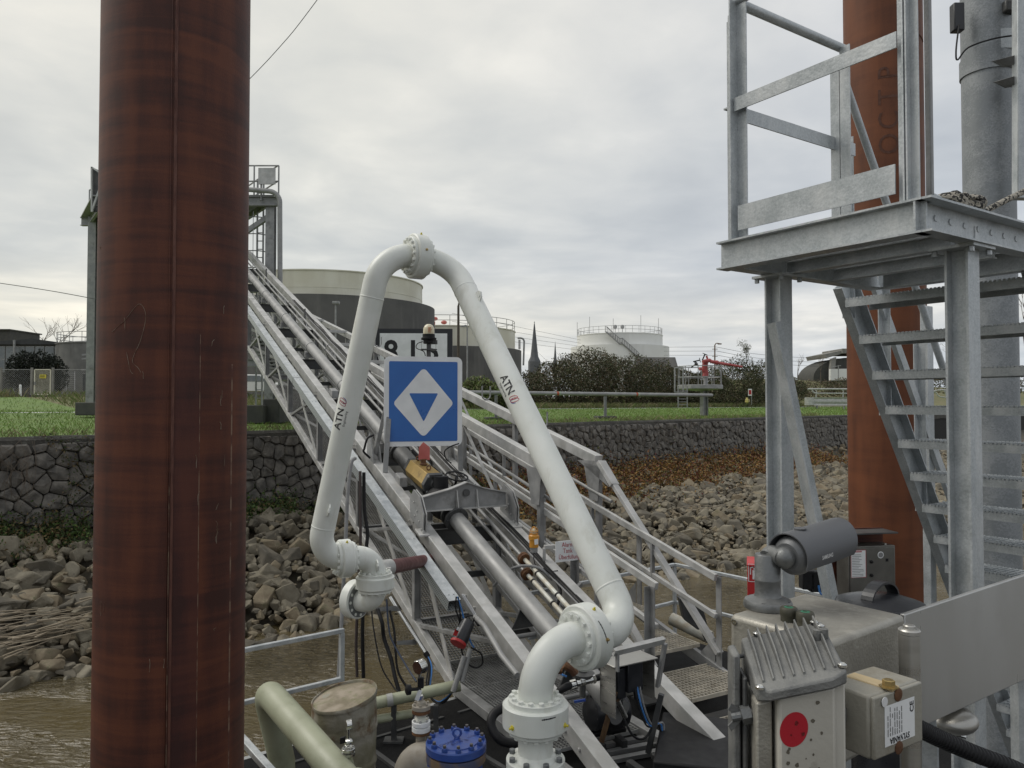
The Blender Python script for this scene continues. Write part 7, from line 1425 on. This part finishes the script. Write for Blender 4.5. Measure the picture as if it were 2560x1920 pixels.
# floodlight with cooling fins, red dot on the pale face
fd_ = thing('flood_light', 'finned grey floodlight housing with a red round sticker on its pale face', 'floodlight', S(2000, 1900, 1.33))
FL, FR = S(1892, 1722, 1.30), S(2118, 1676, 1.285); X_ = (FR-FL).normalized(); Y_ = V((.12, 1, 0)).normalized(); W_ = (FR-FL).length
FBz = .04; DP = .15
palef = mat('pale dusty cover', (.46,.44,.39), (.40,.38,.33), 4, .5, .1, .05, 90, dirt=(.17,.155,.125), dscale=9, dlo=.62, dhi=.76)
fgrey = mat('cast fin grey', (.15,.152,.148), (.21,.21,.20), 22, .55, .35, .15, 200)
body = [(0,0),(.02,-.012),(W_*.82,-.012),(W_,.0),(W_,DP),(0,DP)]
MB().add([FL+X_*a+Y_*b+UP*(FBz*(b/DP)) for a, b in body]+[FL+X_*a+Y_*b-UP*.022 for a, b in body], [tuple(range(6))[::1], tuple(range(6, 12))[::-1]]+[(i, i+6, (i+1) % 6+6, (i+1) % 6) for i in range(6)]).build('housing_lid', fgrey, fd_, bevel=.004)
for i in range(8):
    x = .012+(W_-.03)*i/7; a = FL+X_*x+Y_*.012+UP*(FBz*.08-.001); b = FL+X_*x+Y_*DP+UP*(FBz-.001); MB().plate([a, b, b+UP*.014, FL+X_*x+Y_*(DP*.55)+UP*(FBz*.55+.013), a+UP*.005], X_*.0026).build('fin', fgrey, fd_)
for a, b in ((.03,-.002),(.97,.012),(.95,.13),(.9,.145),(.2,.147)): q = FL+X_*W_*a+Y_*b+UP*FBz*max(b,0)/DP; MB().lathe(q, UP, [(.0075,0),(.0075,.004),(.005,.006),(0,.004)], 10).build('screw', chrome, fd_)
for x in (.86, .93): q = FL+X_*W_*x+Y_*.10+UP*.02; MB().tube([q, q+UP*.022], .008, 10).build('stud', fgrey, fd_)
fc0 = FL-UP*.022; fw0 = .035
MB().box(fc0+X_*(fw0+(W_-fw0)*.42)+Y_*.06-UP*.30, X_*(W_-fw0)*.42, Y_*.06, UP*.30).build('front_cover', palef, fd_, bevel=.006)
MB().box(fc0+X_*(W_-.018)+Y_*.07-UP*.30, X_*.0175, Y_*.062, UP*.2995).build('side_strip', mat('pale edge strip', (.50,.48,.43), (.42,.40,.35), 4, .5), fd_, bevel=.004)
MB().box(fc0+X_*.016+Y_*.07-UP*.30, X_*.014, Y_*.05, UP*.29).build('hinge_strip', stain_d, fd_, bevel=.004); MB().box(fc0-X_*.022+Y_*.10-UP*.24, X_*.007, Y_*.03, UP*.30).build('bracket', fgrey, fd_, bevel=.004); MB().box(fc0-X_*.008+Y_*.09-UP*.25, X_*.004, Y_*.03, UP*.27).build('bracket', steel_dk, fd_, bevel=.003)
rd = S(2008, 1839, 1.30); Ff = flat(fc0+X_*W_*.0-Y_*.0006, X_, UP); t_ = (rd-fc0).dot(X_); tz = (rd-fc0).z*1.03
mb = MB(); mb.add([Ff(t_+.0236*math.cos(a), tz+.0285*math.sin(a)) for a in [2*math.pi*i/40 for i in range(40)]], [tuple(range(40))]); mb.build('red_sticker', mat('sticker red', (.42,.012,.025), None, 3, .45), fd_, ang=0)
mb = MB(); spots = mat('dirt fleck', (.12,.105,.08), None, 4, .8)
for _ in range(26):
    a, b, r = rr.uniform(.05, W_*.8), -rr.uniform(.02, .26), rr.uniform(.0012, .0038); mb.add([Ff(a+r*math.cos(t)*rr.uniform(.7,1.2), b+r*math.sin(t)*rr.uniform(.8,1.3)) for t in [2*math.pi*i/9 for i in range(9)]], [tuple(range(9))])
mb.build('dirt_flecks', spots, fd_, ang=0)
q = Z(7, 300, 1325, 1.36); MB().tube([q-X_*.03, q+X_*.075], .008, 10).lathe(q, -X_, [(.008,-.004),(.016,-.004),(.016,.012),(.008,.014)], 6).plate([q-X_*.012+UP*.008, q-X_*.03+UP*.024, q-X_*.036+UP*.014, q-X_*.016-UP*.003], Y_*.005).plate([q-X_*.012-UP*.008, q-X_*.03-UP*.024, q-X_*.036-UP*.014, q-X_*.016+UP*.003], Y_*.005).build('wing_bolt', mtl, fd_)
q = Z(7, 260, 965, 1.42); MB().tube([q-X_*.02, q+X_*.02], .004, 8).build('pin', steel_dk, fd_)
# ballast box with data label
bb = thing('ballast_box', 'small dusty ballast box with white printed data label right of the floodlight', 'ballast box', Z(7, 1215, 1400, 1.34)); A0, A1 = Z(7, 1048, 1215, 1.32), Z(7, 1358, 1205, 1.40); A1.z = A0.z; GX = (A1-A0).normalized(); GY = V((-GX.y, GX.x, 0)); GW = (A1-A0).length; GH = 380/2.477/F*1.36
boxm = mat('dusty box paint', (.31,.295,.25), (.255,.24,.20), 5, .5, .1, .1, 120, dirt=(.19,.165,.12), dscale=12); Gf = flat(A0-GY*.0075, GX, UP)
MB().box(A0+GX*GW/2+GY*.045-UP*GH/2, GX*GW/2, GY*.045, UP*GH/2).build('body', boxm, bb, bevel=.006); MB().box(A0+GX*GW/2-GY*.003-UP*GH/2, GX*GW*.485, GY*.004, UP*GH*.485).build('cover', boxm, bb, bevel=.003)
lx0_, lx1_, ly0, ly1 = GW*.21, GW*.81, -GH*.20, -GH*.84
MB().quad(Gf(lx0_,ly1), Gf(lx1_,ly1), Gf(lx1_,ly0), Gf(lx0_,ly0)).build('data_label', signwhite, bb, ang=0)
G2 = flat(A0-GY*.0080, GX, UP); mb = MB()
for i in range(7):
    x = lx0_+.008+i*.0068; y = ly1+.016
    while y < ly0-.008: l = rr.uniform(.004, .016); (mb.quad(G2(x,y), G2(x+.0022,y), G2(x+.0022,min(y+l,ly0-.004)), G2(x,min(y+l,ly0-.004))) if rr.random() < .82 else 0); y += l+.0016
mb.build('print', inkgrey, bb, ang=0)
text('SYLVANIA', .0145, lambda x, y: G2(lx0_+.044-x*.9, ly1+.0075-y), 'lettering', inkblack, bb, bold=True)
text('CE', .016, lambda x, y: G2(lx1_-.0085-y, ly0-.016+x), 'lettering', inkblack, bb, bold=True)
for y in (.085, .925): MB().lathe(Gf(GW*.48, -GH*y), -GY, [(.0115,0),(.0115,.001),(.007,.003),(0,.002)], 16).build('rusty_screw', rusty, bb)
MB().lathe(Gf(GW*.2, -GH*.12), -GY, [(.007,0),(.0085,.001),(.0085,.002),(.006,.002)], 16).build('round_mark', inkwhite, bb)
w0, w1 = Z(7, 930, 1085, 1.42), Z(7, 1215, 1172, 1.35); MB().beam(w0, w1, .026, .007, up=V((.1,-.2,1))).build('strap', woodpale, bb, bevel=.003); MB().lathe(Z(7, 1168, 1158, 1.355), UP, [(.016,0),(.016,.002),(.0105,.0025),(.0105,.012),(.009,.013)], 6).build('bolt', brass, bb)
MB().box(A0-GX*.022+GY*.06-UP*.045, GX*.021, GY*.02, UP*.014).build('arm', fgrey, bb, bevel=.005); MB().box(A0-GX*.022+GY*.06-UP*.16, GX*.021, GY*.02, UP*.02).build('arm', fgrey, bb, bevel=.005); MB().box(A0-GX*.046+GY*.06-UP*.14, GX*.006, GY*.022, UP*.13).build('arm', steel_dk, bb, bevel=.003)
# bin with black lid and handle
bn = thing('black_bin', 'black round bin lid with arched handle behind the steel box', 'bin', V((1.22, 2.55, PF))); lc = S(2201, 1505, 2.62); lr = .142
MB().lathe(lc, UP, [(lr*.98,-.03),(lr,-.026),(lr,-.004),(lr*.985,.0),(lr*.93,.003),(lr*.6,.018),(lr*.2,.024),(0,.025)], 56).build('lid', blackgl, bn, ang=50); MB().lathe(V((lc.x, lc.y, PF+.02)), UP, [(lr*.8,0),(lr*.93,lc.z-PF-.05)], 40).build('body', blackgl, bn)
hx_ = V((.80,.60,0)).normalized(); hy_ = V((-.6,.8,0)); pts = [lc+hx_*(lr*.62*math.cos(a))+UP*(.008+.058*math.sin(a)) for a in [math.pi*i/16 for i in range(17)]]
mb = MB()
for a, b in zip(pts, pts[1:]): mb.beam(a-(b-a)*.05, b+(b-a)*.05, .04, .007, up=hy_.cross(b-a))
mb.build('handle', blackgl, bn, ang=50, bevel=.0)
# corrugated hose bottom right
c = bez([Z(7, 1330, 1400, 1.80), Z(7, 1480, 1475, 1.85), Z(7, 1700, 1570, 1.9), Z(7, 1960, 1670, 1.95), Z(7, 2200, 1800, 2.0)], 40)
single(MB().tube(c, [.021*(1 if (i//2) % 2 else .86) for i in range(len(c))], 22), 'corrugated_hose', black, 'black corrugated hose under the steel panel in the bottom right corner', 'hose', ang=25)
t = thing('domed_cover', 'small grey domed cover under the steel panel at the bottom right', 'cover', Z(7,1530,1370,2.1)); MB().sphere(Z(7,1530,1350,2.1), .075, 20, 12, sc_=(1,1,.5)).build('dome', stain, t); MB().tube(bez([Z(7,1500,1400,2.05), Z(7,1560,1440,2.05), Z(7,1640,1465,2.05)], 5), .006, 8).build('fitting', chrome, t)
# ----------------------------------------------------------------- pipework on the gangway side and light deck clutter
hose('bundle of thin black cables beside the gangway behind the white arm', [Z(10,1395,1130,9.6), Z(10,1460,1180,9.5), Z(10,1510,1260,9.4), Z(10,1530,1340,9.3), Z(10,1500,1450,9.2)], .018, black, 'cable_bundle')
hose('black hose bent behind the actuator beside the thin pipes', [Z(10,300,150,11.6), Z(10,400,250,11.5), Z(10,500,320,11.4), Z(10,535,390,11.3), Z(10,530,470,11.2)], .022, black, 'bent_hose')
hose('coiled black cable loop hanging on the bridge beside the sign brace', [Z(3,1240,290,11.2), Z(3,1190,320,11.1), Z(3,1165,400,11.1), Z(3,1160,430,11.1), Z(3,1210,480,11.2)], .016, black, 'cable_loop')
hose('black cable looped below the right corner of the blue sign', [Z(10,690,95,11.7), Z(10,620,120,11.7), Z(10,570,160,11.7), Z(10,580,220,11.7), Z(10,625,260,11.7)], .010, black, 'cable_loop')
gd2 = thing('white_drain_pipe', 'thick white pipe lying by the water behind the gangway foot', 'pipe', Z(11, 1150, 1530, 10.4)); MB().tube([Z(11,1050,1490,10.6), Z(11,1360,1640,10.2)], .085, 16).build('pipe', white_s, gd2)
gd3 = thing('grey_box', 'dark grey equipment housing hung behind the gangway end diagonal', 'equipment box', Z(11, 1230, 1450, 9.9)); MB().plate([Z(11,1115,1330,10), Z(11,1300,1390,10), Z(11,1340,1560,10), Z(11,1260,1580,10), Z(11,1150,1500,10)], (0,.18,0)).build('housing', steel_dk, gd3, bevel=.01)
for i in range(2): MB().tube(bez([Z(11,1290,1570,9.95), Z(11,1300+i*12,1620,9.9), Z(11,1320-i*6,1660,9.9)], 4), .008, 6).build('cable', black, gd3)
